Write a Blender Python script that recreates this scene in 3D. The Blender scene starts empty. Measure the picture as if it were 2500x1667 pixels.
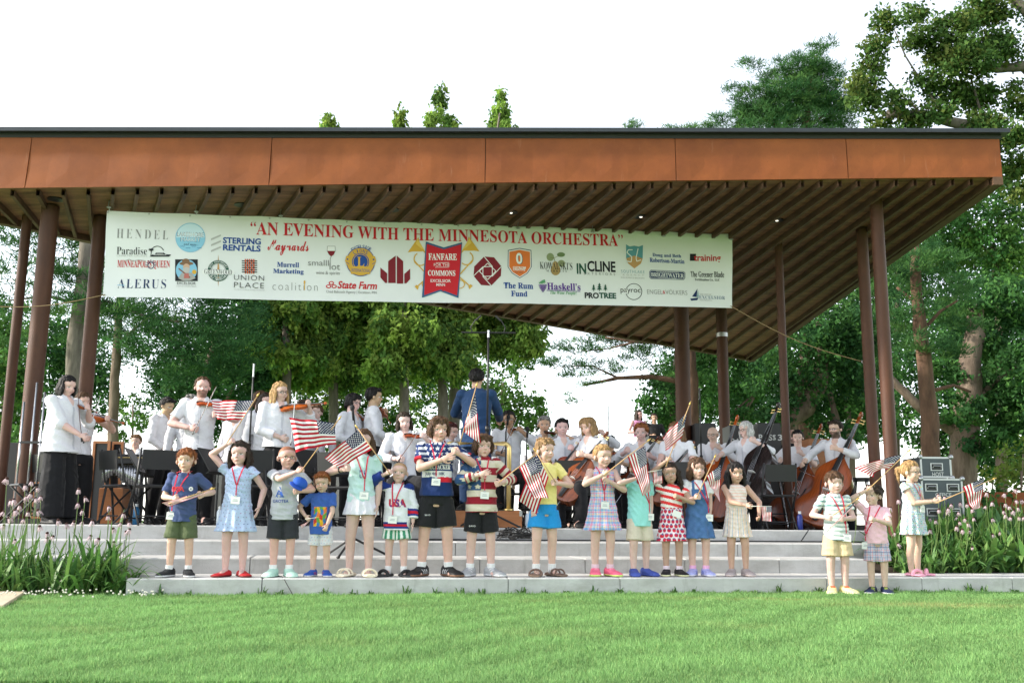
import bpy, bmesh, math, random
import numpy as np
from mathutils import Vector, Matrix, Quaternion
from mathutils.bvhtree import BVHTree
R_ = math.radians
random.seed(7); rng = np.random.default_rng(7)
sc = bpy.context.scene
COL = sc.collection
# ------------------------------------------------------------------ camera
CAM_Z = 0.67; FPX = 2431.0
cd = bpy.data.cameras.new('camera'); cam = bpy.data.objects.new('camera', cd); COL.objects.link(cam)
cd.sensor_width = 36.0; cd.lens = FPX/2500*36.0; cd.clip_start = 0.1; cd.clip_end = 3000
cam.location = (0, 0, CAM_Z)
cam.rotation_euler = (R_(90+10.30), R_(0.50), 0)
CM = (Matrix.Rotation(R_(90+10.30), 3, 'X') @ Matrix.Rotation(R_(0.50), 3, 'Z'))
cam.rotation_euler = CM.to_euler()
sc.camera = cam
# ------------------------------------------------------------------ light
SUN_EL, SUN_AZ = 26.0, -99.0           # azimuth measured from +y (view direction), clockwise positive
w = bpy.data.worlds.new('World'); sc.world = w; w.use_nodes = True
nt = w.node_tree; nt.nodes.clear()
sky = nt.nodes.new('ShaderNodeTexSky'); sky.sky_type = 'NISHITA'; sky.sun_disc = False
sky.sun_elevation = R_(SUN_EL); sky.sun_rotation = R_(SUN_AZ); sky.air_density = 1.0; sky.dust_density = 0.6; sky.ozone_density = 1.0
hs = nt.nodes.new('ShaderNodeHueSaturation'); hs.inputs['Saturation'].default_value = 0.34
bg = nt.nodes.new('ShaderNodeBackground'); bg.inputs['Strength'].default_value = 0.15
wo = nt.nodes.new('ShaderNodeOutputWorld')
nt.links.new(sky.outputs[0], hs.inputs['Color']); nt.links.new(hs.outputs[0], bg.inputs[0]); nt.links.new(bg.outputs[0], wo.inputs[0])
sl = bpy.data.lights.new('sun', 'SUN'); sun = bpy.data.objects.new('sun', sl); COL.objects.link(sun)
sl.energy = 2.5; sl.angle = R_(4.0); sl.color = (1.0, 0.92, 0.80)
sdir = Vector((math.sin(R_(SUN_AZ))*math.cos(R_(SUN_EL)), math.cos(R_(SUN_AZ))*math.cos(R_(SUN_EL)), math.sin(R_(SUN_EL))))
sun.rotation_euler = sdir.to_track_quat('Z', 'Y').to_euler()
vs = sc.view_settings; vs.view_transform = 'Standard'; vs.look = 'None'; vs.gamma = 1; vs.exposure = 1.62
try: vs.use_curve_mapping = False
except Exception: pass
sc.cycles.max_bounces = 6; sc.cycles.diffuse_bounces = 3; sc.cycles.transparent_max_bounces = 6
sc.cycles.use_denoising = True
sc.cycles.caustics_reflective = False; sc.cycles.caustics_refractive = False
# ------------------------------------------------------------------ photo geometry
def P(u, v, d):
    r = CM @ Vector(((u-1250.0)/FPX, (833.5-v)/FPX, -1.0))
    return Vector((r.x*d/r.y, d, CAM_Z + r.z*d/r.y))
def V(uv, d): return P(uv[0], uv[1], d)
def X(u, d, z):
    v = 1276.0
    for _ in range(4):
        p = P(u, v, d); v += (p.z - z)*FPX/d
    return Vector((p.x, d, z))
def D(x, y): return (x*1.0629, y*1.0629)
def Z1(x, y): return (x/2.703, 880+y/2.703)
def Z2(x, y): return (560+x/2.7037, 880+y/2.7037)
def Z3(x, y): return (980+x/2.7037, 880+y/2.7037)
def Z4(x, y): return (1380+x/2.7037, 880+y/2.7037)
def Z5(x, y): return (1860+x/2.614, 880+y/2.614)
def depth_for(uv, z):                   # depth at which the ray through a photo point reaches height z
    p = P(uv[0], uv[1], 1.0); return (z-CAM_Z)/(p.z-CAM_Z)
STEP = 0.152; STAGE = 4*STEP
# ------------------------------------------------------------------ mesh helpers
def link(o, parent=None):
    COL.objects.link(o)
    if parent is not None: o.parent = parent
    return o
def np_mesh(name, v, f, smooth=True):
    """v (n,3), f (m,k) all faces with k corners"""
    me = bpy.data.meshes.new(name); v = np.asarray(v, np.float32); f = np.asarray(f, np.int32)
    m, k = f.shape
    me.vertices.add(len(v)); me.vertices.foreach_set('co', v.ravel())
    me.loops.add(m*k); me.loops.foreach_set('vertex_index', f.ravel())
    me.polygons.add(m); me.polygons.foreach_set('loop_start', np.arange(0, m*k, k, dtype=np.int32))
    me.polygons.foreach_set('use_smooth', np.full(m, smooth, bool))
    me.update(calc_edges=True); return me
def set_col(me, cols, name='col'):
    a = me.attributes.new(name, 'FLOAT_COLOR', 'POINT')
    c = np.ones((len(me.vertices), 4), np.float32); c[:, :3] = cols
    a.data.foreach_set('color', c.ravel())
def obj(name, me, m, parent=None):
    if m is not None:
        for x in (m if isinstance(m, (list, tuple)) else [m]): me.materials.append(x)
    return link(bpy.data.objects.new(name, me), parent)
class MB:
    """collects simple shapes into one mesh"""
    def __init__(s): s.v = []; s.f = []; s.mi = []; s.cur = 0
    def add(s, v, f):
        n = len(s.v); s.v += [tuple(p) for p in v]; s.f += [[i+n for i in q] for q in f]; s.mi += [s.cur]*len(f)
    def box(s, a, b, M=None):
        x0, y0, z0 = a; x1, y1, z1 = b
        v = [Vector(p) for p in ((x0,y0,z0),(x1,y0,z0),(x1,y1,z0),(x0,y1,z0),(x0,y0,z1),(x1,y0,z1),(x1,y1,z1),(x0,y1,z1))]
        if M is not None: v = [M @ p for p in v]
        s.add(v, [(0,3,2,1),(4,5,6,7),(0,1,5,4),(1,2,6,5),(2,3,7,6),(3,0,4,7)])
    def bbox(s, a, b, bev=0.01, M=None):          # box with chamfered vertical and horizontal edges
        x0, y0, z0 = a; x1, y1, z1 = b; e = bev
        def ring(z, i): return [(x0+i+e*0,y0+i,z),(x1-i,y0+i,z),(x1-i,y1-i,z),(x0+i,y1-i,z)]
        rings = [ring(z0, e), ring(z0+e, 0), ring(z1-e, 0), ring(z1, e)]
        v = [Vector(p) for r in rings for p in r]
        if M is not None: v = [M @ p for p in v]
        f = [(3,2,1,0), (12,13,14,15)]
        for k in range(3):
            for j in range(4): f.append((k*4+j, k*4+(j+1)%4, k*4+4+(j+1)%4, k*4+4+j))
        s.add(v, f)
    def tube(s, pts, r, n=8, cap=True):
        pts = [Vector(p) for p in pts]; rs = r if isinstance(r, (list, tuple)) else [r]*len(pts)
        base = len(s.v); up = None
        for i, p in enumerate(pts):
            t = (pts[min(i+1, len(pts)-1)] - pts[max(i-1, 0)])
            t = t.normalized() if t.length > 1e-9 else Vector((0,0,1))
            if up is None: up = Vector((0,0,1)) if abs(t.z) < 0.9 else Vector((1,0,0))
            a = t.cross(up)
            if a.length < 1e-6: a = t.cross(Vector((0.3,1,0.1)))
            a.normalize(); b = t.cross(a).normalized(); up = -b if False else up
            for j in range(n):
                q = 2*math.pi*j/n; s.v.append(tuple(p + (a*math.cos(q) + b*math.sin(q))*rs[i]))
        for i in range(len(pts)-1):
            for j in range(n):
                s.f.append([base+i*n+j, base+i*n+(j+1)%n, base+(i+1)*n+(j+1)%n, base+(i+1)*n+j]); s.mi.append(s.cur)
        if cap:
            s.f.append([base+j for j in range(n)][::-1]); s.mi.append(s.cur)
            k = base+(len(pts)-1)*n; s.f.append([k+j for j in range(n)]); s.mi.append(s.cur)
    def ell(s, c, r, M=None, nu=14, nv=8):
        v = []; f = []
        for i in range(nv+1):
            th = math.pi*i/nv
            for j in range(nu):
                ph = 2*math.pi*j/nu
                p = Vector((r[0]*math.sin(th)*math.cos(ph), r[1]*math.sin(th)*math.sin(ph), r[2]*math.cos(th)))
                if M is not None: p = M @ p
                v.append(p + Vector(c))
        for i in range(nv):
            for j in range(nu): f.append((i*nu+j, (i+1)*nu+j, (i+1)*nu+(j+1)%nu, i*nu+(j+1)%nu))
        s.add(v, f)
    def loft(s, rings, cap=True):
        n = len(rings[0]); v = [p for r in rings for p in r]; f = []
        for i in range(len(rings)-1):
            for j in range(n): f.append((i*n+j, i*n+(j+1)%n, (i+1)*n+(j+1)%n, (i+1)*n+j))
        if cap: f.append(tuple(range(n))[::-1]); f.append(tuple((len(rings)-1)*n+j for j in range(n)))
        s.add(v, f)
    def mesh(s, name, smooth=False):
        me = bpy.data.meshes.new(name); me.from_pydata([tuple(p) for p in s.v], [], s.f); me.update()
        if smooth: me.polygons.foreach_set('use_smooth', np.ones(len(me.polygons), bool))
        if any(s.mi): me.polygons.foreach_set('material_index', np.array(s.mi, np.int32))
        return me
    def obj(s, name, m, parent=None, smooth=False, bevel=0):
        o = obj(name, s.mesh(name, smooth), m, parent)
        if bevel:
            b = o.modifiers.new('bevel', 'BEVEL'); b.width = bevel; b.segments = 2; b.limit_method = 'ANGLE'
        return o
def tag(o, label=None, cat=None, group=None, kind=None):
    if label: o['label'] = label
    if cat: o['category'] = cat
    if group: o['group'] = group
    if kind: o['kind'] = kind
    return o
def thing(name, label, cat, loc=(0,0,0), rot=None, group=None):
    o = bpy.data.objects.new(name, None); o.empty_display_size = .1; COL.objects.link(o)
    if rot is not None and not isinstance(rot, (int, float)): o.matrix_world = Matrix.Translation(loc) @ rot.to_4x4()
    else: o.location = loc; o.rotation_euler = (0, 0, rot or 0)
    return tag(o, label, cat, group)
def copy_tree(o, parent=None):
    c = o.copy(); COL.objects.link(c)
    if parent is not None: c.parent = parent
    for ch in list(o.children): copy_tree(ch, c)
    return c
# ------------------------------------------------------------------ materials
def _base(name):
    m = bpy.data.materials.new(name); m.use_nodes = True; n = m.node_tree
    return m, n, n.nodes['Principled BSDF']
def mat(name, c, rough=.6, metal=0, var=0, scale=8, bump=0, bscale=40, stretch=(1,1,1), c2=None, spec=.4, detail=4):
    m, n, b = _base(name); N = n.nodes; L = n.links
    b.inputs['Roughness'].default_value = rough; b.inputs['Metallic'].default_value = metal
    b.inputs['Specular IOR Level'].default_value = spec
    b.inputs['Base Color'].default_value = (*c, 1)
    if var or bump or c2:
        tc = N.new('ShaderNodeTexCoord'); mp = N.new('ShaderNodeMapping'); mp.inputs['Scale'].default_value = stretch
        L.new(tc.outputs['Object'], mp.inputs[0])
    if var or c2:
        t = N.new('ShaderNodeTexNoise'); t.inputs['Scale'].default_value = scale; t.inputs['Detail'].default_value = detail; t.inputs['Roughness'].default_value = .65
        L.new(mp.outputs[0], t.inputs['Vector'])
        r = N.new('ShaderNodeValToRGB'); r.color_ramp.elements[0].position = .3; r.color_ramp.elements[1].position = .7
        if c2 is None:
            lo = tuple(x*(1-var) for x in c); hi = tuple(min(1, x*(1+var)) for x in c)
        else: lo, hi = c, c2
        r.color_ramp.elements[0].color = (*lo, 1); r.color_ramp.elements[1].color = (*hi, 1)
        L.new(t.outputs[0], r.inputs[0]); L.new(r.outputs[0], b.inputs['Base Color'])
    if bump:
        t2 = N.new('ShaderNodeTexNoise'); t2.inputs['Scale'].default_value = bscale; t2.inputs['Detail'].default_value = 3
        L.new(mp.outputs[0], t2.inputs['Vector'])
        bp = N.new('ShaderNodeBump'); bp.inputs['Strength'].default_value = bump; bp.inputs['Distance'].default_value = .02
        L.new(t2.outputs[0], bp.inputs['Height']); L.new(bp.outputs[0], b.inputs['Normal'])
    return m
def attr_mat(name, rough=.8, bump=0, bscale=30, var=.12, vscale=60, trans=0, sss=0, spec=.3, stretch=(1,1,1), attr='col', sheen=0):
    m, n, b = _base(name); N = n.nodes; L = n.links
    a = N.new('ShaderNodeAttribute'); a.attribute_name = attr
    b.inputs['Roughness'].default_value = rough; b.inputs['Specular IOR Level'].default_value = spec
    tc = N.new('ShaderNodeTexCoord'); mp = N.new('ShaderNodeMapping'); mp.inputs['Scale'].default_value = stretch
    L.new(tc.outputs['Object'], mp.inputs[0])
    t = N.new('ShaderNodeTexNoise'); t.inputs['Scale'].default_value = vscale; t.inputs['Detail'].default_value = 4; L.new(mp.outputs[0], t.inputs['Vector'])
    mr = N.new('ShaderNodeMapRange'); mr.inputs['From Min'].default_value = .3; mr.inputs['From Max'].default_value = .7
    mr.inputs['To Min'].default_value = 1-var; mr.inputs['To Max'].default_value = 1+var; L.new(t.outputs[0], mr.inputs[0])
    vm = N.new('ShaderNodeVectorMath'); vm.operation = 'SCALE'; L.new(a.outputs['Color'], vm.inputs[0]); L.new(mr.outputs[0], vm.inputs['Scale'])
    L.new(vm.outputs[0], b.inputs['Base Color'])
    if sss:
        b.inputs['Subsurface Weight'].default_value = sss; b.inputs['Subsurface Radius'].default_value = (.01, .004, .002); b.inputs['Subsurface Scale'].default_value = .6
    if sheen: b.inputs['Sheen Weight'].default_value = sheen
    if bump:
        t2 = N.new('ShaderNodeTexNoise'); t2.inputs['Scale'].default_value = bscale; t2.inputs['Detail'].default_value = 2; t2.inputs['Distortion'].default_value = .6
        L.new(mp.outputs[0], t2.inputs['Vector'])
        bp = N.new('ShaderNodeBump'); bp.inputs['Strength'].default_value = bump; bp.inputs['Distance'].default_value = .03
        L.new(t2.outputs[0], bp.inputs['Height']); L.new(bp.outputs[0], b.inputs['Normal'])
    if trans:
        tr = N.new('ShaderNodeBsdfTranslucent'); L.new(vm.outputs[0], tr.inputs[0])
        mx = N.new('ShaderNodeMixShader'); mx.inputs[0].default_value = trans
        out = N['Material Output']; L.new(b.outputs[0], mx.inputs[1]); L.new(tr.outputs[0], mx.inputs[2]); L.new(mx.outputs[0], out.inputs[0])
    return m
M = {}
M['concrete'] = mat('concrete', (.44,.44,.425), .85, var=0, c2=(.56,.56,.545), scale=2.6, bump=.25, bscale=90, detail=8)
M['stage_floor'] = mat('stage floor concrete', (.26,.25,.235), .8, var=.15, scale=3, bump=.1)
M['joint'] = mat('dark joint', (.03,.03,.03), .9)
def weather(m, streak=(.5,.42,.36), amt=.35, sc=(3.0,3.0,.25), thr=(.58,.75), scale=4, speck=0):
    n = m.node_tree; N = n.nodes; L = n.links; b = N['Principled BSDF']; src = b.inputs['Base Color'].links[0].from_socket
    tc = N.new('ShaderNodeTexCoord'); mp = N.new('ShaderNodeMapping'); mp.inputs['Scale'].default_value = sc; L.new(tc.outputs['Object'], mp.inputs[0])
    t = N.new('ShaderNodeTexNoise'); t.inputs['Scale'].default_value = scale; t.inputs['Detail'].default_value = 8; t.inputs['Roughness'].default_value = .7; L.new(mp.outputs[0], t.inputs[0])
    r = N.new('ShaderNodeMapRange'); r.inputs['From Min'].default_value = thr[0]; r.inputs['From Max'].default_value = thr[1]; r.inputs['To Max'].default_value = amt; L.new(t.outputs[0], r.inputs[0])
    mx = N.new('ShaderNodeMix'); mx.data_type = 'RGBA'; L.new(r.outputs[0], mx.inputs['Factor']); L.new(src, mx.inputs[6]); mx.inputs[7].default_value = (*streak, 1); L.new(mx.outputs[2], b.inputs['Base Color'])
    return m
M['corten'] = mat('corten steel', (.16,.041,.010), .62, c2=(.265,.074,.017), scale=1.6, bump=.12, bscale=160, detail=12, spec=.3)
weather(M['corten'], (.36,.19,.12), .5, (2.6,2.6,.35), (.62,.78), 3.6); weather(M['corten'], (.05,.018,.010), .6, (9,9,9), (.60,.74), 5.0)
weather(M['concrete'], (.30,.29,.265), .6, (1,1,2.2), (.46,.70), 2.3); weather(M['concrete'], (.24,.235,.21), .55, (3.5,3.5,.5), (.56,.76), 3.0); weather(M['concrete'], (.20,.19,.18), .7, (14,14,14), (.66,.74), 3.0)
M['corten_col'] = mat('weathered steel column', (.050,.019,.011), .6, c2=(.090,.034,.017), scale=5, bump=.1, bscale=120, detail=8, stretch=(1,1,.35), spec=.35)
M['cap'] = mat('dark roof flashing', (.035,.04,.045), .35, metal=.4, var=.1)
M['soffit'] = mat('soffit boards', (.085,.040,.017), .7, c2=(.30,.155,.068), scale=1.0, bump=.3, bscale=12, stretch=(1.6,9.0,1), detail=6)
M['batten'] = mat('timber battens', (.06,.03,.017), .7, c2=(.13,.07,.04), scale=6, stretch=(1,.4,1))
M['black'] = mat('black metal', (.012,.012,.013), .45, var=.2, spec=.5)
M['black_matte'] = mat('black fabric', (.014,.014,.016), .85, var=.3, scale=12, bump=.4, bscale=9)
M['black_plastic'] = mat('black plastic', (.018,.018,.02), .4)
M['chrome'] = mat('chrome tube', (.62,.63,.65), .22, metal=.9)
M['brass'] = mat('satin brass', (.62,.47,.20), .32, metal=.75, var=.06)
M['white_card'] = mat('white card', (.78,.78,.77), .6)
M['paper'] = mat('sheet music paper', (.72,.71,.67), .8, var=.05)
M['rope'] = mat('natural rope', (.26,.18,.095), .9, var=.2, scale=60)
M['steel'] = mat('galvanised steel', (.45,.46,.47), .4, metal=.8)
M['chrome'].node_tree.nodes['Principled BSDF'].inputs['Base Color'].default_value = (.42,.43,.45,1)
M['wood_box'] = mat('plywood box', (.26,.10,.035), .5, c2=(.36,.15,.06), scale=3, stretch=(.6,1,6), spec=.4)
M['bark'] = mat('bark', (.075,.052,.038), .95, c2=(.19,.145,.11), scale=6, bump=1.0, bscale=14, stretch=(1,1,.25))
M['bark_red'] = mat('reddish pine bark', (.06,.034,.022), .95, c2=(.16,.092,.058), scale=6, bump=1.0, bscale=14, stretch=(1,1,.3))
M['bark_grey'] = mat('grey bark', (.075,.064,.052), .95, c2=(.19,.165,.135), scale=7, bump=1.0, bscale=12, stretch=(1,1,.25))
M['leaf'] = attr_mat('leaves', .7, var=.1, vscale=3, trans=.42, spec=.12)
M['cloth'] = attr_mat('clothing', .85, bump=.55, bscale=9, var=.05, vscale=90, sheen=.1, spec=.2)
M['skin'] = attr_mat('skin', .5, var=.05, vscale=25, sss=.12, spec=.3)
M['hair'] = attr_mat('hair', .58, bump=.8, bscale=26, var=.35, vscale=40, stretch=(1,1,.22), spec=.28)
M['flag'] = attr_mat('flag cloth', .75, var=.03, vscale=40, trans=.15, spec=.2)
M['paint'] = attr_mat('painted parts', .5, var=.06, vscale=14, spec=.4)
M['shoe'] = attr_mat('shoe', .55, bump=.15, bscale=40, var=.08, vscale=60)
M['eye'] = attr_mat('eye', .15, var=0, spec=.5)
M['varnish'] = attr_mat('varnished wood', .2, var=.25, vscale=7, spec=.55, stretch=(6,1,.6))
# ================================================================== setting: ground, steps, stage, pavilion
def ground_mat():
    m, n, b = _base('lawn soil and turf'); N = n.nodes; L = n.links
    tc = N.new('ShaderNodeTexCoord')
    t = N.new('ShaderNodeTexNoise'); t.inputs['Scale'].default_value = .9; t.inputs['Detail'].default_value = 9; L.new(tc.outputs['Object'], t.inputs[0])
    r = N.new('ShaderNodeValToRGB'); r.color_ramp.elements[0].position = .35; r.color_ramp.elements[1].position = .68
    r.color_ramp.elements[0].color = (.17,.32,.085,1); r.color_ramp.elements[1].color = (.22,.37,.10,1)
    L.new(t.outputs[0], r.inputs[0]); L.new(r.outputs[0], b.inputs['Base Color']); b.inputs['Roughness'].default_value = .9
    return m
mb = MB(); mb.box((-400,-60,-.3), (400,700,0)); g = mb.obj('lawn_ground', ground_mat()); tag(g, 'mown green lawn ground in front of the steps', kind='structure')

SL = 0.19; SANG = math.atan(SL); SY = [9.757, 10.60, 11.39, 12.11]
SROT = Matrix.Rotation(SANG, 4, 'Z')
def step_front(k, x): return SY[k] + SL*x
def lx(u, k):                                  # photo column -> local x along step k
    d = SY[k]
    for _ in range(6):
        x = (u-1250)/FPX*d; d = SY[k]+SL*x
    return x/math.cos(SANG)
stg = thing('stage_steps', 'pale concrete steps of large blocks leading up to the stage', 'steps', (0,0,0))
ends = [[338, 661, 1246, 1512, 2003, 2230, 2445, 2900],
        [-420, -60, 331, 630, 912, 1178, 1429, 1667, 1892, 2106],
        [-420, 60, 327, 606, 858, 1119, 1355, 1580, 1794, 1997, 2150],
        [-420, 160, 700, 1240, 1700, 2290]]
for k in range(4):
    dep = (SY[k+1]-SY[k])*math.cos(SANG)+.03 if k < 3 else .5
    for a, b in zip(ends[k][:-1], ends[k][1:]):
        mb = MB(); mb.bbox((lx(a,k)+.004, 0, -.1), (lx(b,k)-.004, dep, STEP*(k+1)), .012)
        o = mb.obj('step_block', M['concrete'], stg); o.matrix_local = Matrix.Translation((0, SY[k], 0)) @ SROT
mb = MB()
def poly_prism(mb, pts, z0, z1):
    n = len(pts); v = [(x,y,z0) for x,y in pts]+[(x,y,z1) for x,y in pts]
    f = [tuple(range(n))[::-1], tuple(range(n,2*n))]+[(i,(i+1)%n,n+(i+1)%n,n+i) for i in range(n)]
    mb.add(v, f)
fx = lambda x: SY[3]+SL*x+.45
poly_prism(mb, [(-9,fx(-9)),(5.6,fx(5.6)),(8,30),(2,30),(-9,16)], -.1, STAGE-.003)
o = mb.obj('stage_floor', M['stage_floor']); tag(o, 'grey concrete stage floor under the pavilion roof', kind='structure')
# paving slab in the lawn, bottom left
mb = MB(); q = [X(*D(-60,1400), 0)] if False else None
def lawn_pt(x, y):
    uv = D(x, y); p = P(*uv, 1.0); d = -CAM_Z/(p.z-CAM_Z); return P(*uv, d)
a, b_, c = lawn_pt(72,1357), lawn_pt(8,1399), lawn_pt(-40,1352)
pts = [(a.x,a.y),(a.x-1.6,a.y-.05),(b_.x-1.7,b_.y),(b_.x,b_.y)]
poly_prism(mb, pts, .002, .035); o = mb.obj('paving_slab', mat('tan paving stone', (.50,.42,.30), .85, var=.1, scale=9, bump=.1), bevel=.006)
tag(o, 'tan paving slab lying in the lawn beside the flower bed', 'paving slab')

# ---------------- pavilion
pav = thing('pavilion', 'open pavilion with rust brown steel fascia and timber slatted ceiling', 'pavilion', (0,0,0))
def lerp(a, b, t): return a+(b-a)*t
def front_pt(u, v0=459.5, v1=432.0):
    t = u/2448.0; return P(u, lerp(v0, v1, t), lerp(11.80, 11.60, t))
FB = [(-700,-560),(32,111),(220,231),(1208,912),(1975,1466),(2448,1838)]
def back_u(u):
    for (a, p), (b, q) in zip(FB[:-1], FB[1:]):
        if u <= b: return lerp(p, q, (u-a)/(b-a))
    return FB[-1][1]
ZB = [(-600,4.5),(0,CAM_Z+3.95),(1092,CAM_Z+4.15),(1838,CAM_Z+4.35)]
def back_pt(u):
    ub = back_u(u); vb = float(np.interp(ub, [-600,0,231,1092,1641,1838],[470,533,582,742,839,875]))
    z = float(np.interp(ub, [a for a,_ in ZB], [b for _,b in ZB]))
    return P(ub, vb, max(depth_for((ub, vb), z), 12.3))
U0, U1 = -560.0, 2448.0
NU, NV = 60, 10
sv = [front_pt(lerp(U0,U1,i/NU)).lerp(back_pt(lerp(U0,U1,i/NU)), j/NV) for i in range(NU+1) for j in range(NV+1)]
sf = [(i*(NV+1)+j, i*(NV+1)+j+1, (i+1)*(NV+1)+j+1, (i+1)*(NV+1)+j) for i in range(NU) for j in range(NV)]
me = bpy.data.meshes.new('soffit'); me.from_pydata(sv, [], sf); me.update()
SOFF = BVHTree.FromPolygons([tuple(p) for p in sv], sf)
obj('soffit', me, M['soffit'], pav)
def soffit_ray(u, v):
    o = Vector((0,0,CAM_Z)); d = (P(u,v,10)-o).normalized(); h = SOFF.ray_cast(o, d); return h[0]
def soffit_above(x, y):
    h = SOFF.ray_cast(Vector((x,y,0)), Vector((0,0,1))); return h[0]
# roof deck and side/back fascia
zt = CAM_Z + 4.60
top = lambda u: (lambda p: Vector((p.x, p.y, P(u, lerp(336,340,u/2448), p.y).z)))(front_pt(u))
fl, fr = front_pt(U0), front_pt(U1); bl, br = back_pt(U0), back_pt(U1)
ztf = [top(lerp(U0,U1,i/NU)) for i in range(NU+1)]
mb = MB()
for i in range(NU):
    u, u2 = lerp(U0,U1,i/NU), lerp(U0,U1,(i+1)/NU)
    a, b = ztf[i], ztf[i+1]; c, d = back_pt(u2), back_pt(u)
    mb.add([a, b, (c.x,c.y,c.z+.5), (d.x,d.y,d.z+.5)], [(0,1,2,3)])
    mb.add([d, c, (c.x,c.y,c.z+.5), (d.x,d.y,d.z+.5)], [(0,1,2,3)])
mb.add([fr, ztf[-1], (br.x,br.y,br.z+.5), br], [(0,1,2,3)])
mb.obj('roof_deck', M['cap'], pav)
seams = [U0, 66, 658, 1184, 1650, 2070, U1]
seam_b = [U0, 60, 656, 1184, 1651, 2071, U1]
for i in range(6):
    mb = MB(); e = 4e-3
    A, B = front_pt(seam_b[i]), front_pt(seam_b[i+1]); C_, D_ = top(seams[i+1]), top(seams[i])
    A = A+Vector((e,0,0)); D_ = D_+Vector((e,0,0)); B = B-Vector((e,0,0)); C_ = C_-Vector((e,0,0))
    bk = Vector((0,.03,0)); n = 12; rows = 3
    pts = [[A.lerp(B, s/n).lerp(D_.lerp(C_, s/n), r/rows)+Vector((0,.006*math.sin(s*1.7+i)*math.sin(math.pi*r/rows),0)) for s in range(n+1)] for r in range(rows+1)]
    v = [p for r in pts for p in r]; f = [(r*(n+1)+s, r*(n+1)+s+1, (r+1)*(n+1)+s+1, (r+1)*(n+1)+s) for r in range(rows) for s in range(n)]
    mb.add(v, f)
    v2 = [A, B, C_, D_, A+bk, B+bk, C_+bk, D_+bk]
    mb.add(v2, [(1,0,4,5),(2,1,5,6),(3,2,6,7),(0,3,7,4),(4,7,6,5)])
    mb.obj('fascia_panel', M['corten'], pav)
mb = MB(); bk = Vector((0,.035,0))
mb.add([fl+bk, fr+bk, ztf[-1]+bk, ztf[0]+bk], [(0,1,2,3)]); mb.obj('fascia_backing', M['joint'], pav)
mb = MB()
mb.add([ztf[0]+Vector((0,-.012,0)), ztf[-1]+Vector((.02,-.012,0)), ztf[-1]+Vector((.02,-.012,.055)), ztf[0]+Vector((0,-.012,.055))], [(0,1,2,3)]); mb.obj('shadow_gap', M['joint'], pav); mb = MB()  # flat black strip stands in for the shade in the recess under the flashing
lift = Vector((0,0,.05)); a, b = ztf[0]+lift, ztf[-1]+lift; f_ = Vector((0,-.10,0)); hgt = .05; r_ = Vector((.09,0,0))
mb.add([a+f_, b+f_+r_, b+Vector((.09,.3,0)), a+Vector((0,.3,0)), a+f_+Vector((0,0,hgt)), b+f_+r_+Vector((0,0,hgt)), b+Vector((.09,.3,hgt)), a+Vector((0,.3,hgt))],
       [(0,3,2,1),(4,5,6,7),(0,1,5,4),(1,2,6,5),(2,3,7,6),(3,0,4,7)])
mb.obj('roof_edge_flashing', M['cap'], pav)
# steel edge beams along the right side and the back of the soffit
mb = MB()
def beam(mb, a, b, w, h):
    d = (b-a); d.z = 0; n = Vector((-d.y, d.x, 0)).normalized()*w/2; z = Vector((0,0,h))
    mb.add([a-n-z, b-n-z, b+n-z, a+n-z, a-n, b-n, b+n, a+n], [(0,3,2,1),(4,5,6,7),(0,1,5,4),(1,2,6,5),(2,3,7,6),(3,0,4,7)])
beam(mb, fr+Vector((-.06,0,0)), br+Vector((-.06,0,0)), .12, .10); mb.obj('edge_beam', M['batten'], pav)
mb = MB()
for i in range(NU): beam(mb, back_pt(lerp(U0,U1,i/NU))-Vector((0,.06,0)), back_pt(lerp(U0,U1,(i+1)/NU))-Vector((0,.06,0)), .12, .09)
mb.obj('edge_beam', M['batten'], pav)
u = 32-64*6
while u < 2440:
    a, b = front_pt(u)+Vector((0,.05,0)), back_pt(u)
    mb = MB(); d = (b-a); n = Vector((-d.y, d.x, 0)).normalized()*.021; N_ = 8
    for j in range(N_):
        p, q = a.lerp(b, j/N_), a.lerp(b, (j+1)/N_); z = Vector((0,0,-.085))
        mb.add([p-n+z, q-n+z, q+n+z, p+n+z, p-n, q-n, q+n, p+n], [(0,3,2,1),(0,1,5,4),(2,3,7,6)])
    mb.obj('ceiling_batten', M['batten'], pav)
    u += max(46, 63-13*max(0,u)/1200)
# columns
def column(top_px=None, width=30, u=None, v=900, d=None, base=STAGE, collar=False):
    if top_px: t = soffit_ray(*top_px); x, y, z = t
    else: p = P(u, v, d); x, y = p.x, p.y; z = soffit_above(x, y).z
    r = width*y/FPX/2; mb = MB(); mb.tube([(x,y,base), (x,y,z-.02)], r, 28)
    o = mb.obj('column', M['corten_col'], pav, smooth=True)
    em = o.modifiers.new('edge', 'EDGE_SPLIT'); em.split_angle = R_(50)
    mb = MB(); mb.tube([(x,y,base), (x,y,base+.03)], r*1.5, 28); o2 = mb.obj('base_plate', M['corten_col'], o)
    if collar: mb = MB(); p = P(u, collar, y); mb.tube([(x,y,p.z-.04), (x,y,p.z+.04)], r*1.06, 28); mb.obj('clamp_collar', M['steel'], o)
    return Vector((x,y,0)), r
COLS = {}
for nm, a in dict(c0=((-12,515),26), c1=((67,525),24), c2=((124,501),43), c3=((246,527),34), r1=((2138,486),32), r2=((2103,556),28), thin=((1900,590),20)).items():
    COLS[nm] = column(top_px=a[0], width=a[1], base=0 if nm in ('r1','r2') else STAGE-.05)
column(u=1664, v=800, d=17.0, width=37); column(u=1762, v=800, d=19.0, width=27, collar=818)
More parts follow.
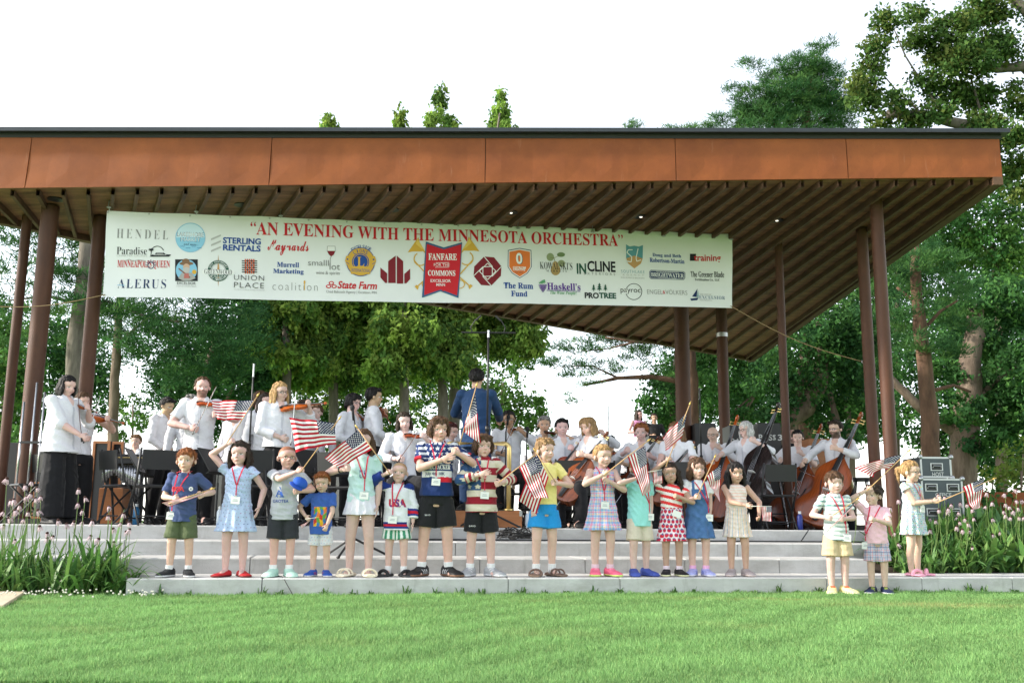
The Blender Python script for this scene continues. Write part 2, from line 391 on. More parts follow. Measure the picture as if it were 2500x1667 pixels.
# recessed downlights
m_on = bpy.data.materials.new('lit lamp'); m_on.use_nodes = True; b = m_on.node_tree.nodes['Principled BSDF']
b.inputs['Emission Color'].default_value = (1,.93,.75,1); b.inputs['Emission Strength'].default_value = .9
for (uu, vv, on) in ((1246,518,1),(1563,528,1),(1895,537,1),(956,511,0),(591,500,0),(136,486,0)):
    p = soffit_ray(uu, vv)
    if p is None: continue
    mb = MB(); mb.tube([(0,0,.02),(0,0,-.012)], .10, 24); o = mb.obj('ceiling_light', M['black'], pav, smooth=False); o.location = p
    mb = MB(); mb.tube([(.01,0,-.0125),(.01,0,-.015)], .020, 14); mb.obj('lens', m_on if on else M['black_plastic'], o)
# ================================================================== banner with its printing
TL = P(261.5,514.5,12.30); BLp = P(260.5,725,12.30); TR = P(1787.8,570.8,14.05)
ax = (TR-TL); BW = ax.length; ax.normalize(); up0 = (BLp-TL); 
nrm = ax.cross(-up0).normalized()
if nrm.y > 0: nrm = -nrm
dn = nrm.cross(ax).normalized()
if dn.z > 0: dn = -dn
def B(u, v):
    o = Vector((0,0,CAM_Z)); d = P(u,v,10)-o; t = (TL-o).dot(nrm)/d.dot(nrm); h = o+d*t-TL
    return h.dot(ax), h.dot(dn)
BH = B(260.5,725)[1]; BH2 = B(1790,750.5)[1]; BWb = B(1790,750.5)[0]
def bwave(a, b):
    s = a/BW
    return .018*math.sin(a*1.3+.4*b)+.010*math.sin(a*3.1-b*2)+.02*math.exp(-((s)/.05)**2)*math.sin(b*5)-.03*b*(1-b/BH)*1.2+.011*math.sin(5.2*a+3.4*b)*math.exp(-b*1.6)*math.sin(a*1.7)+.010*math.sin(7.5*b-2.1*a)*math.exp(-(a/1.2)**2)+.009*math.sin(4.1*a-5*b)*math.exp(-((BW-a)/1.3)**2)
def BP(a, b, off=0.0):
    return TL+ax*a+dn*b+nrm*(bwave(a,b)+off)
ban = thing('banner', 'long white printed banner with a red headline and sponsor emblems, tied under the roof', 'banner', (0,0,0))
na, nb = 90, 12
v = []; f = []
for i in range(na+1):
    for j in range(nb+1):
        s = i/na; t = j/nb; sag = .012*abs(math.sin(s*math.pi*9))
        hb = lerp(BH, BH2, s); a = s*lerp(BW, BWb, t)
        v.append(BP(a, lerp(sag, hb, t)))
f = [(i*(nb+1)+j, i*(nb+1)+j+1, (i+1)*(nb+1)+j+1, (i+1)*(nb+1)+j) for i in range(na) for j in range(nb)]
me = bpy.data.meshes.new('sheet'); me.from_pydata(v, [], f); me.polygons.foreach_set('use_smooth', np.ones(len(f), bool))
obj('sheet', me, mat('white vinyl', (.70,.71,.725), .55, spec=.3, var=.03, scale=1.5), ban)
_inks = {}
def ink(c):
    if c not in _inks: _inks[c] = mat('printing ink', c, .55, spec=.25)
    return _inks[c]
BLK=(.012,.014,.018); GRY=(.22,.22,.22); LGR=(.42,.42,.42); BLU=(.012,.06,.27); NVY=(.012,.03,.10); RED=(.52,.012,.022); MAR=(.19,.010,.018); GRN=(.012,.075,.05); ORG=(.70,.17,.035); GLD=(.62,.36,.05); TEAL=(.10,.28,.34); TAN=(.48,.27,.11); PUR=(.10,.025,.26); LBL=(.22,.47,.66); WHT=(.75,.75,.75); STB=(.03,.10,.22)
def mathize(s, style):
    if style == 'sans': return s
    cap, low = {'serif': (0x1D400,0x1D41A), 'script': (0x1D4D0,0x1D4EA), 'italic': (0x1D468,0x1D482)}[style]
    return ''.join(chr(cap+ord(c)-65) if 'A'<=c<='Z' else chr(low+ord(c)-97) if 'a'<=c<='z' else c for c in s)
def text_mesh(s, style='sans', offset=0.0, res=3, space=1.0):
    c = bpy.data.curves.new('t', 'FONT'); c.body = mathize(s, style); c.resolution_u = res; c.offset = offset; c.space_character = space
    o = bpy.data.objects.new('t', c); COL.objects.link(o); dg = bpy.context.evaluated_depsgraph_get()
    me = bpy.data.meshes.new_from_object(o.evaluated_get(dg)); bpy.data.objects.remove(o); bpy.data.curves.remove(c)
    co = np.zeros(len(me.vertices)*3, np.float32); me.vertices.foreach_get('co', co); co = co.reshape(-1,3)
    fs = [list(p.vertices) for p in me.polygons]; bpy.data.meshes.remove(me)
    mn, mx = co.min(0), co.max(0); co = (co-mn)/np.maximum(mx-mn, 1e-6)      # unit box
    return co, fs
ZA = lambda x, y: (240+x/2.94, 490+y/2.94)
ZB_ = lambda x, y: (1000+x/2.868, 490+y/2.868)
class Logo:
    def __init__(s, zf, name='printed_emblem'): s.z = zf; s.mb = MB(); s.mats = []; s.name = name; s.k = 0
    def m(s, c):
        if c not in s.mats: s.mats.append(c)
        s.mb.cur = s.mats.index(c); s.k += 1
    def pt(s, x, y): return B(*s.z(x, y))
    def text(s, t, box, c, style='sans', offset=0.0, shear=0.0, space=1.0, slope=True):
        s.m(c); x0,y0,x1,y1 = box; xc, yc = (x0+x1)/2, (y0+y1)/2
        a0 = s.pt(x0,yc)[0]; a1 = s.pt(x1,yc)[0]; ca, cb = s.pt(xc,yc); h = s.pt(xc,y1)[1]-s.pt(xc,y0)[1]
        co, fs = text_mesh(t, style, offset, space=space)
        vv = []
        for x, y, _ in co: vv.append((a0+(a1-a0)*x+shear*h*(y-.5), cb+h*(.5-y), .004+.0003*s.k))
        s.mb.add(vv, fs)
    def poly(s, pts, c):
        s.m(c); s.mb.add([(*s.pt(x,y), .004+.0003*s.k) for x,y in pts], [tuple(range(len(pts)))])
    def disc(s, x, y, r, c, ry=None, n=36, r0=0, a0=0, a1=360):
        ry = ry or r; s.m(c); full = (a1-a0 == 360)
        th = [R_(a0+(a1-a0)*i/n) for i in range(n+(0 if full else 1))]
        o = [(*s.pt(x+r*math.cos(q), y-ry*math.sin(q)), .004+.0003*s.k) for q in th]
        if r0:
            i_ = [(*s.pt(x+r0*math.cos(q), y-r0*ry/r*math.sin(q)), .004+.0003*s.k) for q in th]; m_ = len(th)
            s.mb.add(o+i_, [(j,(j+1)%m_,m_+(j+1)%m_,m_+j) for j in range(m_ if full else m_-1)])
        else: s.mb.add(o, [tuple(range(len(o)))])
    def line(s, pts, w, c):
        s.m(c)
        for (x0,y0),(x1,y1) in zip(pts[:-1], pts[1:]):
            L = math.hypot(x1-x0, y1-y0) or 1; nx, ny = -(y1-y0)/L*w/2, (x1-x0)/L*w/2
            s.mb.add([(*s.pt(*q), .004+.0003*s.k) for q in ((x0+nx,y0+ny),(x1+nx,y1+ny),(x1-nx,y1-ny),(x0-nx,y0-ny))], [(0,1,2,3)])
    def arc_text(s, t, x, y, r, a_mid, da, h, c, flip=1, style='sans'):
        n = len(t)
        for i, ch in enumerate(t):
            if ch == ' ': continue
            q = R_(a_mid+flip*da*((n-1)/2-i)); px, py = x+r*math.cos(q), y-r*math.sin(q)
            s.m(c); co, fs = text_mesh(ch, style); w_ = h*.62 if ch not in 'I' else h*.2
            rot = (math.pi/2-q) if flip == 1 else (-math.pi/2-q)
            vv = []
            for cx, cy, _ in co:
                ex, ey = (cx-.5)*w_, -(cy-.5)*h
                vv.append((*s.pt(px+ex*math.cos(rot)-ey*math.sin(rot), py+ex*math.sin(rot)+ey*math.cos(rot)), .004+.0003*s.k))
            s.mb.add(vv, fs)
    def done(s):
        me = s.mb.mesh(s.name); bm = bmesh.new(); bm.from_mesh(me)
        for _ in range(6):
            es = [e for e in bm.edges if e.calc_length() > .09]
            if not es: break
            if _ == 0: bmesh.ops.triangulate(bm, faces=[f for f in bm.faces if any(e.calc_length() > .09 for e in f.edges)])
            es = [e for e in bm.edges if e.calc_length() > .09]
            bmesh.ops.subdivide_edges(bm, edges=es, cuts=1); bmesh.ops.triangulate(bm, faces=[f for f in bm.faces if len(f.verts) > 4])
        for v in bm.verts: v.co = BP(*v.co)
        bm.to_mesh(me); bm.free(); obj(s.name, me, [ink(c) for c in s.mats], ban)
# headline
l = Logo(lambda x,y:(x,y), 'headline')
l.text('\u201cAN EVENING WITH THE MINNESOTA ORCHESTRA\u201d', (611,558,1519,588), RED, 'serif'); l.done()
A = lambda: Logo(ZA); Bz = lambda: Logo(ZB_)
l=A(); l.text('HENDEL',(135,212,503,277),GRY,'serif',-.018,space=1.5); l.done()
l=A(); l.disc(662,268,107,LBL); l.disc(662,268,101,(.55,.70,.80))
l.disc(662,268,101,(.25,.52,.70),a0=180,a1=360); l.text('LAKESHORE',(566,230,757,262),(.04,.12,.25)); l.text('LAKESHORE',(570,233,753,259),WHT); l.text('MARKET',(592,268,735,299),(.04,.12,.25)); l.text('MARKET',(596,271,731,296),WHT); l.text('and more...',(615,306,720,325),NVY,'script')
for k in range(4): l.line([(590+40*k+j*8, 330+12*(k%2)+(4 if j%2 else 0)) for j in range(5)],3,(.03,.16,.35))
l.done()
l=A()
for k in range(3): l.poly([(810,332+40-k*42),(880,300+40-k*42),(880,328-k*42),(810,358-k*42)],LGR)
l.text('STERLING',(895,267,1167,312),BLU,offset=.03); l.text('RENTALS',(895,318,1165,362),BLU,offset=.03); l.done()
l=A(); l.text('Maynards',(1215,283,1510,392),RED,'script',.012); l.done()
l=A(); l.poly([(1643,325),(1701,325),(1703,360),(1690,388),(1656,388),(1641,360)],GRY); l.poly([(1646,328),(1698,328),(1700,360),(1644,360)],WHT); l.poly([(1643,360),(1701,360),(1690,386),(1676,398),(1668,398),(1656,386)],MAR); l.line([(1672,398),(1665,415)],4,GRY)
l.text('smalll',(1505,424,1655,466),GRY); l.text('lot',(1660,448,1735,496),GRY); l.line([(1665,410),(1665,495)],4,GRY); l.text('wine & spirits',(1562,505,1733,536),GRY); l.done()
l=A(); l.arc_text('EXCELSIOR',1892,440,112,92,8.6,26,BLU)
l.disc(1883,437,104,BLU); l.disc(1883,437,99,GLD); l.disc(1883,437,62,BLU); l.disc(1883,437,56,GLD); l.disc(1883,437,52,BLU); l.text('L',(1858,402,1910,470),GLD,'serif')
l.arc_text('LIONS',1883,437,79,90,17,26,BLU); l.poly([(1800,470),(1968,470),(1950,525),(1815,525)],GLD); l.text('INTERNATIONAL',(1818,487,1952,512),BLU)
for sx in (-1,1):
    x0 = 1883+sx*88
    l.poly([(x0-sx*10,388),(x0+sx*16,398),(x0+sx*24,430),(x0+sx*14,458),(x0-sx*8,470),(x0-sx*14,430)],GLD); l.disc(x0+sx*6,420,6,BLU); l.line([(x0-sx*4,455),(x0+sx*14,440)],4,BLU)
l.done()
l=Logo(ZA,'printed_emblem')
l.poly([(2082,430),(2136,390),(2136,588),(2082,588)],MAR); l.poly([(2144,390),(2190,430),(2190,592),(2144,592)],MAR); l.poly([(2026,476),(2074,518),(2074,588),(2060,588),(2026,548)],MAR); l.poly([(2240,484),(2198,522),(2198,590),(2212,590),(2240,560)],MAR); l.done()
l=A(); l.text('Paradise',(132,335,350,386),BLK,'serif',-.012); l.text('CHARTER CRUISES',(130,388,352,402),LGR,offset=-.01)
l.disc(425,378,50,BLK,r0=45,a0=20,a1=170); l.line([(378,400),(383,360)],5,BLK)
for q in range(0,360,45): l.line([(381,356),(381+18*math.cos(R_(q)),354-10*math.sin(R_(q)))],5,BLK)
l.poly([(368,404),(392,388),(410,388),(414,376),(470,376),(485,388),(525,392),(510,405)],BLK); l.line([(418,382),(468,382)],3,WHT); l.line([(396,392),(490,394)],3,WHT); l.done()
l=A(); l.text('MINNEAPOLIS QUEEN',(135,428,515,490),RED,'serif'); l.disc(378,465,25,NVY,r0=19)
for q in range(0,181,30): l.line([(378+22*math.cos(R_(q)),462-22*math.sin(R_(q))),(378+38*math.cos(R_(q)),462-38*math.sin(R_(q)))],4,NVY)
l.line([(190,430),(220,420),(250,432),(290,424),(340,432)],5,LGR); l.done()
l=A(); l.text('ALERUS',(138,562,488,630),NVY,'serif',-.012,space=1.2); l.line([(135,603),(188,607)],4,LBL); l.done()
l=A(); l.poly([(553,425),(715,425),(715,580),(553,580)],BLK); l.disc(634,502,76,LBL); l.disc(634,455,50,(.20,.11,.06),ry=14); l.disc(630,442,28,(.20,.11,.06),ry=22); l.disc(634,480,24,(.55,.35,.25),ry=24); l.disc(634,502,24,(.45,.43,.42),ry=22); l.poly([(575,560),(600,520),(670,520),(700,560),(660,577),(610,577)],(.35,.34,.33)); l.line([(578,490),(660,555)],9,(.20,.08,.04)); l.disc(690,515,16,GLD); l.poly([(620,525),(650,525),(655,560),(615,560)],(.45,.14,.12))
l.text('EXCELSIOR',(567,585,700,605),BLK); l.text('COIN & COLLECTIBLES',(560,611,705,622),LGR); l.done()
l=A()
for a_,b_ in (((858,390),(866,390)),): l.poly([(862,388),(870,500),(862,622),(854,500)],TAN)
l.disc(862,505,76,GRN,r0=54); l.disc(862,505,50,LGR,r0=47); l.poly([(752,498),(972,498),(978,512),(972,530),(752,530),(744,514)],WHT); l.text('GREENWOOD',(762,495,960,530),BLK,'serif',-.01); l.poly([(800,520+14),(925,534),(925,548),(800,548)],GRN); l.text('MARINA',(810,536,915,546),WHT,space=1.4); l.arc_text('50TH ANNIVERSARY',862,505,65,90,9.2,15,WHT); l.arc_text('Lake Minnetonka',862,505,65,270,9.0,14,WHT,flip=-1); l.done()
l=A()
for k in range(6): l.line([(1030,432+k*16),(1140,432+k*16)],7,BLK)
for k in range(5): l.line([(1056+k*15,418),(1056+k*15,524)],9,(.55,.10,.04))
for k in range(5):
    for j in range(6):
        if (k+j)%2: l.line([(1050+k*15,432+j*16),(1062+k*15,432+j*16)],7,BLK)
l.text('UNION',(975,535,1190,572),BLK,offset=-.012,space=1.15); l.text('PLACE',(975,588,1190,627),BLK,offset=-.012,space=1.15); l.text('HOME KITCHEN & INTERIOR DESIGN',(975,637,1195,644),LGR); l.done()
l=A(); l.text('Murrell',(1283,440,1441,476),BLU,'serif',.01); l.text('Marketing',(1255,488,1474,530),BLU,'serif',.01); l.done()
l=A(); l.text('coalition',(1250,585,1575,642),GRY,offset=-.018,space=1.25); l.line([(1480,575),(1480,640)],6,GLD); l.disc(1480,582,7,GLD,ry=12); l.done()
l=A(); l.text('State Farm',(1722,578,2002,632),RED,offset=.025,shear=.2); 
for x,y in ((1673,590),(1653,614),(1693,614)): l.disc(x,y,19,RED,ry=13); l.disc(x,y,11,WHT,ry=6)
l.text('Chad Babcock Agency | Excelsior, MN',(1635,645,1998,669),GRY); l.done()
# centre crest
l=Bz(); 
for sx in (-1,1):
    X0 = lambda t: 238+sx*t
    pts=[(X0(232),250 if sx<0 else 262),(X0(248),350),(X0(205),345),(X0(160),355),(X0(125),400)]
    l.poly([(X0(175),252),(X0(250),358),(X0(215),352),(X0(170),352),(X0(130),350),(X0(160),315)],GLD)
    l.poly([(X0(182),262),(X0(192),300),(X0(150),335),(X0(130),345)],(.72,.50,.12))
    l.line([(X0(150),335),(X0(100),390)],9,GLD)
    th=[(X0(160+45*math.cos(R_(q))),405-45*math.sin(R_(q))) for q in range(60,-150,-15)]; l.line(th,8,GLD)
    l.line([(X0(200),420),(X0(110),520),(X0(95),560)],8,GLD); l.disc(X0(110),585,40,GLD,r0=33,ry=32); l.line([(X0(95),520),(X0(185),600)],8,GLD); l.poly([(X0(172),600),(X0(188),585),(X0(202),598),(X0(180),622)],GLD)
l.poly([(115,284),(240,326),(240,640),(216,632),(88,678),(100,500)],STB); l.poly([(240,326),(368,292),(355,500),(342,682),(216,632),(240,632)],STB)
l.poly([(122,300),(240,340),(240,635),(218,620),(103,660),(110,500)],RED); l.poly([(240,340),(362,306),(350,500),(332,664),(218,620),(240,620)],RED)
l.text('FANFARE',(133,368,331,415),WHT,'serif',.01); l.line([(185,432),(277,433)],3,WHT); l.line([(180,464),(275,465)],3,WHT); l.text('FOR THE',(171,438,280,458),WHT); l.text('COMMONS',(130,486,320,525),WHT,'serif',.012); l.text('EXCELSIOR',(148,549,288,570),WHT,offset=.01); l.text('MINN',(188,577,248,597),WHT,offset=.01); l.done()
l=Bz(); oc=[(520,393),(590,398),(642,462),(638,528),(570,597),(500,592),(447,528),(452,462)]; l.poly(oc,MAR)
iq=[(512,465),(578,462),(578,530),(512,532)]
for (a,b) in (((520,393),(642,470)),((642,470),(570,597)),((570,597),(447,522)),((447,522),(520,393))): pass
l.line([(520,393),(578,462),(578,530)],5,WHT); l.line([(642,462),(578,530),(512,532)],5,WHT); l.line([(570,597),(512,532),(512,465)],5,WHT); l.line([(447,528),(512,465),(578,462)],5,WHT)
l.line([(487,495),(545,440),(603,495),(545,555),(487,495)],5,WHT); l.done()
sh=lambda k:[(770-82*k,445-98*k),(770,440-108*k),(770+82*k,445-98*k),(770+84*k,445+20*k),(770+55*k,445+65*k),(770,445+100*k),(770-55*k,445+65*k),(770-84*k,445+20*k)]
l=Bz(); l.poly(sh(1.0),NVY); l.poly(sh(.95),WHT); l.poly(sh(.88),ORG); l.text('0',(746,368,793,448),BLK,'sans',.03); l.text('0',(744,366,789,446),WHT,'sans',.03); l.text('OSTROM',(722,462,812,478),WHT,offset=.03); l.text('CREATIVE',(722,477,808,492),WHT,offset=.03); l.text('EST. 2002',(740,500,790,507),NVY); l.done()
l=Bz(); l.text('The Rum',(657,576,863,619),BLU,'serif',.012); l.text('Fund',(708,634,822,674),BLU,'serif',.012); l.done()
l=Bz(); l.disc(985,395,26,(.25,.30,.16),ry=28); l.disc(1060,378,28,(.14,.20,.09),ry=16); l.disc(1063,440,26,(.25,.27,.15),ry=24); l.disc(1022,485,34,(.36,.24,.09),ry=38); l.disc(1020,450,20,(.40,.27,.11),ry=26); l.line([(1020,430),(1010,400),(985,400)],4,(.2,.2,.08)); l.line([(1010,402),(1050,385)],3,(.2,.2,.08))
l.text('KOWALSKI\u2019S',(912,432,1139,482),BLK,'serif',-.012); l.text('MARKETS',(957,486,1100,500),BLK,'serif',-.01,space=1.8); l.done()
l=Bz(); l.text('IN',(1170,440,1235,514),GRN,offset=.03); l.text('CLINE',(1243,425,1440,500),BLK,offset=.03); l.text('EXTERIORS',(1220,505,1438,522),GRY,space=1.8); l.done()
s2=[(1513,308),(1540,322),(1573,316),(1605,322),(1635,310),(1633,400),(1620,440),(1573,475),(1528,440),(1515,400)]
l=Bz(); l.poly(s2,TEAL); l.poly([(1516,405),(1573,385),(1632,405),(1620,440),(1573,475),(1528,440)],TAN); l.line([(1560,345),(1530,345),(1520,365),(1555,395),(1550,430),(1520,425)],6,WHT); l.line([(1600,335),(1585,400),(1590,425),(1620,415)],6,WHT); l.text('SOUTHLAKE',(1480,487,1645,508),TEAL,offset=-.01,space=1.3); l.text('AGENCY',(1490,515,1640,526),LGR,space=2); l.text('INSURANCE BROKERS',(1480,536,1645,546),LGR); l.done()
l=Bz(); l.text('Doug and Beth',(1703,369,1908,398),BLU,'serif',.006); l.text('Robertson-Martin',(1683,402,1931,433),BLU,'serif',.006); l.done()
l=Bz(); l.poly([(1970,367),(2012,368),(2010,416),(1970,416)],BLK); l.text('training',(1998,376,2181,434),RED,offset=.02); l.done()
l=Bz(); l.poly([(1690,484),(1926,490),(1938,502),(1936,538),(1924,551),(1690,548),(1679,536),(1679,496)],NVY); l.line([(1692,489),(1924,495),(1933,505),(1931,536),(1922,546),(1692,543),(1684,534),(1684,498),(1692,489)],2.5,WHT); l.text('BRIGHTWATER',(1692,504,1926,534),WHT,'serif'); l.text('EXCELSIOR MINNESOTA',(1730,494,1890,501),WHT); l.text('CLOTHING & GEAR',(1742,536,1872,543),WHT); l.done()
l=Bz(); l.text('The Greener Blade',(1975,491,2206,532),BLK,'serif'); l.text('Fertilization Co., LLC',(2005,540,2178,560),BLK,'serif'); l.done()
l=Bz(); l.text('Haskell\u2019s',(962,577,1196,628),PUR,'serif',.01); l.line([(958,630),(1195,636)],4,PUR); l.text('The Wine People!',(983,632,1168,664),(.08,.30,.12),'italic')
for r,n_ in enumerate((5,4,4,3,2,1)):
    for k in range(n_): l.disc(932+(k-(n_-1)/2)*12,592+r*9,6,PUR,r0=3)
l.poly([(900,580),(925,560),(945,552),(950,575),(925,582)],(.10,.30,.14)); l.done()
l=Bz(); l.text('PRO',(1225,643,1325,685),BLK,offset=.04); l.text('TREE',(1325,645,1446,685),GRN,offset=.04)
for x,h_ in ((1288,1),(1328,1.25),(1370,1)):
    for k in range(3): l.poly([(x,628-42*h_+k*12*h_),(x+(8+4*k)*h_,628-24*h_+k*12*h_-4),(x-(8+4*k)*h_,628-24*h_+k*12*h_-4)],GRN)
    l.line([(x,628-20),(x,634)],5,GRN)
l.done()
l=Bz(); l.disc(1570,637,58,BLK,r0=54); l.poly([(1505,618),(1530,618),(1530,650),(1505,650)],WHT); l.text('payroc',(1477,618,1617,654),BLK); l.done()
l=Bz(); l.text('ENGEL',(1663,623,1772,654),GRY,offset=-.01); l.text('&',(1773,627,1791,652),RED); l.text('V\u00d6LKERS',(1792,618,1948,656),GRY,offset=-.01); l.done()
l=Bz(); l.poly([(2022,612),(2015,672),(1982,668)],NVY); l.poly([(2026,622),(2028,672),(2018,674)],TEAL); l.poly([(1968,684),(2028,676),(2018,694),(1975,698)],NVY); l.text('THE CITY OF',(2035,648,2120,658),LGR,'serif'); l.text('EXCELSIOR',(2033,662,2214,686),STB,'serif',-.012,space=1.2); l.text('MINNESOTA',(2035,690,2125,699),LGR,'serif'); l.done()
# grommets + hooks, and the two guy ropes
for k in range(18):
    a = BW*(k+.02)/17.04 if k < 17 else BW-.02
    mb = MB(); p = BP(a, .03, .006); mb.ell(p, (.012,.006,.012), nu=10, nv=6); mb.obj('grommet', M['steel'], ban)
for k in range(9):
    a = min(BW-.02, .02+BW*k/8); p = BP(a, .02, .01); q = soffit_above(p.x, p.y+.0)
    if q is None: continue
    mb = MB(); z1 = q.z-.085 if q.z-p.z < .6 else p.z+.15
    mb.tube([p, p+Vector((.012,0,(z1-p.z)*.5)), Vector((p.x-.01,p.y,z1)), Vector((p.x,p.y,q.z))], .006, 6); mb.ell((p.x,p.y,q.z-.09), (.03,.03,.012), nu=10, nv=5)
    mb.obj('hanging_hook', M['steel'], ban)
def rope(pts, label, r=.006):
    mb = MB(); mb.tube(pts, r, 6); o = mb.obj('guy_rope', M['rope'], smooth=True); tag(o, label, 'rope'); return o
c2 = COLS['r2'][0]; rr = COLS['r2'][1]
p0 = BP(BWb-.03, BH2-.03, .01); p1 = P(2102,883,c2.y); p1 = Vector((c2.x-rr, c2.y, p1.z))
pts = [p0.lerp(p1, t/14)-Vector((0,0,.10*math.sin(math.pi*t/14))) for t in range(15)]
rope(pts, 'tan rope from the lower banner corner down to a rust brown column near the trees')
mb = MB(); mb.tube([p1+Vector((0.02*math.cos(q),0,.02*math.sin(q))) for q in np.linspace(0,6.28,12)], .005, 6); o = mb.obj('eye_bolt', M['steel'], pav)
p0 = BP(.03, BH-.03, .01); p1 = P(-60,745,12.1); pts = [p0.lerp(p1, t/14)-Vector((0,0,.08*math.sin(math.pi*t/14))) for t in range(15)]
rope(pts, 'thin tan rope tied from the lower banner corner past the columns by the pines')
# ================================================================== people
_tmp = bpy.data.objects.new('tmp', bpy.data.meshes.new('tmp'))
def remesh(mb, voxel, smooth=2, name='m'):
    me0 = bpy.data.meshes.new('r'); me0.from_pydata([tuple(p) for p in mb.v], [], mb.f); me0.update()
    o = bpy.data.objects.new('r', me0); COL.objects.link(o)
    r = o.modifiers.new('r', 'REMESH'); r.mode = 'VOXEL'; r.voxel_size = voxel; r.use_smooth_shade = True
    if smooth:
        s = o.modifiers.new('s', 'SMOOTH'); s.factor = .5; s.iterations = smooth
    dg = bpy.context.evaluated_depsgraph_get(); me = bpy.data.meshes.new_from_object(o.evaluated_get(dg))
    bpy.data.objects.remove(o); bpy.data.meshes.remove(me0); me.name = name
    return me
def coords(me):
    a = np.zeros(len(me.vertices)*3, np.float32); me.vertices.foreach_get('co', a); return a.reshape(-1,3)
def normals(me):
    a = np.zeros(len(me.vertices)*3, np.float32); me.vertices.foreach_get('normal', a); return a.reshape(-1,3)
def setco(me, c): me.vertices.foreach_set('co', np.ascontiguousarray(c, np.float32).ravel()); me.update()
def cap(mb, a, b, ra, rb, n=12):                 # round-ended tapered limb
    a, b = Vector(a), Vector(b); d = (b-a)
    if d.length < 1e-5: d = Vector((0,0,1e-4))
    t = d.normalized(); pts = []; rs = []
    for q in (-.95,-.7,-.35): pts.append(a+t*ra*q); rs.append(ra*math.sqrt(1-q*q))
    pts.append(a); rs.append(ra); pts.append(b); rs.append(rb)
    for q in (.35,.7,.95): pts.append(b+t*rb*q); rs.append(rb*math.sqrt(1-q*q))
    mb.tube(pts, rs, n)
def cone(mb, a, b, ra, rb, n=16): mb.tube([a, b], [ra, rb], n)
def ring(cx, cy, z, rx, ry, n=24, folds=0, amp=0, ph=0, sq=0):
    out = []
    for i in range(n):
        q = 2*math.pi*i/n; k = 1+amp*math.sin(folds*q+ph)
        c, s = math.cos(q), math.sin(q)
        if sq: c = math.copysign(abs(c)**(1-sq), c); s = math.copysign(abs(s)**(1-sq), s)
        out.append(Vector((cx+rx*k*c, cy+ry*k*s, z)))
    return out
def ik(S, T, a, b, hint):
    S, T = Vector(S), Vector(T); d = T-S; L = d.length
    if L > (a+b)*.995: T = S+d*((a+b)*.995/L); d = T-S; L = d.length
    if L < abs(a-b)+.01: L = abs(a-b)+.01
    t = d.normalized(); x = (a*a-b*b+L*L)/(2*L); h = math.sqrt(max(0, a*a-x*x))
    n = Vector(hint)-t*Vector(hint).dot(t); n = n.normalized() if n.length > 1e-4 else Vector((0,1,0))
    return S+t*x+n*h, T
def hand(mb, wrist, d, palm, L, grip, side):
    """hand of length L leaving the wrist along d; palm = direction the palm faces; thumb on the side"""
    d = d.normalized(); palm = (palm-d*palm.dot(d)); palm = palm.normalized() if palm.length > 1e-3 else Vector((0,-1,0))
    s = d.cross(palm).normalized()*side
    Mx = Matrix((s, d, palm)).transposed()
    mb.ell(wrist+d*L*.26, (L*.21, L*.30, L*.105), Mx, 12, 8)
    lens = (.40, .46, .43, .33); r = L*.052
    for i, k in enumerate(lens):
        o = (1.5-i)*L*.115; base = wrist+d*L*.48+s*o
        d1 = (d+s*(1.5-i)*.07); d1.normalize()
        if grip: 
            p1 = base+(d1*.55+palm*.83)*L*k*.5; p2 = p1+(palm*.35-d1*.94)*L*k*.45
        else:
            p1 = base+(d1+palm*.12)*L*k*.55; p2 = p1+(d1+palm*.4).normalized()*L*k*.45
        cap(mb, base, p1, r*1.1, r, 8); cap(mb, p1, p2, r, r*.8, 8)
    tb = wrist+d*L*.16+s*L*.17; t1 = tb+(s*.6+d*.65+palm*.35)*L*.24
    t2 = t1+((d*.3+palm*.9) if grip else (d*.9+palm*.25+s*.1))*L*.2
    cap(mb, tb, t1, r*1.35, r*1.15, 8); cap(mb, t1, t2, r*1.1, r*.85, 8)
def sstep(x, a, b):
    t = np.clip((x-a)/(b-a), 0, 1); return t*t*(3-2*t)
SKIN = dict(pale=(.67,.455,.40), fair=(.60,.40,.345), tan=(.47,.285,.205), olive=(.40,.23,.15), brown=(.22,.115,.07), asian=(.52,.33,.225))
HAIR = dict(black=(.012,.010,.010), dark=(.03,.019,.013), brown=(.085,.045,.024), lbrown=(.16,.085,.04), blond=(.40,.25,.11), dblond=(.27,.165,.075), red=(.22,.075,.022), grey=(.26,.25,.24), silver=(.5,.49,.48), auburn=(.07,.018,.018), white=(.6,.6,.58))
def lin(r,g,b): return tuple(((x/255)/12.92 if x/255 <= .04045 else ((x/255+.055)/1.055)**2.4) for x in (r,g,b))
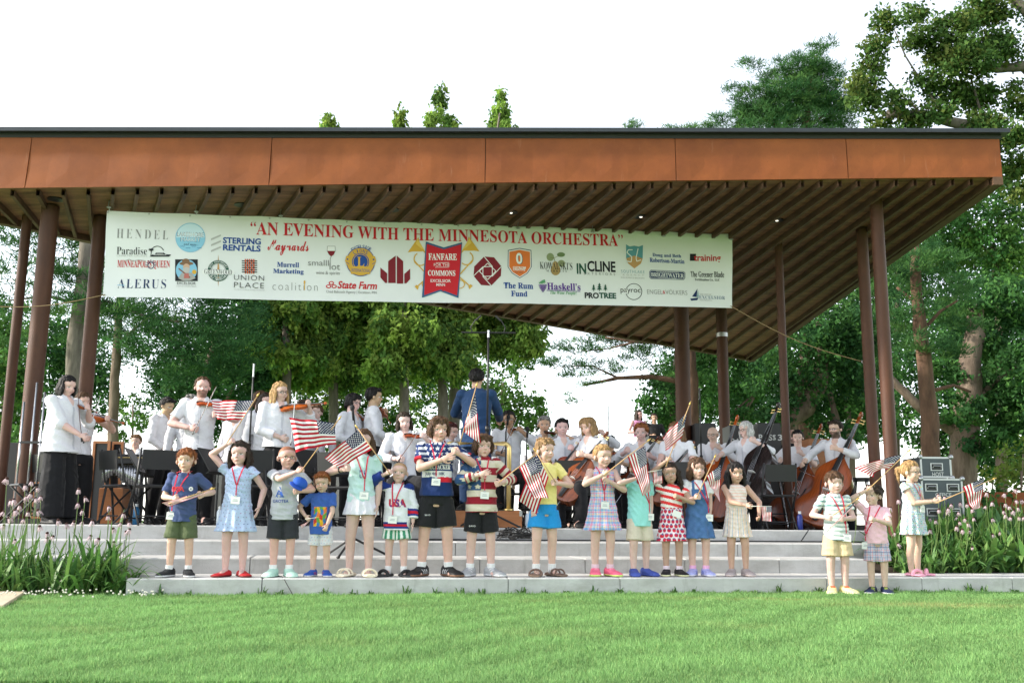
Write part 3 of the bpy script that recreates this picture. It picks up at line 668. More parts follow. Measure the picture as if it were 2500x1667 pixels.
# ---------------------------------------------------------------- garments' colour functions: f(c, h, J) -> (n,3)
def plain(c): return lambda p, h, J: np.tile(np.array(c), (len(p),1))
def shade(p): return p
class Fig: pass
def person(name, label, u, vtop, h=None, d=None, z0=STAGE, yaw=0, skin='fair', hair=('brown','short'), head=(0,0,0), Rh=None, Lh=None, top=None, bottom=None, shoes=None, socks=None,
           stance=.055, seated=False, vox=.0052, kid=True, lanyard=None, group=None, slim=1.0, elbows=None, eyes=True, glasses=False, grips=(1,1), beard=None, lean=0, seat=None, headband=None, palms=(None,None), cat='person'):
    F = Fig()
    if kid:
        p = P(u, vtop, d); h = p.z - z0; hf = float(np.interp(h, [1.0,1.2,1.35,1.5],[.192,.184,.168,.156]))
    else: hf = .132
    sit = (h*.52+.455 if seat is None else h*.52+seat) if seated else h
    if not kid and d is None: d = depth_for((u, vtop), z0+sit)
    base = X(u, d, z0+sit*.55); base.z = z0
    t = thing(name, label, cat, base, R_(yaw), group)
    W = t.matrix_basis.copy() if False else (Matrix.Translation(base) @ Matrix.Rotation(R_(yaw), 4, 'Z')); Wi = W.inverted()
    F.kid = kid; F.root = t; F.W = W; F.Wi = Wi; F.h = h; F.d = d; F.base = base
    Lc = lambda uv, dy=0: Wi @ P(uv[0], uv[1], d+dy)
    hh = hf*h; slim_ = slim
    zs = 0.0
    hipz = (.50 if not kid else .475)*h
    if seated: hipz = (.455 if seat is None else seat)+.09
    off = hipz-(.50 if not kid else .475)*h           # torso moves with the hips
    k = lambda f: f*h+off
    ln = lambda z: -lean*max(0, z-hipz)               # forward lean
    chin = k(1-hf); shz = chin-(.038 if kid else .048)*h; sw = (.098 if kid else .112)*h*slim_
    neck0 = Vector((0, .008*h+ln(shz), shz+.01*h)); 
    yawh, pit, tilt = head
    HR = Matrix.Rotation(R_(yawh), 3, 'Z') @ Matrix.Rotation(R_(tilt), 3, 'Y') @ Matrix.Rotation(R_(pit), 3, 'X')
    pivot = Vector((0, .012*h+ln(chin), chin+.01*h)); hc = pivot + HR @ Vector((0, -.10*hh, .44*hh))
    HM = Matrix.Translation(hc) @ HR.to_4x4()
    F.HM = HM; F.hh = hh
    hp = lambda x, y, z: hc + HR @ (Vector((x, y, z))*hh)
    # arms
    up_, fo_, ha_ = .168*h, .142*h, .098*h
    S = {-1: Vector((-sw, .006*h+ln(shz), shz)), 1: Vector((sw, .006*h+ln(shz), shz))}
    E = {}; T = {}
    for sd, hv in ((-1, Rh), (1, Lh)):
        if hv is None: tg = Vector((sd*.165*h, -.035*h, k(.475)))
        elif hv[0] == 'l': tg = Vector((hv[1]*h, hv[2]*h, k(hv[3])))
        else: tg = Lc((hv[0], hv[1]), hv[2] if len(hv) > 2 else 0)
        hint = Vector((sd*.7, .45, -.55))
        if elbows and elbows[0 if sd == -1 else 1]: hint = Vector(elbows[0 if sd == -1 else 1])
        # the target is where the palm centre is: wrist sits short of it
        e, w_ = ik(S[sd], tg, up_, fo_+ha_*.3, hint); dr = (w_-e).normalized(); w_ = e+dr*fo_
        E[sd] = e; T[sd] = w_
    F.S, F.E, F.T = S, E, T
    mb = MB()
    # torso
    RX = [( .44,.070,.058),(.475,.090,.066),(.53,.088,.064),(.60,.078,.056),(.68,.088,.062),(.755,.096,.062)] if not kid else [(.43,.066,.056),(.47,.084,.066),(.53,.083,.066),(.60,.078,.062),(.67,.083,.062),(.735,.086,.058)]
    rings = [ring(0, ln(k(f)), k(f), a*h*slim_, b*h*slim_, 20) for f, a, b in RX]
    rings += [ring(0, .004*h+ln(shz), shz+.004*h, sw*.92, .050*h, 20), ring(0, .006*h+ln(shz), shz+.022*h, sw*.62, .042*h, 20), ring(0, .008*h+ln(shz), shz+.032*h, .036*h, .034*h, 20)]
    mb.loft(rings)
    cap(mb, neck0, hp(0, .06, -.30), .034*h if kid else .036*h, .031*h if kid else .033*h)
    for sd in (-1, 1):
        ra = (.029,.024,.023,.0165) if kid else (.031,.026,.025,.0175)
        ra = [x*h*(.6+.4*slim_) for x in ra]
        mb.ell(S[sd], (ra[0]*1.15,)*3, nu=12); cap(mb, S[sd], E[sd], ra[0], ra[1]); cap(mb, E[sd], E[sd].lerp(T[sd], .35), ra[1], ra[2]*1.05); cap(mb, E[sd].lerp(T[sd], .35), T[sd], ra[2], ra[3])
        g = grips[0 if sd == -1 else 1]; pm = palms[0 if sd == -1 else 1]
        hand(mb, T[sd]+(T[sd]-E[sd]).normalized()*ra[3]*.3, (T[sd]-E[sd]), Vector(pm) if pm else (Vector((-sd*.7,-.1,0)) if hvdown(T[sd], S[sd], h) else Vector((-sd*.5,.8,0))), ha_*1.02, g, -sd if not pm else sd)
    # legs
    pj = random.Random(label+'j'); stance *= pj.uniform(.78,1.2) if kid else 1; jy = {-1: pj.uniform(-.028,.02)*h, 1: pj.uniform(-.028,.02)*h} if not seated else {-1:0, 1:0}
    HIP = {}; KN = {}; AN = {}
    lr = (.052,.036,.033,.0215) if kid else (.060,.042,.039,.027)
    lr = [x*h*(.5+.5*slim_) for x in lr]
    for sd in (-1, 1):
        hip = Vector((sd*.046*h, 0, hipz-.02*h))
        if seated: kn = Vector((sd*.10*h, -.245*h, (.455 if seat is None else seat)+.05)); an = Vector((sd*.10*h, -.23*h, .045*h)) if seat is None else Vector((sd*.09*h, -.20*h, .30))
        else: kn = Vector((sd*(.05+stance*.55)*h*.8, -.008*h+jy[sd]*.7, .268*h)); an = Vector((sd*(stance+.012)*h, .004*h+jy[sd], .042*h))
        HIP[sd], KN[sd], AN[sd] = hip, kn, an
        cap(mb, hip, kn, lr[0], lr[1]); cap(mb, kn, kn.lerp(an, .35)+Vector((0,.010*h,0)), lr[1]*.98, lr[2]); cap(mb, kn.lerp(an,.35)+Vector((0,.010*h,0)), an, lr[2], lr[3])
        cap(mb, an, an+Vector((sd*.012*h, -.075*h, -.025*h)), lr[3]*1.05, lr[3]*.8)
    F.HIP, F.KN, F.AN = HIP, KN, AN
    # head
    pr = random.Random(label); jw, nl, mw, ec, ns_ = pr.uniform(.92,1.1), pr.uniform(.85,1.2), pr.uniform(.8,1.25), pr.uniform(-.012,.012), pr.uniform(.85,1.2); smile = pr.uniform(-.4,1.0)
    el = lambda c, r: mb.ell(hp(*c), tuple(x*hh for x in r), HR, 18, 12)
    wd = 1.01 if kid else .97
    el((0,.06,.13), (.365*wd,.43,.37)); el((0,-.085,-.15), (.285*wd*jw,.275,.31)); el((0,-.20,-.39), (.115*jw,.115,.085))
    el((.165,-.215,-.17), (.11,.105,.12)); el((-.165,-.215,-.17), (.11,.105,.12)); el((0,-.20,.16), (.27*wd,.20,.17))
    el((.39*wd,.05,-.05), (.045,.085,.115)); el((-.39*wd,.05,-.05), (.045,.085,.115))
    cap(mb, hp(0,-.355,.02), hp(0,-.39-.025*nl,-.115), .028*hh, .05*hh*ns_, 10); el((.045,-.375,-.13), (.03,.035,.026)); el((-.045,-.375,-.13), (.03,.035,.026))
    el((0,-.335,-.245), (.095,.042,.024)); el((0,-.330,-.285), (.08,.042,.026)); el((.15,-.325,.055), (.085,.035,.022)); el((-.15,-.325,.055), (.085,.035,.022))
    me = remesh(mb, vox, 1, 'body'); F.sk = SKIN[skin]; F.shz = shz; c = coords(me)
    sk = np.array(SKIN[skin])*np.array([pr.uniform(.93,1.05), pr.uniform(.94,1.05), pr.uniform(.92,1.06)]); cols = np.tile(sk, (len(c),1)).astype(np.float32)
    hl = np.array([(HM.inverted() @ Vector((0,0,0)))]); Hi = np.array(HM.inverted()); q = (c @ Hi[:3,:3].T + Hi[:3,3])/hh
    def spot(x, y, z, rx, rz, col, amt=1):
        nonlocal cols
        wgt = np.exp(-(((q[:,0]-x)/rx)**2+((q[:,2]-z)/rz)**2)**2)*(q[:,1] < -.18)*amt; cols += wgt[:,None]*(np.array(col)-cols)
    hcol = np.array(HAIR[hair[0]])
    spot(0,0,-.268,.085*mw,.034,sk*np.array((.86,.52,.52)),.8)
    for xm in (-.06,-.03,0,.03,.06): spot(xm*mw,0,-.268+smile*6*(xm*mw)**2,.024,.010,sk*.38,.6)
    for s_ in (-1,1):
        spot(s_*.20,0,-.15,.10,.09,sk*np.array((1.05,.82,.80)),.5)
        spot(s_*.155,0,.078,.080,.018,sk*.35+hcol*.5,.6)
        spot(s_*(.155+ec),0,-.012,.07,.034,np.array((.70,.68,.66)),.95); spot(s_*(.152+ec),0,-.010,.027,.032,np.array((.02,.014,.012)),1); spot(s_*.155,0,.028,.075,.012,np.array((.05,.03,.025)),.6)
        spot(s_*.028,0,-.158,.014,.012,sk*.4,.7)
    if beard:
        wb = sstep(-q[:,2], .12, .2)*(q[:,1] < .1)*(q[:,2] > -.56)*(1-np.exp(-((q[:,0]/.09)**2+((q[:,2]+.265)/.03)**2)))*(np.abs(q[:,0]) < .5)*beard; cols += wb[:,None]*(np.array(HAIR[hair[0]])*1.2-cols)
    if hair[1] == 'buzz' or hair[1] == 'bald':
        wb = sstep(q[:,2]+q[:,1]*.55, .12, .2)*(.85 if hair[1] == 'buzz' else 0); cols += wb[:,None]*(hcol-cols)
    set_col(me, cols); F.body = obj('body', me, M['skin'], t)
    # hair
    make_hair(F, hair, HR, hp, hh, vox, t, ln, shz, h)
    if glasses:
        g = MB()
        for s_ in (-1, 1):
            ctr = [hp(s_*.155+.105*math.cos(a), -.40+.03*abs(math.cos(a)), -.015+.075*math.sin(a)) for a in np.linspace(0, 2*math.pi, 14)]; g.tube(ctr, .0022 if not kid else .0016, 5, False)
            g.tube([hp(s_*.26,-.37,0), hp(s_*.40,.02,.02)], .002, 5)
        g.tube([hp(-.05,-.41,0), hp(.05,-.41,0)], .002, 5); g.obj('glasses', M['black_plastic'], t)
    Jn = F; clothes(F, top, bottom, vox, k, ln, sw, shz, hipz, RX, slim_, kid, seated, t, lr)
    foot(F, shoes, socks, t, kid, h, vox, seated)
    if lanyard is not None: add_lanyard(F, lanyard, k, t, shz)
    return F
def hvdown(Tp, Sp, h): return Tp.z < Sp.z-.2*h and abs(Tp.x) > .1*h
def make_hair(F, hair, HR, hp, hh, vox, t, ln, shz, h):
    col, st = hair[0], hair[1]
    if st in ('bald', 'buzz'): 
        if st == 'bald':
            mb = MB()
            for s_ in (-1,1): mb.ell(hp(s_*.36,.18,-.02), (.06*hh,.20*hh,.14*hh), HR)
            mb.ell(hp(0,.44,-.08), (.28*hh,.07*hh,.14*hh), HR)
            me = remesh(mb, vox*1.2, 2, 'hair'); set_col(me, np.tile(HAIR[col], (len(me.vertices),1))); obj('hair', me, M['hair'], t)
        return
    mb = MB(); nu, nv = 40, 24; v = []; long_ = st in ('bob','long','girl','blonde_long','wavy','pony','bun','braids','bobcut','bangs_long')
    for i in range(nv+1):
        th = math.pi*i/nv
        for j in range(nu):
            ph = 2*math.pi*j/nu; x, y, z = math.sin(th)*math.cos(ph), math.sin(th)*math.sin(ph), math.cos(th)
            front = max(0, -y)
            hl = .42 if st not in ('receding',) else .72
            bk = 1/(1+math.exp(-(y-.25)*10)); l0 = -.55-.42*bk; lim = l0+(hl-l0)*(1/(1+math.exp(-(front-.30)*14)))           # lower limit of hair in z (unit)
            
            inside = 1/(1+math.exp(-(z-lim)*18)); r = .82+(.23 if st != 'curly' else .26)*inside+ (.02*math.sin(9*ph+5*th)+.015*math.sin(17*ph))*inside
            v.append(hp(x*.385*r*1.03, .065+y*.45*r, .145+z*.395*r*(1.04 if z > 0 else 1)))
    f = [(i*nu+j, (i+1)*nu+j, (i+1)*nu+(j+1)%nu, i*nu+(j+1)%nu) for i in range(nv) for j in range(nu)]
    mb.add(v, f)
    el = lambda c, r: mb.ell(hp(*c), tuple(x*hh for x in r), HR, 16, 10)
    rr = random.Random(hash(st) % 1000+len(F.root.name))
    if st in ('short','fringe','curly','mop','receding'):
        if st == 'fringe' or st == 'mop':
            for x in (-.24,-.12,0,.12,.24): el((x,-.31+abs(x)*.35,.27), (.10,.10,.13 if st == 'fringe' else .17))
        if st == 'mop':
            for s_ in (-1,1):
                for y in (-.12,.05,.2): el((s_*.38,y,-.02), (.08,.12,.22))
            el((0,.42,-.15), (.3,.10,.25))
        if st in ('short','mop'):
            for x in (-.2,0,.2): el((x,-.22,.40), (.15,.16,.09))
        if st == 'curly':
            for i in range(40):
                a, b = rr.uniform(0, 6.28), rr.uniform(.1, 1); z = b; s_ = math.sqrt(1-z*z)
                if s_*math.sin(a) < -.75 and z < .6: continue
                el((.40*s_*math.cos(a), .07+.46*s_*math.sin(a), .15+.40*z), (.10,.10,.10))
    if st == 'bun':
        el((0,.53,.18), (.19,.17,.17))
    if st == 'pony':
        cap(mb, hp(0,.46,.22), hp(0,.66,.12), .11*hh, .12*hh); cap(mb, hp(0,.66,.12), hp(.05,.66,-.35), .13*hh, .05*hh)
    if st in ('bob','bobcut'):
        for s_ in (-1,1):
            for y in (-.10,.06,.22): el((s_*.38,y,-.22), (.09,.13,.34))
        el((0,.36,-.18), (.32,.16,.34))
        if st == 'bobcut':
            for x in (-.2,-.07,.07,.2): el((x,-.31+abs(x)*.3,.22), (.09,.08,.16))
    if st in ('long','girl','blonde_long','wavy','bangs_long'):
        dn = -.62 if st == 'girl' else -.95
        for s_ in (-1,1):
            for y, w_ in ((-.06,.085),(.10,.10),(.24,.11)):
                cap(mb, hp(s_*.38,y,.05), hp(s_*(.42 if st != 'wavy' else .50), y+.02, dn*.55), w_*hh, w_*1.05*hh); cap(mb, hp(s_*(.42 if st != 'wavy' else .5), y+.02, dn*.55), hp(s_*.36, y-.02, dn), w_*hh, w_*.6*hh)
        for x in (-.2,0,.2): cap(mb, hp(x,.44,.0), hp(x*1.1,.40,dn), .15*hh, .11*hh)
        if st == 'bangs_long':
            for x in (-.24,-.12,0,.12,.24): el((x,-.32+abs(x)*.35,.21), (.08,.07,.17))
        if st == 'wavy':
            for i in range(24): s_ = rr.choice((-1,1)); el((s_*rr.uniform(.34,.5), rr.uniform(-.1,.35), rr.uniform(dn,.1)), (.09,.09,.09))
    if st == 'girlback' : pass
    if st == 'braids':
        for s_ in (-1,1):
            p = hp(s_*.30,.25,.05)
            for i in range(9): el((s_*(.32+.02*math.sin(i*2)), .2-.035*i, -.08-.115*i), (.085,.085,.085))
        for x in (-.22,-.08,.08,.22):
            for i in range(6): a = i/5*2.4; el((x*(1.1), -.30*math.cos(a)*1.05+.06, .16+.40*math.sin(a*.75+.35)*.98), (.06,.07,.05))
    me = remesh(mb, vox*1.0, 1, 'hair'); c = coords(me); n = normals(me)
    w_ = np.sin(c[:,0]*420+np.sin(c[:,2]*60)*1.5+c[:,1]*260)
    lump = np.sin(c[:,0]*95+1.7*np.sin(c[:,1]*60+c[:,2]*35))*np.sin(c[:,1]*88+1.3*np.sin(c[:,0]*70))+.6*np.sin(c[:,2]*70+c[:,0]*120)
    setco(me, c+n*(w_*.0018*(hh/.2)+lump*.0036*(hh/.2)+.0012*rng.standard_normal(len(c)))[:,None])
    base = np.array(HAIR[col]); vv = 1+.22*np.sin(c[:,0]*310+c[:,1]*190+np.sin(c[:,2]*45)*2)+.12*rng.standard_normal(len(c))
    hc_ = np.clip(base[None]*vv[:,None], 0, 1); ng = np.random.default_rng(len(c)); ok_ = np.where(((c-np.array(hp(0,0,.1)))@np.array(HR)[:,1] > -.36*hh))[0]
    ns = 1500 if F.kid else 800; ii = ng.choice(ok_, ns); p_ = c[ii]; n_ = n[ii]; down = np.tile(np.array((0,0,-1.0)), (ns,1))+ng.standard_normal((ns,3))*(.28 if st not in ('curly','mop') else .6)
    down = down-n_*(down*n_).sum(1)[:,None]; down /= np.linalg.norm(down,axis=1)[:,None]+1e-6; sd_ = np.cross(down, n_); L_ = hh*ng.uniform(.10,.30,(ns,1)); w2 = hh*.008*ng.uniform(.6,1.4,(ns,1))
    p_ = p_-n_*.002; tri = np.stack([p_-sd_*w2, p_+sd_*w2, p_+down*L_+n_*hh*ng.uniform(.0,.05,(ns,1))], 1).reshape(-1,3)
    fq = np.zeros(len(me.loops), np.int32); me.loops.foreach_get('vertex_index', fq); nf = len(fq)//4; nv_ = len(c)
    me2 = bpy.data.meshes.new('hair'); me2.from_pydata(np.concatenate([c+0, tri]).tolist() if False else np.concatenate([coords(me), tri]).tolist(), [], fq.reshape(nf,4).tolist()+(np.arange(ns*3).reshape(ns,3)+nv_).tolist()); me2.polygons.foreach_set('use_smooth', np.ones(len(me2.polygons), bool)); me2.update()
    set_col(me2, np.concatenate([hc_, np.repeat(np.clip(base[None]*ng.uniform(.6,1.7,(ns,1)),0,1), 3, 0)])); bpy.data.meshes.remove(me); F.hair = obj('hair', me2, M['hair'], t)
def sleeve(mb, F, sd, frac, r0, r1, seg=True):
    S, E, T = F.S[sd], F.E[sd], F.T[sd]
    mb.ell(S, (r0*1.12, r0*1.12, r0*1.05), nu=14)
    if frac <= 1: cone(mb, S, S.lerp(E, frac), r0, r1)
    else:
        e2 = E.lerp(T, frac-1); rm = (r0+r1)/2; cap(mb, S, E, r0, rm, 16); mb.ell(E, (rm*1.06,)*3, nu=14); cone(mb, E, e2, rm, r1)
def wrinkle(me, h, amp=.004, seed=0, keep=None):
    c = coords(me); n = normals(me); s = seed*1.7
    x, y, z = c[:,0]/h, c[:,1]/h, c[:,2]/h; w_ = 0
    for k in range(5):
        a = s*1.3+k*2.4; f = (20+13*k)*(1 if h < 1.6 else .72); d = x*math.cos(a)*.7+z*math.sin(a+.5)+y*.5*math.cos(a*2); w_ = w_+(1-2*np.abs(np.sin(f*d*1.2+1.8*np.sin(9*z+6*x+a)+a)))*(.9-.12*k)*(.5+.5*np.sin(7*z+9*x*math.cos(a)+11*y+a*3))
    setco(me, c+n*(w_*amp*h)[:,None])
def clothes(F, top, bottom, vox, k, ln, sw, shz, hipz, RX, slim, kid, seated, t, lr):
    h = F.h; sd_ = len(F.root.name)+int(h*1000) % 17
    def torso_rings(z0, z1, inf, flare=0, n=28):
        out = []; fz = [f for f,_,_ in RX]
        zz = np.linspace(z0, z1, 9)
        for z in zz:
            f = max((z-k(0))/h, .475); a = np.interp(f, fz, [r[1] for r in RX])*h*slim; b = np.interp(f, fz, [r[2] for r in RX])*h*slim
            fl = flare*max(0, (z1-z)/(z1-z0))*h
            if top and top.get('boxy'): a = max(a, .086*h*slim); b = max(b, .064*h*slim)
            out.append(ring(0, ln(z), z, a+inf*h+fl, b+inf*h+fl, n))
        return out
    if top:
        mb = MB(); inf = top.get('inf', .012); hem = k(top.get('hem', .45)); slv = top.get('sleeve', .55)
        rs = torso_rings(hem, k(RX[-1][0]), inf, top.get('flare', .006))
        rs += [ring(0, .004*h+ln(shz), shz+.006*h, sw*.95+inf*h*.6, .052*h+inf*h*.6, 28), ring(0, .005*h+ln(shz), shz+.024*h, sw*.66+inf*h*.4, .046*h+inf*h*.4, 28), ring(0, .007*h+ln(shz), shz+.034*h+top.get('collar',0)*.008*h, .046*h, .043*h, 28)]
        mb.loft(rs)
        if slv > 0:
            r0 = (.034 if kid else .036)*h+inf*.25*h; r1 = (.033 if slv <= 1 else .024)*h+top.get('cuff', .004)*h
            for s_ in (-1,1): sleeve(mb, F, s_, slv, r0, r1)
        elif slv == 0 and top.get('kind') != 'strap':
            for s_ in (-1,1): mb.ell(F.S[s_]+Vector((-s_*.008*h,0,.004*h)), (.03*h,.036*h,.03*h))
        if top.get('skirt'):                     # dress: waist seam and full skirt in one garment
            zw = k(top.get('waist', .60)); zh = k(top['skirt']); fo = top.get('folds', 9); w1 = top.get('wide', .16)*h
            n = 60; rr = []
            for i in range(9):
                s = i/8; z = lerp(zh, zw, s); a = lerp(w1, (.083+inf)*h, s**.75); b = lerp(w1*.78, (.066+inf)*h, s**.75)
                rr.append(ring(0, ln(z), z, a, b, n, fo, .075*(1-s)**.8, 1.3)); 
            mb.loft(rr)
        if top.get('hood'): mb.ell((0,.055*h,shz+.03*h), (.075*h,.04*h,.035*h)); cap(mb, (-.04*h,-.03*h,shz+.03*h), (.04*h,-.03*h,shz+.03*h), .018*h, .018*h)
        if top.get('collar'):
            for s_ in (-1,1): cap(mb, (s_*.012*h,-.045*h+ln(shz),shz+.012*h), (s_*.04*h,-.015*h+ln(shz),shz+.042*h), .010*h, .011*h); cap(mb, (s_*.04*h,-.015*h+ln(shz),shz+.042*h), (0,.035*h+ln(shz),shz+.045*h), .011*h, .011*h)
        me = remesh(mb, vox, 2, top.get('name','shirt')); wrinkle(me, h, top.get('wr', .0040), sd_)
        c = coords(me); set_col(me, top['col'](c, h, F)); F.top = obj(top.get('name','shirt'), me, M['cloth'], t)
        F.topbvh = None
    if bottom:
        mb = MB(); kd = bottom['kind']; inf = bottom.get('inf', .012)
        waist = k(bottom.get('waist', .565))
        if kd in ('shorts','trousers'):
            rs = torso_rings(k(.445), waist, inf-.003, 0); mb.loft(rs)
            for s_ in (-1,1):
                hip, kn, an = F.HIP[s_], F.KN[s_], F.AN[s_]
                if kd == 'shorts':
                    e = hip.lerp(kn, bottom.get('len', .62)); cone(mb, hip+Vector((0,0,.02*h)), e, lr[0]+.012*h, lr[0]*.92+bottom.get('leg', .016)*h)
                else:
                    wide = bottom.get('wide', 0)
                    cap(mb, hip, kn, lr[0]+inf*h, lr[1]+.012*h+wide*h*.6); e = kn.lerp(an, .97); cone(mb, kn, e, lr[1]+.012*h+wide*h*.6, lr[3]+.018*h+wide*h)
        else:
            zh = k(bottom.get('len', .36)); n = 60; rr = []; fo = bottom.get('folds', 12); w1 = bottom.get('wide', .125)*h
            for i in range(7):
                s = i/6; z = lerp(zh, waist, s); a = lerp(w1, (.080+inf)*h, s); b = lerp(w1*.8, (.064+inf)*h, s)
                rr.append(ring(0, ln(z), z, a, b, n, fo, .06*(1-s), .4))
            mb.loft(rr)
        me = remesh(mb, vox*1.05, 2, bottom.get('name', kd)); wrinkle(me, h, bottom.get('wr', .0022), sd_+3); c = coords(me)
        set_col(me, bottom['col'](c, h, F)); F.bottom = obj(bottom.get('name', kd), me, M['cloth'], t)
def foot(F, shoes, socks, t, kid, h, vox, seated):
    if not shoes: return
    up, sole, kind = shoes.get('up', (.02,.02,.02)), shoes.get('sole', (.7,.7,.68)), shoes.get('kind', 'sneaker')
    for s_ in (-1, 1):
        an = F.AN[s_]; base = an.z-.042*h; ang = s_*R_(shoes.get('out', random.Random(F.root['label']+str(s_)).uniform(10,34))); ca, sa = math.cos(ang), math.sin(ang)
        if socks:
            sc_ = socks[0 if s_ == -1 else 1] if isinstance(socks[0], tuple) and isinstance(socks[0][0], (tuple, list)) is False and len(socks) == 2 and isinstance(socks[1], tuple) else socks
            top_ = an.lerp(F.KN[s_], .26 if len(socks) < 3 or True else 0); mb = MB(); r = .0285*h
            mb.tube([an-Vector((0,0,.02*h)), an+Vector((0,0,.012*h)), an.lerp(F.KN[s_], .2), an.lerp(F.KN[s_], .215)], [r*1.02, r*.98, r*1.06, r*1.03], 20)
            me = mb.mesh('sock', True); set_col(me, np.tile(sc_, (len(me.vertices),1))); obj('sock', me, M['cloth'], t)
        mb = MB(); tr = lambda x, y, z: Vector((an.x+K_*(ca*x-sa*y), an.y+K_*(sa*x+ca*y), base+1.22*z))
        K_ = 1.25 if kid else 1.16
        def sec(y, w_, z0, z1, n=16): return [tr(w_*math.cos(q), y, z0+(z1-z0)*(.5+.5*math.sin(q))) for q in np.linspace(0, 2*math.pi, n, endpoint=False)]
        if kind in ('sneaker','croc','mary'):
            hi = .058*h if kind != 'mary' else .040*h
            mb.loft([sec(.042*h,.010*h,.006*h,.03*h), sec(.038*h,.024*h,0,hi), sec(.015*h,.030*h,0,hi*1.05), sec(-.015*h,.030*h,0,hi*.95), sec(-.04*h,.033*h,0,hi*.72), sec(-.075*h,.036*h,0,hi*.60), sec(-.10*h,.031*h,0,hi*.48), sec(-.113*h,.016*h,.002*h,hi*.3)])
            mb.loft([sec(.046*h,.020*h,0,.018*h), sec(.03*h,.031*h,0,.02*h), sec(-.03*h,.034*h,0,.017*h), sec(-.075*h,.040*h,0,.017*h), sec(-.108*h,.030*h,0,.016*h), sec(-.118*h,.014*h,.004*h,.014*h)])
        else:                                                   # slide / sandal: foot bed plus straps
            mb.loft([sec(.046*h,.022*h,0,.022*h), sec(.03*h,.033*h,0,.024*h), sec(-.03*h,.034*h,0,.02*h), sec(-.08*h,.041*h,0,.02*h), sec(-.112*h,.028*h,0,.018*h)])
            for yy in ((-.055,) if kind == 'slide' else (-.03,-.07)):
                w_ = .030*h if kind == 'slide' else .014*h
                for q0, q1 in zip(np.linspace(0, math.pi, 9)[:-1], np.linspace(0, math.pi, 9)[1:]):
                    cap(mb, tr(.038*h*math.cos(q0), yy*h, .012*h+.032*h*math.sin(q0)), tr(.038*h*math.cos(q1), yy*h, .012*h+.032*h*math.sin(q1)), w_*.5, w_*.5, 8)
        me = remesh(mb, min(vox, .005), 1, 'shoe'); c = coords(me); z = c[:,2]-base; y = (c[:,1]-an.y)
        cols = np.where((z < .0165*h)[:,None], np.array(sole), np.array(up)).astype(np.float32)
        if shoes.get('lace') is not None:
            m_ = (y < -.02*h) & (y > -.065*h) & (z > .025*h) & (np.abs(c[:,0]-an.x) < .016*h) & (np.sin(y*260/h*1.1) > .1); cols[m_] = shoes['lace']
        if shoes.get('stripe') is not None:
            m_ = (np.sin((y+z*.5)*330/h) > .3) & (y < .0*h) & (y > -.055*h) & (z < .045*h) & (z > .018*h); cols[m_] = shoes['stripe']
        if shoes.get('tongue') is not None:
            m_ = (z > .052*h) & (y < -.012*h) & (y > -.045*h) & (np.abs(c[:,0]-an.x) < .022*h); cols[m_] = shoes['tongue']
        set_col(me, cols); o = obj('shoe', me, M['shoe'], t)
def chest_bvh(F, extra=()):
    if getattr(F, 'topbvh', None) is None:
        vs_ = []; fs_ = []
        for o in (F.top, getattr(F, 'bottom', None), F.body):
            if o is None: continue
            n = len(vs_); vs_ += [tuple(v.co) for v in o.data.vertices]; fs_ += [[i+n for i in p.vertices] for p in o.data.polygons]
        F.topbvh = BVHTree.FromPolygons(vs_, fs_)
    return F.topbvh
def on_front(F, x, z, off=.004):
    hit = chest_bvh(F).ray_cast(Vector((x, -1.2, z)), Vector((0,1,0)))[0]
    return Vector((x, (hit.y if hit else -.1)-off, z))
def add_lanyard(F, L, k, t, shz):
    h = F.h; red = L.get('col', (.55,.02,.06)); zb = k(L.get('z', .56)); bx = L.get('x', 0)*h
    bv = top_bvh(F)
    def fr(x, z, off=.006):
        hit = bv.ray_cast(Vector((x, -1.2, z)), Vector((0,1,0)))[0]; return Vector((x, (hit.y if hit else -.085*h)-off, z))
    mb = MB(); z_top = shz+.030*h; yv = zb+.115*h
    for s_ in (-1, 1):
        pts = []
        for i in range(13):
            s = i/12; pts.append(fr(lerp(s_*.046*h, bx+s_*.004, s**.9), lerp(z_top, yv, s)))
        pts.insert(0, Vector((s_*.045*h, .03*h, shz+.05*h)))
        w_ = .0065
        v = []
        for p in pts: v += [p+Vector((-w_,0,0)), p+Vector((w_,0,0))]
        mb.add(v, [(2*i, 2*i+1, 2*i+3, 2*i+2) for i in range(len(pts)-1)])
    pts = [fr(bx, lerp(yv, zb+.035*h, i/4), .007) for i in range(5)]; v = []
    for p in pts: v += [p+Vector((-.005,0,0)), p+Vector((.005,0,0))]
    mb.add(v, [(2*i, 2*i+1, 2*i+3, 2*i+2) for i in range(4)])
    ly = mb.obj('lanyard', _lan(red), t)
    c = fr(bx, zb, .012); bw, bh = .042, .034; mb = MB()
    mb.bbox((-bw,-.002,-bh), (bw,.002,bh), .001, Matrix.Translation(c) @ Matrix.Rotation(R_(L.get('rot', 3)), 4, 'Y')); bd = mb.obj('name_badge', M['white_card'], ly)
    mb = MB(); Mx = Matrix.Translation(c+Vector((0,-.0035,0))) @ Matrix.Rotation(R_(L.get('rot', 3)), 4, 'Y')
    mb.box((-.02,-.0005,.005), (.02,.0005,.010), Mx); mb.box((-.026,-.0005,-.008), (.024,.0005,-.003), Mx); mb.obj('badge_print', ink((.35,.38,.42)), bd)
    mb = MB(); mb.box((-.012,-.004,bh-.002), (.012,.003,bh+.012), Matrix.Translation(c)); mb.obj('badge_clip', M['steel'], ly)
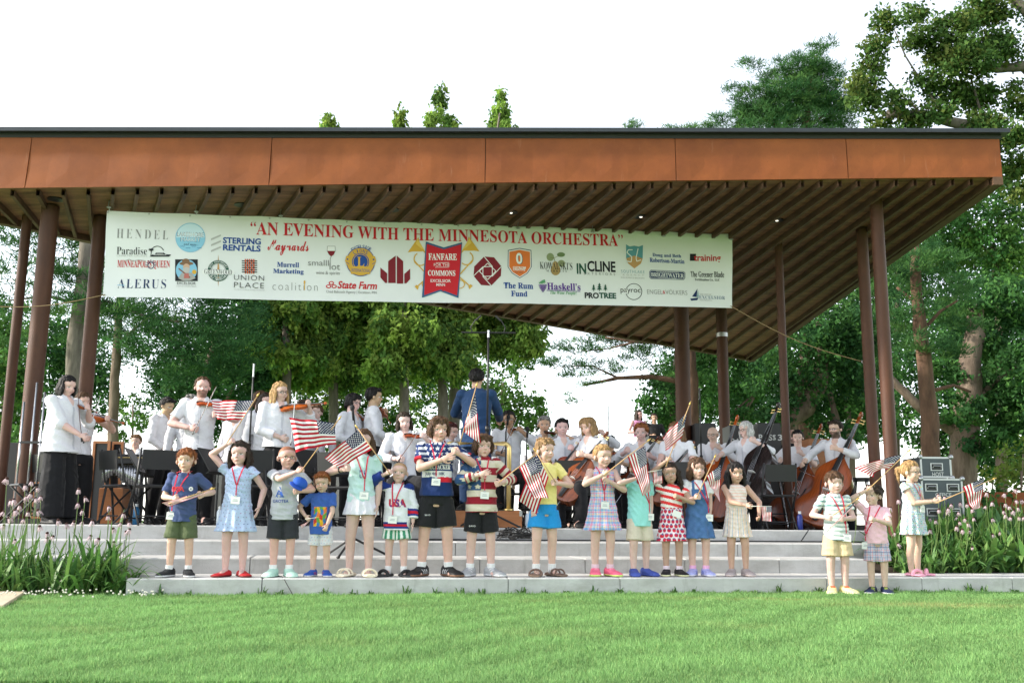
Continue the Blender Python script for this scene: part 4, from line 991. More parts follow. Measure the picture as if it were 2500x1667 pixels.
def top_bvh(F):
    if not hasattr(F, 'tb'):
        vs_ = [tuple(v.co) for v in F.top.data.vertices]; fs_ = [list(p.vertices) for p in F.top.data.polygons]
        b_ = getattr(F, 'bottom', None)
        if b_ is not None:
            n = len(vs_); vs_ += [tuple(v.co) for v in b_.data.vertices]; fs_ += [[i+n for i in p.vertices] for p in b_.data.polygons]
        F.tb = BVHTree.FromPolygons(vs_, fs_)
    return F.tb
_lans = {}
def _lan(c):
    if c not in _lans: _lans[c] = mat('woven ribbon', c, .6, var=.1, scale=80)
    return _lans[c]
def decal(F, text, box, col, style='sans', offset=0.0, arc=0, name='shirt_print'):
    """printed lettering on the chest: box in fractions of height (x0, z0, x1, z1), local"""
    h = F.h; co, fs = text_mesh(text, style, offset); x0, z0, x1, z1 = [b*h for b in box]
    bv = top_bvh(F); v = []
    for a, b, _ in co:
        x, z = lerp(x0, x1, a), lerp(z0, z1, b)+arc*h*(1-(2*a-1)**2); hit = bv.ray_cast(Vector((x,-1.2,z)), Vector((0,1,0)))[0]
        v.append(Vector((x, (hit.y if hit else -.09*h)-.003, z)))
    mb = MB(); mb.add(v, fs); mb.obj(name, ink(col), F.top)
# ---------------------------------------------------------------- flags
NS = (132, 91)
def flag_cols():
    nu, nv = NS; u = np.linspace(0, 1, nu+1); v = np.linspace(0, 1, nv+1); U, Vv = np.meshgrid(u, v, indexing='ij')
    red, white, blue = np.array((.40,.008,.022)), np.array((.74,.73,.72)), np.array((.008,.013,.055))
    st = np.minimum((Vv*13).astype(int), 12); c = np.where((st % 2 == 0)[...,None], red, white)
    can = (U < .40) & (Vv < 7/13); c[can] = blue
    for r in range(9):
        for q in range(6 if r % 2 == 0 else 5):
            x = (.40/12)*(1+2*q+(0 if r % 2 == 0 else 1)); y = (7/13)*(r+1)/10
            dx = (U-x)*1.9; dy = (Vv-y); rr = np.hypot(dx, dy); an = np.arctan2(dx, -dy)
            star = .027*(1-.42*np.abs(((an/(2*math.pi)*5+.5) % 1)-.5)*2)
            c[(rr < star) & can] = white
    return c.reshape(-1,3)
FLC = flag_cols()
GOLD = mat('gilt flag tip', (.55,.36,.10), .35, metal=.6); DOWEL = mat('wooden dowel', (.48,.30,.14), .6, var=.12, scale=10, stretch=(1,1,.2)); DOWEL_W = mat('white plastic stick', (.7,.68,.63), .5)
def hand_flag(label, corners, pole, d, dd=(0,0,0,0), pd=(0,0), wave=.02, waves=2.2, droop=.0, seed=0, r=.0048, tip=True, curl=0, stick=None):
    """corners: hoist top, hoist bottom, fly top, fly bottom (photo px), d depth, dd depth offsets"""
    ht, hb, ft, fb = [V(c, d+o) for c, o in zip(corners, dd)]
    p0, p1 = V(pole[0], d+pd[0]), V(pole[1], d+pd[1]); t = thing('hand_flag', label, 'flag', p0, None, 'small flags on sticks held by the children')
    nu, nv = NS; u = np.linspace(0, 1, nu+1)[:,None,None]; v = np.linspace(0, 1, nv+1)[None,:,None]
    A = lambda x: np.array(x, float)[None,None,:]
    G = (A(ht)*(1-u)*(1-v)+A(hb)*(1-u)*v+A(ft)*u*(1-v)+A(fb)*u*v)
    e1 = (ft-ht).normalized(); e2 = (hb-ht).normalized(); n = e1.cross(e2).normalized()
    if n.y > 0: n = -n
    L = (ft-ht).length; s = seed*1.37
    wv = wave*np.sin(2*math.pi*waves*u+s+2.2*v)*(u**.6)+.45*wave*np.sin(2*math.pi*(waves*2.1)*u-3*v+s*2)*u+.35*wave*np.sin(5*v+3*u+s)*u
    G = G+A(n)*wv+A((e1*.6+Vector((0,0,-.4))))*(wave*.45*np.cos(2*math.pi*waves*u+s+3*v)*u)
    G = G+A(Vector((0,0,-droop)))*np.sin(math.pi*u)*(.5+.5*v)
    G = (G-A(p0)).reshape(-1,3); i, j = np.meshgrid(np.arange(nu), np.arange(nv), indexing='ij'); a = (i*(nv+1)+j).ravel()
    me = np_mesh('cloth', G, np.stack([a, a+1, a+nv+2, a+nv+1], 1)); set_col(me, FLC); obj('cloth', me, M['flag'], t)
    mb = MB(); dp = p1-p0; mb.tube([(0,0,0), dp], r, 8); mb.obj('stick', stick or DOWEL, t, smooth=True)
    if tip:
        mb = MB(); q = dp.normalized(); mb.tube([dp-q*.004, dp+q*.008, dp+q*.02, dp+q*.045], [r*1.1, r*2.0, r*1.7, r*.3], 8); mb.obj('finial', GOLD, t, smooth=True)
    return t
# ================================================================== the children on the lowest step
def kid_depth(u):
    d = 10.0
    for _ in range(6): d = 9.757+.19*((u-1250)/FPX*d)+.27
    return d
def zf(p, h): return p[:,2]/h
def armt(p, F, sd):
    S, E, T = (np.array(x) for x in (F.S[sd], F.E[sd], F.T[sd]))
    def seg(a, b):
        d = b-a; L2 = d @ d; t = np.clip((p-a) @ d/L2, 0, 1); return t, np.linalg.norm(p-(a+t[:,None]*d), axis=1)
    t1, d1 = seg(S, E); t2, d2 = seg(E, T); r = np.where(d1 < d2, t1, 1+t2); return r, np.minimum(d1, d2)
def fill(p, c): return np.tile(np.array(c, np.float32), (len(p),1))
def stripes_h(cs, period, ph=0):
    def f(p, h, F):
        q = ((p[:,2]/period+ph) % 1); c = fill(p, cs[0][1])
        for a, col in cs: c[q >= a] = col
        return c
    return f
def stripes_v(cs, period):
    def f(p, h, F):
        ang = np.arctan2(p[:,0], -p[:,1])*.10; q = ((ang/period) % 1); c = fill(p, cs[0][1])
        for a, col in cs: c[q >= a] = col
        return c
    return f
def plaid(base, hx, hz, per):
    def f(p, h, F):
        x = np.arctan2(p[:,0], -p[:,1])*.115; z = p[:,2]; c = fill(p, base).astype(np.float32)
        for k, (a, w_, col) in enumerate(hx): m = ((x/per-a) % 1) < w_; c[m] = c[m]*.45+np.array(col)*.55
        for k, (a, w_, col) in enumerate(hz): m = ((z/per-a) % 1) < w_; c[m] = c[m]*.45+np.array(col)*.55
        return c
    return f
def dots(base, cols, n, r, seed=1, stretch=1.0, leafc=None):
    def f(p, h, F):
        c = fill(p, base); rg = np.random.default_rng(seed); s = 1.0/n
        ang = np.arctan2(p[:,0], -p[:,1])*.115; z = p[:,2]; row = np.floor(z/s); off = (row % 2)*.5
        cell = np.floor(ang/s-off); fx_ = (ang/s-off) % 1-.5; fz = (z/s) % 1-.5
        hsh = (np.sin(cell*12.9+row*78.2)*43758.5) % 1; fx_ = fx_+(hsh-.5)*.25; fz = fz+(((hsh*7) % 1)-.5)*.25
        m = np.hypot(fx_, fz*stretch) < r; idx = (hsh*len(cols)).astype(int) % len(cols); c[m] = np.array(cols)[idx[m]]
        if leafc is not None: m2 = (np.hypot(fx_, (fz-.34)) < r*.5); c[m2] = leafc
        return c
    return f
def stars_at(p, c, mask, per, size, col):
    ang = np.arctan2(p[:,0], -p[:,1]+.02)*.10; row = np.floor(p[:,2]/per); fx_ = ((ang/per+(row % 2)*.5) % 1)-.5; fz = ((p[:,2]/per) % 1)-.5
    rr = np.hypot(fx_, fz); an = np.arctan2(fx_, fz); st = size*(1-.45*np.abs(((an/(2*math.pi)*5+.5) % 1)-.5)*2); c[mask & (rr < st)] = col
NAVY=lin(38,52,92); WHITE=(.72,.72,.71); CRD=lin(176,24,42)
KG = 'children lined up on the lowest step'
def kid(lab, x, y, **kw):
    u, v = D(x, y); lawn = kw.pop('lawn', False); d = kid_depth(u)
    if lawn: d = 9.757+.19*((u-1250)/FPX*9.9)-.16
    d += kw.pop('dd', 0)
    return person('person', lab, u, v, d=d, z0=0.0 if lawn else STEP, group=KG, **kw)
SNK = lambda up, sole, **k: dict(up=up, sole=sole, **k)
# 1 boy, navy shirt
F = kid('boy in a navy USA T-shirt and olive shorts holding a furled flag', 421, 1031, hair=('red','fringe'), Rh=(*Z1(1150,910),-.17), Lh=(*Z1(1335,888),-.14),
  top=dict(col=plain(lin(66,80,118)), sleeve=.78, hem=.425, inf=.018, cuff=.008), bottom=dict(kind='shorts', col=plain(lin(84,94,66)), len=.86, leg=.022), shoes=SNK((.015,.016,.018),(.6,.6,.6)), socks=WHITE, lanyard=dict(z=.47, x=-.07), yaw=3)
decal(F, 'USA', (-.085,.66,.02,.70), lin(205,60,60), offset=.03); decal(F, 'o', (.052,.665,.082,.70), WHITE, offset=.06)
hand_flag('flag furled round its stick, held by the boy in the navy USA shirt', (Z1(1345,858),Z1(1322,890),Z1(1062,940),Z1(1118,962)), (Z1(1110,945),Z1(1392,848)), F.d-.21, wave=.012, waves=1.3, seed=1)
# 2 girl, pale blue dress
F = kid('girl in a pale blue puffed dress and red shoes raising a flag high', 545, 1015, hair=('dark','girl'), Rh=(*Z1(1515,540),-.06), Lh=(*Z1(1703,985),-.03), grips=(1,0), elbows=((-1,.2,-.2),None), head=(-3,2,0),
  top=dict(name='dress', col=dots(lin(176,192,222),[lin(120,130,170),lin(150,120,150)],30,.13,3), sleeve=.28, cuff=.018, hem=.58, skirt=.33, waist=.61, wide=.155, folds=13, inf=.014), shoes=SNK(lin(190,40,45),lin(120,30,30),kind='mary'), lanyard=dict(z=.56, x=.01))
hand_flag('flag streaming flat, held up by the girl in the pale blue dress', (Z1(1678,262),Z1(1592,392),Z1(1405,264),Z1(1430,390)), (Z1(1500,540),Z1(1697,236)), F.d-.10, dd=(0,0,.05,.0), wave=.022, waves=1.6, seed=2)
# 3 boy, grey shirt, glasses
F = kid('boy in glasses and a grey GROTEA T-shirt holding a flag and a blue cap', 653, 1024, hair=('red','buzz'), glasses=True, yaw=10, head=(16,0,0), Rh=(*Z2(458,728),-.24), Lh=(*Z2(455,862),-.17), elbows=((-.6,-.3,-.6),(.8,.2,-.5)),
  top=dict(col=plain(lin(178,180,186)), sleeve=.72, hem=.43, inf=.02, cuff=.01), bottom=dict(kind='shorts', col=plain(lin(48,50,54)), len=.92, leg=.02), shoes=SNK(lin(176,212,196),lin(186,220,205),kind='croc'), socks=WHITE)
decal(F, 'A', (-.07,.60,.0,.68), lin(50,90,170), 'serif', .02); decal(F, 'GROTEA', (-.085,.56,.035,.583), lin(45,75,140), offset=.02)
mb = MB(); n = 26
for i in range(n):
    q = 2*math.pi*i/n; hp_ = Vector((.085*math.cos(q), -.062*math.sin(q)-.0, .0)); 
    mb.ell(Vector((0,0,F.h*.785))+hp_+Vector((0,-.012*(math.sin(q)+1),-.018*(math.sin(q)+1))), (.011,.010,.010), nu=8, nv=5)
me = mb.mesh('bead_necklace', True); c = coords(me); set_col(me, np.array([(.6,.05,.05),(.7,.7,.7),(.05,.1,.4),(.05,.25,.1)])[(np.arange(len(c))//54) % 4]); obj('bead_necklace', me, M['paint'], F.root)
capc = V(Z2(468,808), F.d-.24); t = thing('baseball_cap', 'blue cap held against the chest by the boy in glasses', 'cap', capc, Matrix.Rotation(R_(35),3,'Y') @ Matrix.Rotation(R_(18),3,'X'))
mb = MB(); mb.ell((0,0,0), (.072,.082,.050), nu=20, nv=12); mb.obj('crown', mat('blue cap cloth', lin(30,80,170), .8, bump=.2), t, smooth=True); mb = MB(); mb.loft([ring(0,-.085,-.006,.066,.050,20),ring(0,-.09,-.013,.070,.054,20)]); mb.obj('visor', mat('blue cap visor', lin(25,70,160), .7), t, smooth=True)
hand_flag('broad rippling flag held by the boy in glasses', (Z2(692,412),Z2(706,552),Z2(392,378),Z2(440,604)), (Z2(470,735),Z2(722,388)), F.d-.26, dd=(0,.0,-.06,-.10), wave=.03, waves=1.7, droop=-.01, seed=3)
# 4 small boy, blue shirt
def comic(p, h, F):
    c = fill(p, lin(58,92,165)); m = (p[:,1] < 0) & (np.abs(p[:,0]) < .062*h) & (zf(p,h) > .475) & (zf(p,h) < .665)
    k = (np.floor(p[:,0]/(.030*h)+.2*np.sin(p[:,2]*60)).astype(int)*2+np.floor(p[:,2]/(.05*h)+.3*np.sin(p[:,0]*70)).astype(int)) % 5
    pal = np.array([lin(220,170,40),lin(190,60,45),lin(60,120,180),lin(90,150,70),lin(215,120,60)]); c[m] = pal[k[m]]; return c
F = kid('small boy in a blue T-shirt with a comic print, eyes lowered', 738, 1084, hair=('red','short'), Rh=(*Z2(510,1035),-.08), Lh=(*Z2(640,1098),-.14), head=(0,12,-3), elbows=((-.8,.2,-.4),(.8,.2,-.5)),
  top=dict(col=comic, sleeve=.72, hem=.40, inf=.022, cuff=.012), bottom=dict(kind='shorts', col=dots(lin(205,205,208),[lin(120,140,190),lin(200,150,150)],34,.14,5), len=.85, leg=.02), shoes=SNK(lin(40,80,160),(.6,.6,.6),stripe=lin(190,40,60)), socks=None)
hand_flag('drooping crumpled flag low beside the small boy in the blue T-shirt', (Z2(562,1040),Z2(540,1050),Z2(470,1085),Z2(478,1108)), (Z2(500,1045),Z2(568,1036)), F.d-.16, wave=.012, waves=1.4, seed=4, r=.003, stick=DOWEL_W)
# 5 girl, mint shirt white skirt
F = kid('girl in a mint T-shirt and white skirt, face hidden behind a flag', 830, 988, hair=('brown','girl'), Rh=(*Z2(762,715),-.18), Lh=(*Z2(975,985),-.02), grips=(1,0), elbows=((-1,.2,-.5),None),
  top=dict(col=plain(lin(186,214,214)), sleeve=.62, hem=.50, inf=.012), bottom=dict(kind='skirt', col=plain(lin(214,212,222)), len=.415, wide=.125, folds=15), shoes=SNK(lin(226,214,190),lin(226,214,190),kind='sandal'), lanyard=dict(z=.545, x=.03))
decal(F, 'US', (-.01,.665,.04,.72), lin(70,85,140), 'serif'); mb = MB(); e = F.T[-1]; dr = (F.T[-1]-F.E[-1]).normalized(); a = dr.orthogonal().normalized(); b = dr.cross(a)
mb.tube([e-dr*.02+(a*math.cos(q)+b*math.sin(q))*.027 for q in np.linspace(0,6.283,15)], .007, 6, False); mb.obj('bracelet', M['black'], F.root)
# 6 boy, hockey jersey
def jersey(p, h, F):
    c = fill(p, lin(216,217,222)); B_, Rr, W_ = lin(28,50,120), lin(190,28,45), (.7,.7,.7)
    ar = [armt(p, F, s) for s in (-1,1)]; z = zf(p,h); torso = np.minimum(ar[0][1], ar[1][1]) > .062*h
    tm = (np.abs(p[:,0]) < .088*h+.004)|torso
    for a,b,col in ((.415,.432,B_),(.432,.452,Rr),(.452,.470,B_)): c[(z > a)&(z < b)&tm] = col
    for t_, dist in ar:
        on = (dist < .075*h) & (np.abs(p[:,0]) > .095*h)
        for a,b,col in ((1.22,1.36,B_),(1.36,1.55,Rr),(1.55,1.68,B_)): c[on&(t_ > a)&(t_ < b)] = col
    sh = (z > .735)&(np.abs(p[:,0]) > .055*h)&(z > .79-np.abs(p[:,0])/h*.28); c[sh] = B_
    return c
F = kid('boy in a white USA hockey jersey and green striped shorts raising a flag stick', 913, 1061, hair=('blond','buzz'), Rh=(*Z2(1046,740),-.12), Lh=(*Z2(1210,1085),-.04), grips=(1,0), head=(0,-2,4), elbows=((-1,.2,-.4),None),
  top=dict(col=jersey, sleeve=1.8, hem=.40, inf=.03, cuff=.022, boxy=1), bottom=dict(kind='shorts', col=stripes_v([(0,lin(214,220,214)),(.5,lin(58,130,100))],.042), len=.72, leg=.03), shoes=SNK((.015,.015,.016),(.05,.05,.05),kind='slide'), socks=WHITE, lanyard=dict(z=.49, x=-.03))
decal(F, 'USA', (-.07,.60,.085,.672), lin(180,40,60), offset=.06); decal(F, 'USA', (-.066,.604,.081,.668), lin(60,60,140), offset=.01)
hand_flag('flag slanting across the face of the mint shirt girl', (Z2(852,455),Z2(948,582),Z2(630,634),Z2(722,714)), (Z2(1062,750),Z2(846,446)), F.d-.20, dd=(0,0,-.08,-.06), wave=.022, waves=1.6, seed=6)
# 7 tall boy, star shirt
def starshirt(p, h, F):
    c = fill(p, lin(28,48,96)); z = zf(p,h); ar = [armt(p, F, s) for s in (-1,1)]
    up = (z > .70)|((np.minimum(ar[0][0]+9*(ar[0][1] > .06*h), ar[1][0]+9*(ar[1][1] > .06*h)) < .6)); stars_at(p, c, up, .034*h, .40, (.62,.64,.68))
    m = (p[:,1] < 0)&(np.abs(p[:,0]) < .095*h); c[m&(z > .617)&(z < .655)] = (.7,.7,.7); c[m&(z > .585)&(z < .617)&(p[:,0] > -.01*h)] = lin(200,35,50)
    for t_, dist in ar: c[(t_ > .58)&(t_ < 1)&(dist < .06*h)&(np.abs(p[:,0]) > .10*h)] = lin(190,35,50)
    return c
F = kid('tall boy in a navy FIRECRACKER star shirt and black shorts, hand on heart', 1003, 959, hair=('brown','mop'), Rh=(*Z3(285,648),-.20), Lh=(*Z3(370,608),-.17), grips=(0,1), yaw=4, head=(18,3,0), palms=((.2,1,0),None), elbows=((-1,.1,-.6),(1,.2,-.7)), slim=1.03,
  top=dict(col=starshirt, sleeve=.70, hem=.50, inf=.016, cuff=.01), bottom=dict(kind='shorts', col=plain((.014,.014,.016)), len=.80, leg=.022), shoes=SNK((.014,.014,.015),lin(110,80,60),stripe=(.6,.6,.6)), socks=WHITE, lanyard=dict(z=.585, x=-.005), stance=.062)
decal(F, 'FIRECRACKER', (-.085,.665,.085,.695), WHITE, 'serif', .02); decal(F, 'July 4th 10K', (-.075,.622,.05,.648), NAVY, offset=.02); decal(F, 'BAVD', (-.07,.375,-.035,.384), WHITE)
hand_flag('flag hanging in folds from the upright stick of the tall boy', (Z3(488,214),Z3(422,400),Z3(522,545),Z3(410,468)), (Z3(384,556),Z3(494,170)), F.d-.22, dd=(0,0,-.03,-.03), wave=.016, waves=1.2, seed=7)
# 8 boy, flag hoodie
def hoodie(p, h, F):
    z = zf(p,h); W_, Rr, B_ = lin(205,196,178), lin(140,28,44), lin(48,78,120); c = np.where((((z-.40)/.052) % 2 < 1)[:,None], np.array(Rr), np.array(W_)).astype(np.float32)
    t_, dist = armt(p, F, -1); t2, d2 = armt(p, F, 1)
    for tt, dd_ in ((t_,dist),(t2,d2)):
        m = (dd_ < .058*h)&(tt > .25); c[m] = np.where(((tt[m]*3.2) % 1 < .5)[:,None], np.array(Rr), np.array(W_))
    m = ((p[:,0] < -.01*h)&(z > .60)&(dist > .0))&((dist > .058*h)|(t_ < 1.35))|((dist < .058*h)&(t_ < 1.3)); c[m] = B_; stars_at(p, c, m, .05*h, .36, W_); return c
F = kid('boy in a stars and stripes hooded sweatshirt, hand on heart', 1106, 999, hair=('brown','mop'), Rh=(*Z3(530,748),-.20), Lh=(*Z3(650,808),-.17), grips=(0,1), yaw=6, head=(12,0,3), palms=((.2,1,0),None), elbows=((-1,.1,-.6),(1,.2,-.7)),
  top=dict(name='hoodie', col=hoodie, sleeve=1.82, hem=.445, inf=.026, cuff=.008, hood=1), bottom=dict(kind='shorts', col=plain((.014,.014,.016)), len=.80, leg=.02), shoes=SNK(lin(160,162,164),(.62,.62,.62),lace=(.6,.6,.6)), socks=WHITE, lanyard=dict(z=.565, x=.015))
decal(F, 'BAVD', (-.09,.345,-.045,.356), WHITE)
hand_flag('flag drooping over another, held by the boy in the hooded sweatshirt', (Z3(872,628),Z3(775,702),Z3(972,905),Z3(872,915)), (Z3(640,806),Z3(880,622)), F.d-.26, dd=(0,0,-.02,-.04), wave=.024, waves=1.4, seed=8, tip=False)
# 9 girl, yellow shirt
F = kid('girl with braided blond hair in a yellow T-shirt and bright blue shorts', 1250, 1009, hair=('dblond','braids'), Rh=(*Z3(872,1020),-.10), Lh=(*Z3(1022,808),-.16), yaw=14, head=(24,2,0), elbows=(None,(1,.2,-.6)),
  top=dict(col=plain(lin(232,218,140)), sleeve=.55, hem=.515, inf=.011), bottom=dict(kind='shorts', col=plain(lin(38,140,205)), len=.58, leg=.03), shoes=SNK(lin(110,88,78),lin(120,100,85),kind='sandal'), socks=WHITE)
hand_flag('flag hanging beneath another, held by the girl in the yellow T-shirt', (Z3(892,612),Z3(972,768),Z3(772,930),Z3(893,1008)), (Z3(1020,805),Z3(886,600)), F.d-.20, dd=(0,0,.02,.02), wave=.022, waves=1.5, seed=9)
# 10 girl, plaid dress
PL = plaid(lin(190,200,225), [(0,.18,lin(225,90,130)),(.3,.2,lin(90,170,215)),(.62,.12,lin(240,200,90)),(.82,.1,lin(120,110,190))], [(.05,.2,lin(230,110,140)),(.4,.2,lin(80,150,205)),(.7,.15,lin(235,190,120))], .062)
F = kid('girl in a pink and blue plaid sundress and pink sneakers, hands at her chest', 1384, 1023, hair=('blond','bun'), Rh=(*Z4(262,748),-.22), Lh=(*Z4(280,790),-.17), yaw=12, head=(12,3,0), elbows=((-1,.2,-.6),(1,.1,-.7)), palms=(None,(-.2,1,0)),
  top=dict(name='dress', kind='strap', col=PL, sleeve=0, hem=.60, skirt=.345, waist=.63, wide=.152, folds=12, inf=.010), shoes=SNK(lin(240,110,140),lin(200,225,120),lace=lin(245,150,170)), socks=lin(215,190,200), lanyard=dict(z=.535, x=-.01))
F10 = F
hand_flag('flag hanging over the face of the boy in mint, held by the girl in plaid', (Z4(528,562),Z4(412,636),Z4(563,865),Z4(512,890)), (Z4(255,755),Z4(545,530)), F.d-.24, dd=(0,0,.0,.0), wave=.018, waves=1.2, seed=10)
# 11 boy, mint polo, behind the flag
F = kid('boy in a mint shirt and beige shorts, face hidden behind a flag', 1468, 1051, hair=('dblond','short'), Rh=(*Z4(478,775),-.14), Lh=(*Z4(560,1085),-.02), grips=(1,0), yaw=14, elbows=((-1,.0,-.3),None),
  top=dict(col=plain(lin(148,212,208)), sleeve=.62, hem=.415, inf=.018), bottom=dict(kind='shorts', col=plain(lin(205,194,176)), len=.84, leg=.02), shoes=SNK(lin(66,84,160),lin(66,84,160),kind='croc'), lanyard=dict(z=.495, x=.07))
hand_flag('small flag hanging from a level stick beside the strawberry dress', (Z4(638,722),Z4(580,727),Z4(643,812),Z4(583,818)), (Z4(520,740),Z4(640,718)), F.d-.10, wave=.008, waves=1, seed=11, r=.003, stick=DOWEL_W, tip=False)
# 12 girl, strawberry dress
def straw(p, h, F):
    z = zf(p,h); c = dots(lin(228,214,222),[lin(200,40,62),lin(190,34,70)],21,.40,8,.9,lin(60,100,150))(p, h, F); m = z > .60
    c[m] = np.where((((p[m,2]+.25*p[m,0])/(.028*h)) % 2 < 1)[:,None], np.array(lin(225,60,62)), np.array(lin(235,228,224))); return c
F = kid('girl in a red strawberry print dress with one arm raised', 1543, 1064, hair=('dark','wavy'), skin='tan', Rh=(*Z4(678,655),-.05), Lh=(*Z4(745,898),-.17), head=(-4,0,-8), elbows=((-1,.1,-.1),(1,.1,-.7)), palms=(None,(-.2,1,0)),
  top=dict(name='dress', col=straw, sleeve=.40, hem=.60, skirt=.305, waist=.60, wide=.14, folds=9, inf=.014), shoes=SNK((.016,.016,.018),lin(215,215,170)), socks=lin(222,205,215))
mb = MB(); c = on_front(F, .03*F.h, .545*F.h, .02); mb.bbox((-.045,-.002,-.032), (.045,.002,.032), .001, Matrix.Translation(c) @ Matrix.Rotation(R_(20),4,'Y')); mb.obj('name_badge', M['white_card'], F.root)
hand_flag('flag blown left from a high stick, held by the girl in the strawberry dress', (Z4(808,336),Z4(770,505),Z4(642,508),Z4(660,600)), (Z4(664,700),Z4(820,292)), F.d-.12, dd=(0,0,-.03,-.05), wave=.02, waves=1.5, seed=12)
# 13 girl, denim pinafore
def denim(p, h, F):
    c = fill(p, lin(72,106,152)); ar = [armt(p, F, s) for s in (-1,1)]; z = zf(p,h); w_ = ((z > .66)&((np.abs(p[:,0]) > .062*h)|(p[:,1] > 0)))|((z > .73)&(np.abs(np.abs(p[:,0])-.045*h) > .012*h)); c[w_] = lin(226,226,228)
    n_ = np.sin(p[:,0]*90)*np.sin(p[:,2]*70); c *= (1+.1*n_)[:,None]; return c
F = kid('girl in a blue denim pinafore over a white T-shirt holding a flag', 1603, 1052, hair=('brown','bobcut'), Rh=(*Z4(862,903),-.17), Lh=(*Z4(945,1090),-.03), grips=(1,0), head=(8,2,0),
  top=dict(name='dress', col=denim, sleeve=.50, cuff=.012, hem=.60, skirt=.315, waist=.60, wide=.145, folds=10, inf=.014), shoes=SNK(lin(160,165,215),lin(200,200,215),stripe=lin(60,80,170)), socks=lin(225,170,205), lanyard=dict(z=.49, x=.08))
hand_flag('flag hanging limp from its stick, held by the girl in the denim pinafore', (Z4(1028,684),Z4(930,765),Z4(1018,932),Z4(985,880)), (Z4(868,905),Z4(985,640)), F.d-.20, dd=(0,0,.02,.02), wave=.022, waves=1.3, seed=13)
# 14 girl, pale striped dress
F = kid('dark haired girl in a pale striped sundress holding a small flag out level', 1692, 1063, hair=('black','bangs_long'), skin='asian', Rh=(*Z4(1205,958),-.24), Lh=(*Z4(1280,1032),-.14), head=(5,2,0), elbows=((-.8,.0,-.7),(1,.2,-.6)),
  top=dict(name='dress', kind='strap', col=lambda p,h,F: np.where((zf(p,h) > .60)[:,None], stripes_h([(0,lin(226,214,206)),(.7,lin(225,185,170))],.03)(p,h,F), stripes_v([(0,lin(226,214,206)),(.3,lin(205,180,172)),(.4,lin(226,214,206)),(.7,lin(150,165,190)),(.78,lin(226,214,206)),(.9,lin(232,190,150))],.05)(p,h,F)), sleeve=0, hem=.60, skirt=.34, waist=.60, wide=.135, folds=11, inf=.010), shoes=SNK(lin(160,150,150),lin(190,175,170)))
hand_flag('small square hung flag on a level white stick, held by the dark haired girl', (Z4(1362,962),Z4(1298,960),Z4(1362,1058),Z4(1298,1058)), (Z4(1205,960),Z4(1362,961)), F.d-.26, wave=.008, waves=1, seed=14, r=.003, stick=DOWEL_W, tip=False)
# 15 boy on the lawn, striped polo
F = kid('boy in a green and white striped polo standing on the lawn with a furled flag', 1920, 1084, lawn=True, hair=('brown','fringe'), Rh=(*Z5(418,1002),-.18), Lh=(*Z5(525,1010),-.18), head=(6,2,0),
  top=dict(col=stripes_h([(0,lin(222,226,222)),(.45,lin(58,98,110)),(.62,lin(222,226,222)),(.72,lin(110,160,150)),(.86,lin(222,226,222))],.042), sleeve=.62, hem=.435, inf=.016, collar=1), bottom=dict(kind='shorts', col=plain(lin(196,176,140)), len=.80, leg=.03), shoes=SNK(lin(226,214,150),lin(222,214,190),tongue=lin(225,90,50)), lanyard=dict(z=.455, x=.06))
hand_flag('flag wrapped tight and slanting down, held by the boy in the striped polo', (Z5(600,893),Z5(572,945),Z5(418,1085),Z5(400,1107)), (Z5(455,985),Z5(606,886)), F.d-.24, wave=.012, waves=1.3, seed=15)
# 16 boy on the lawn, pink polo
PS = plaid(lin(190,190,205), [(0,.2,lin(70,80,130)),(.4,.15,lin(210,120,120)),(.7,.12,lin(90,130,160))], [(.05,.2,lin(70,80,130)),(.5,.15,lin(210,130,130))], .05)
F = kid('boy in a pink polo and plaid shorts standing on the lawn raising a flag', 2012, 1116, lawn=True, hair=('dark','curly'), Rh=(*Z5(680,820),-.10), Lh=(*Z5(715,1012),-.18), yaw=-12, head=(-42,-4,0), elbows=((-1,.1,-.2),(1,.2,-.6)), palms=(None,(-.2,1,0)),
  top=dict(col=plain(lin(226,186,196)), sleeve=.62, hem=.46, inf=.018, collar=1), bottom=dict(kind='shorts', col=PS, len=.85, leg=.022), shoes=SNK(lin(30,40,70),(.55,.55,.55),lace=lin(170,190,60)), lanyard=dict(z=.44, x=-.10))
mb = MB(); mb.loft([ring(0,0,F.h*.475,.088*F.h,.078*F.h,28),ring(0,0,F.h*.498,.088*F.h,.078*F.h,28)]); mb.obj('belt', M['black'], F.root, smooth=True)
hand_flag('flag flying out left, lifted by the boy in the pink polo', (Z5(905,598),Z5(802,692),Z5(602,685),Z5(702,744)), (Z5(672,828),Z5(936,578)), F.d-.14, dd=(0,0,-.05,-.03), wave=.02, waves=1.4, droop=-.03, seed=16)
# 17 girl, floral dress
F = kid('girl in glasses and a pale floral dress with pink slides, holding a flag out', 2096, 1060, hair=('blond','pony'), glasses=True, yaw=38, head=(8,2,0), Rh=(*Z5(1105,898),-.16), Lh=(*Z5(1128,886),-.02), elbows=((-.5,.3,-.9),(.6,.2,-.8)),
  top=dict(name='dress', col=dots(lin(178,200,206),[lin(215,150,165),lin(225,200,120),lin(140,120,175),lin(95,140,120)],52,.30,11), sleeve=.22, cuff=.02, hem=.60, skirt=.355, waist=.64, wide=.14, folds=12, inf=.012), shoes=SNK(lin(235,165,185),lin(235,170,190),kind='slide'), lanyard=dict(z=.58, x=.01), dd=-.04)
hand_flag('flag hanging from a stick held level, by the girl in the floral dress', (Z5(1420,746),Z5(1280,806),Z5(1398,930),Z5(1342,955)), (Z5(1112,908),Z5(1475,756)), F.d-.22, dd=(0,0,0,0), wave=.018, waves=1.2, seed=17)
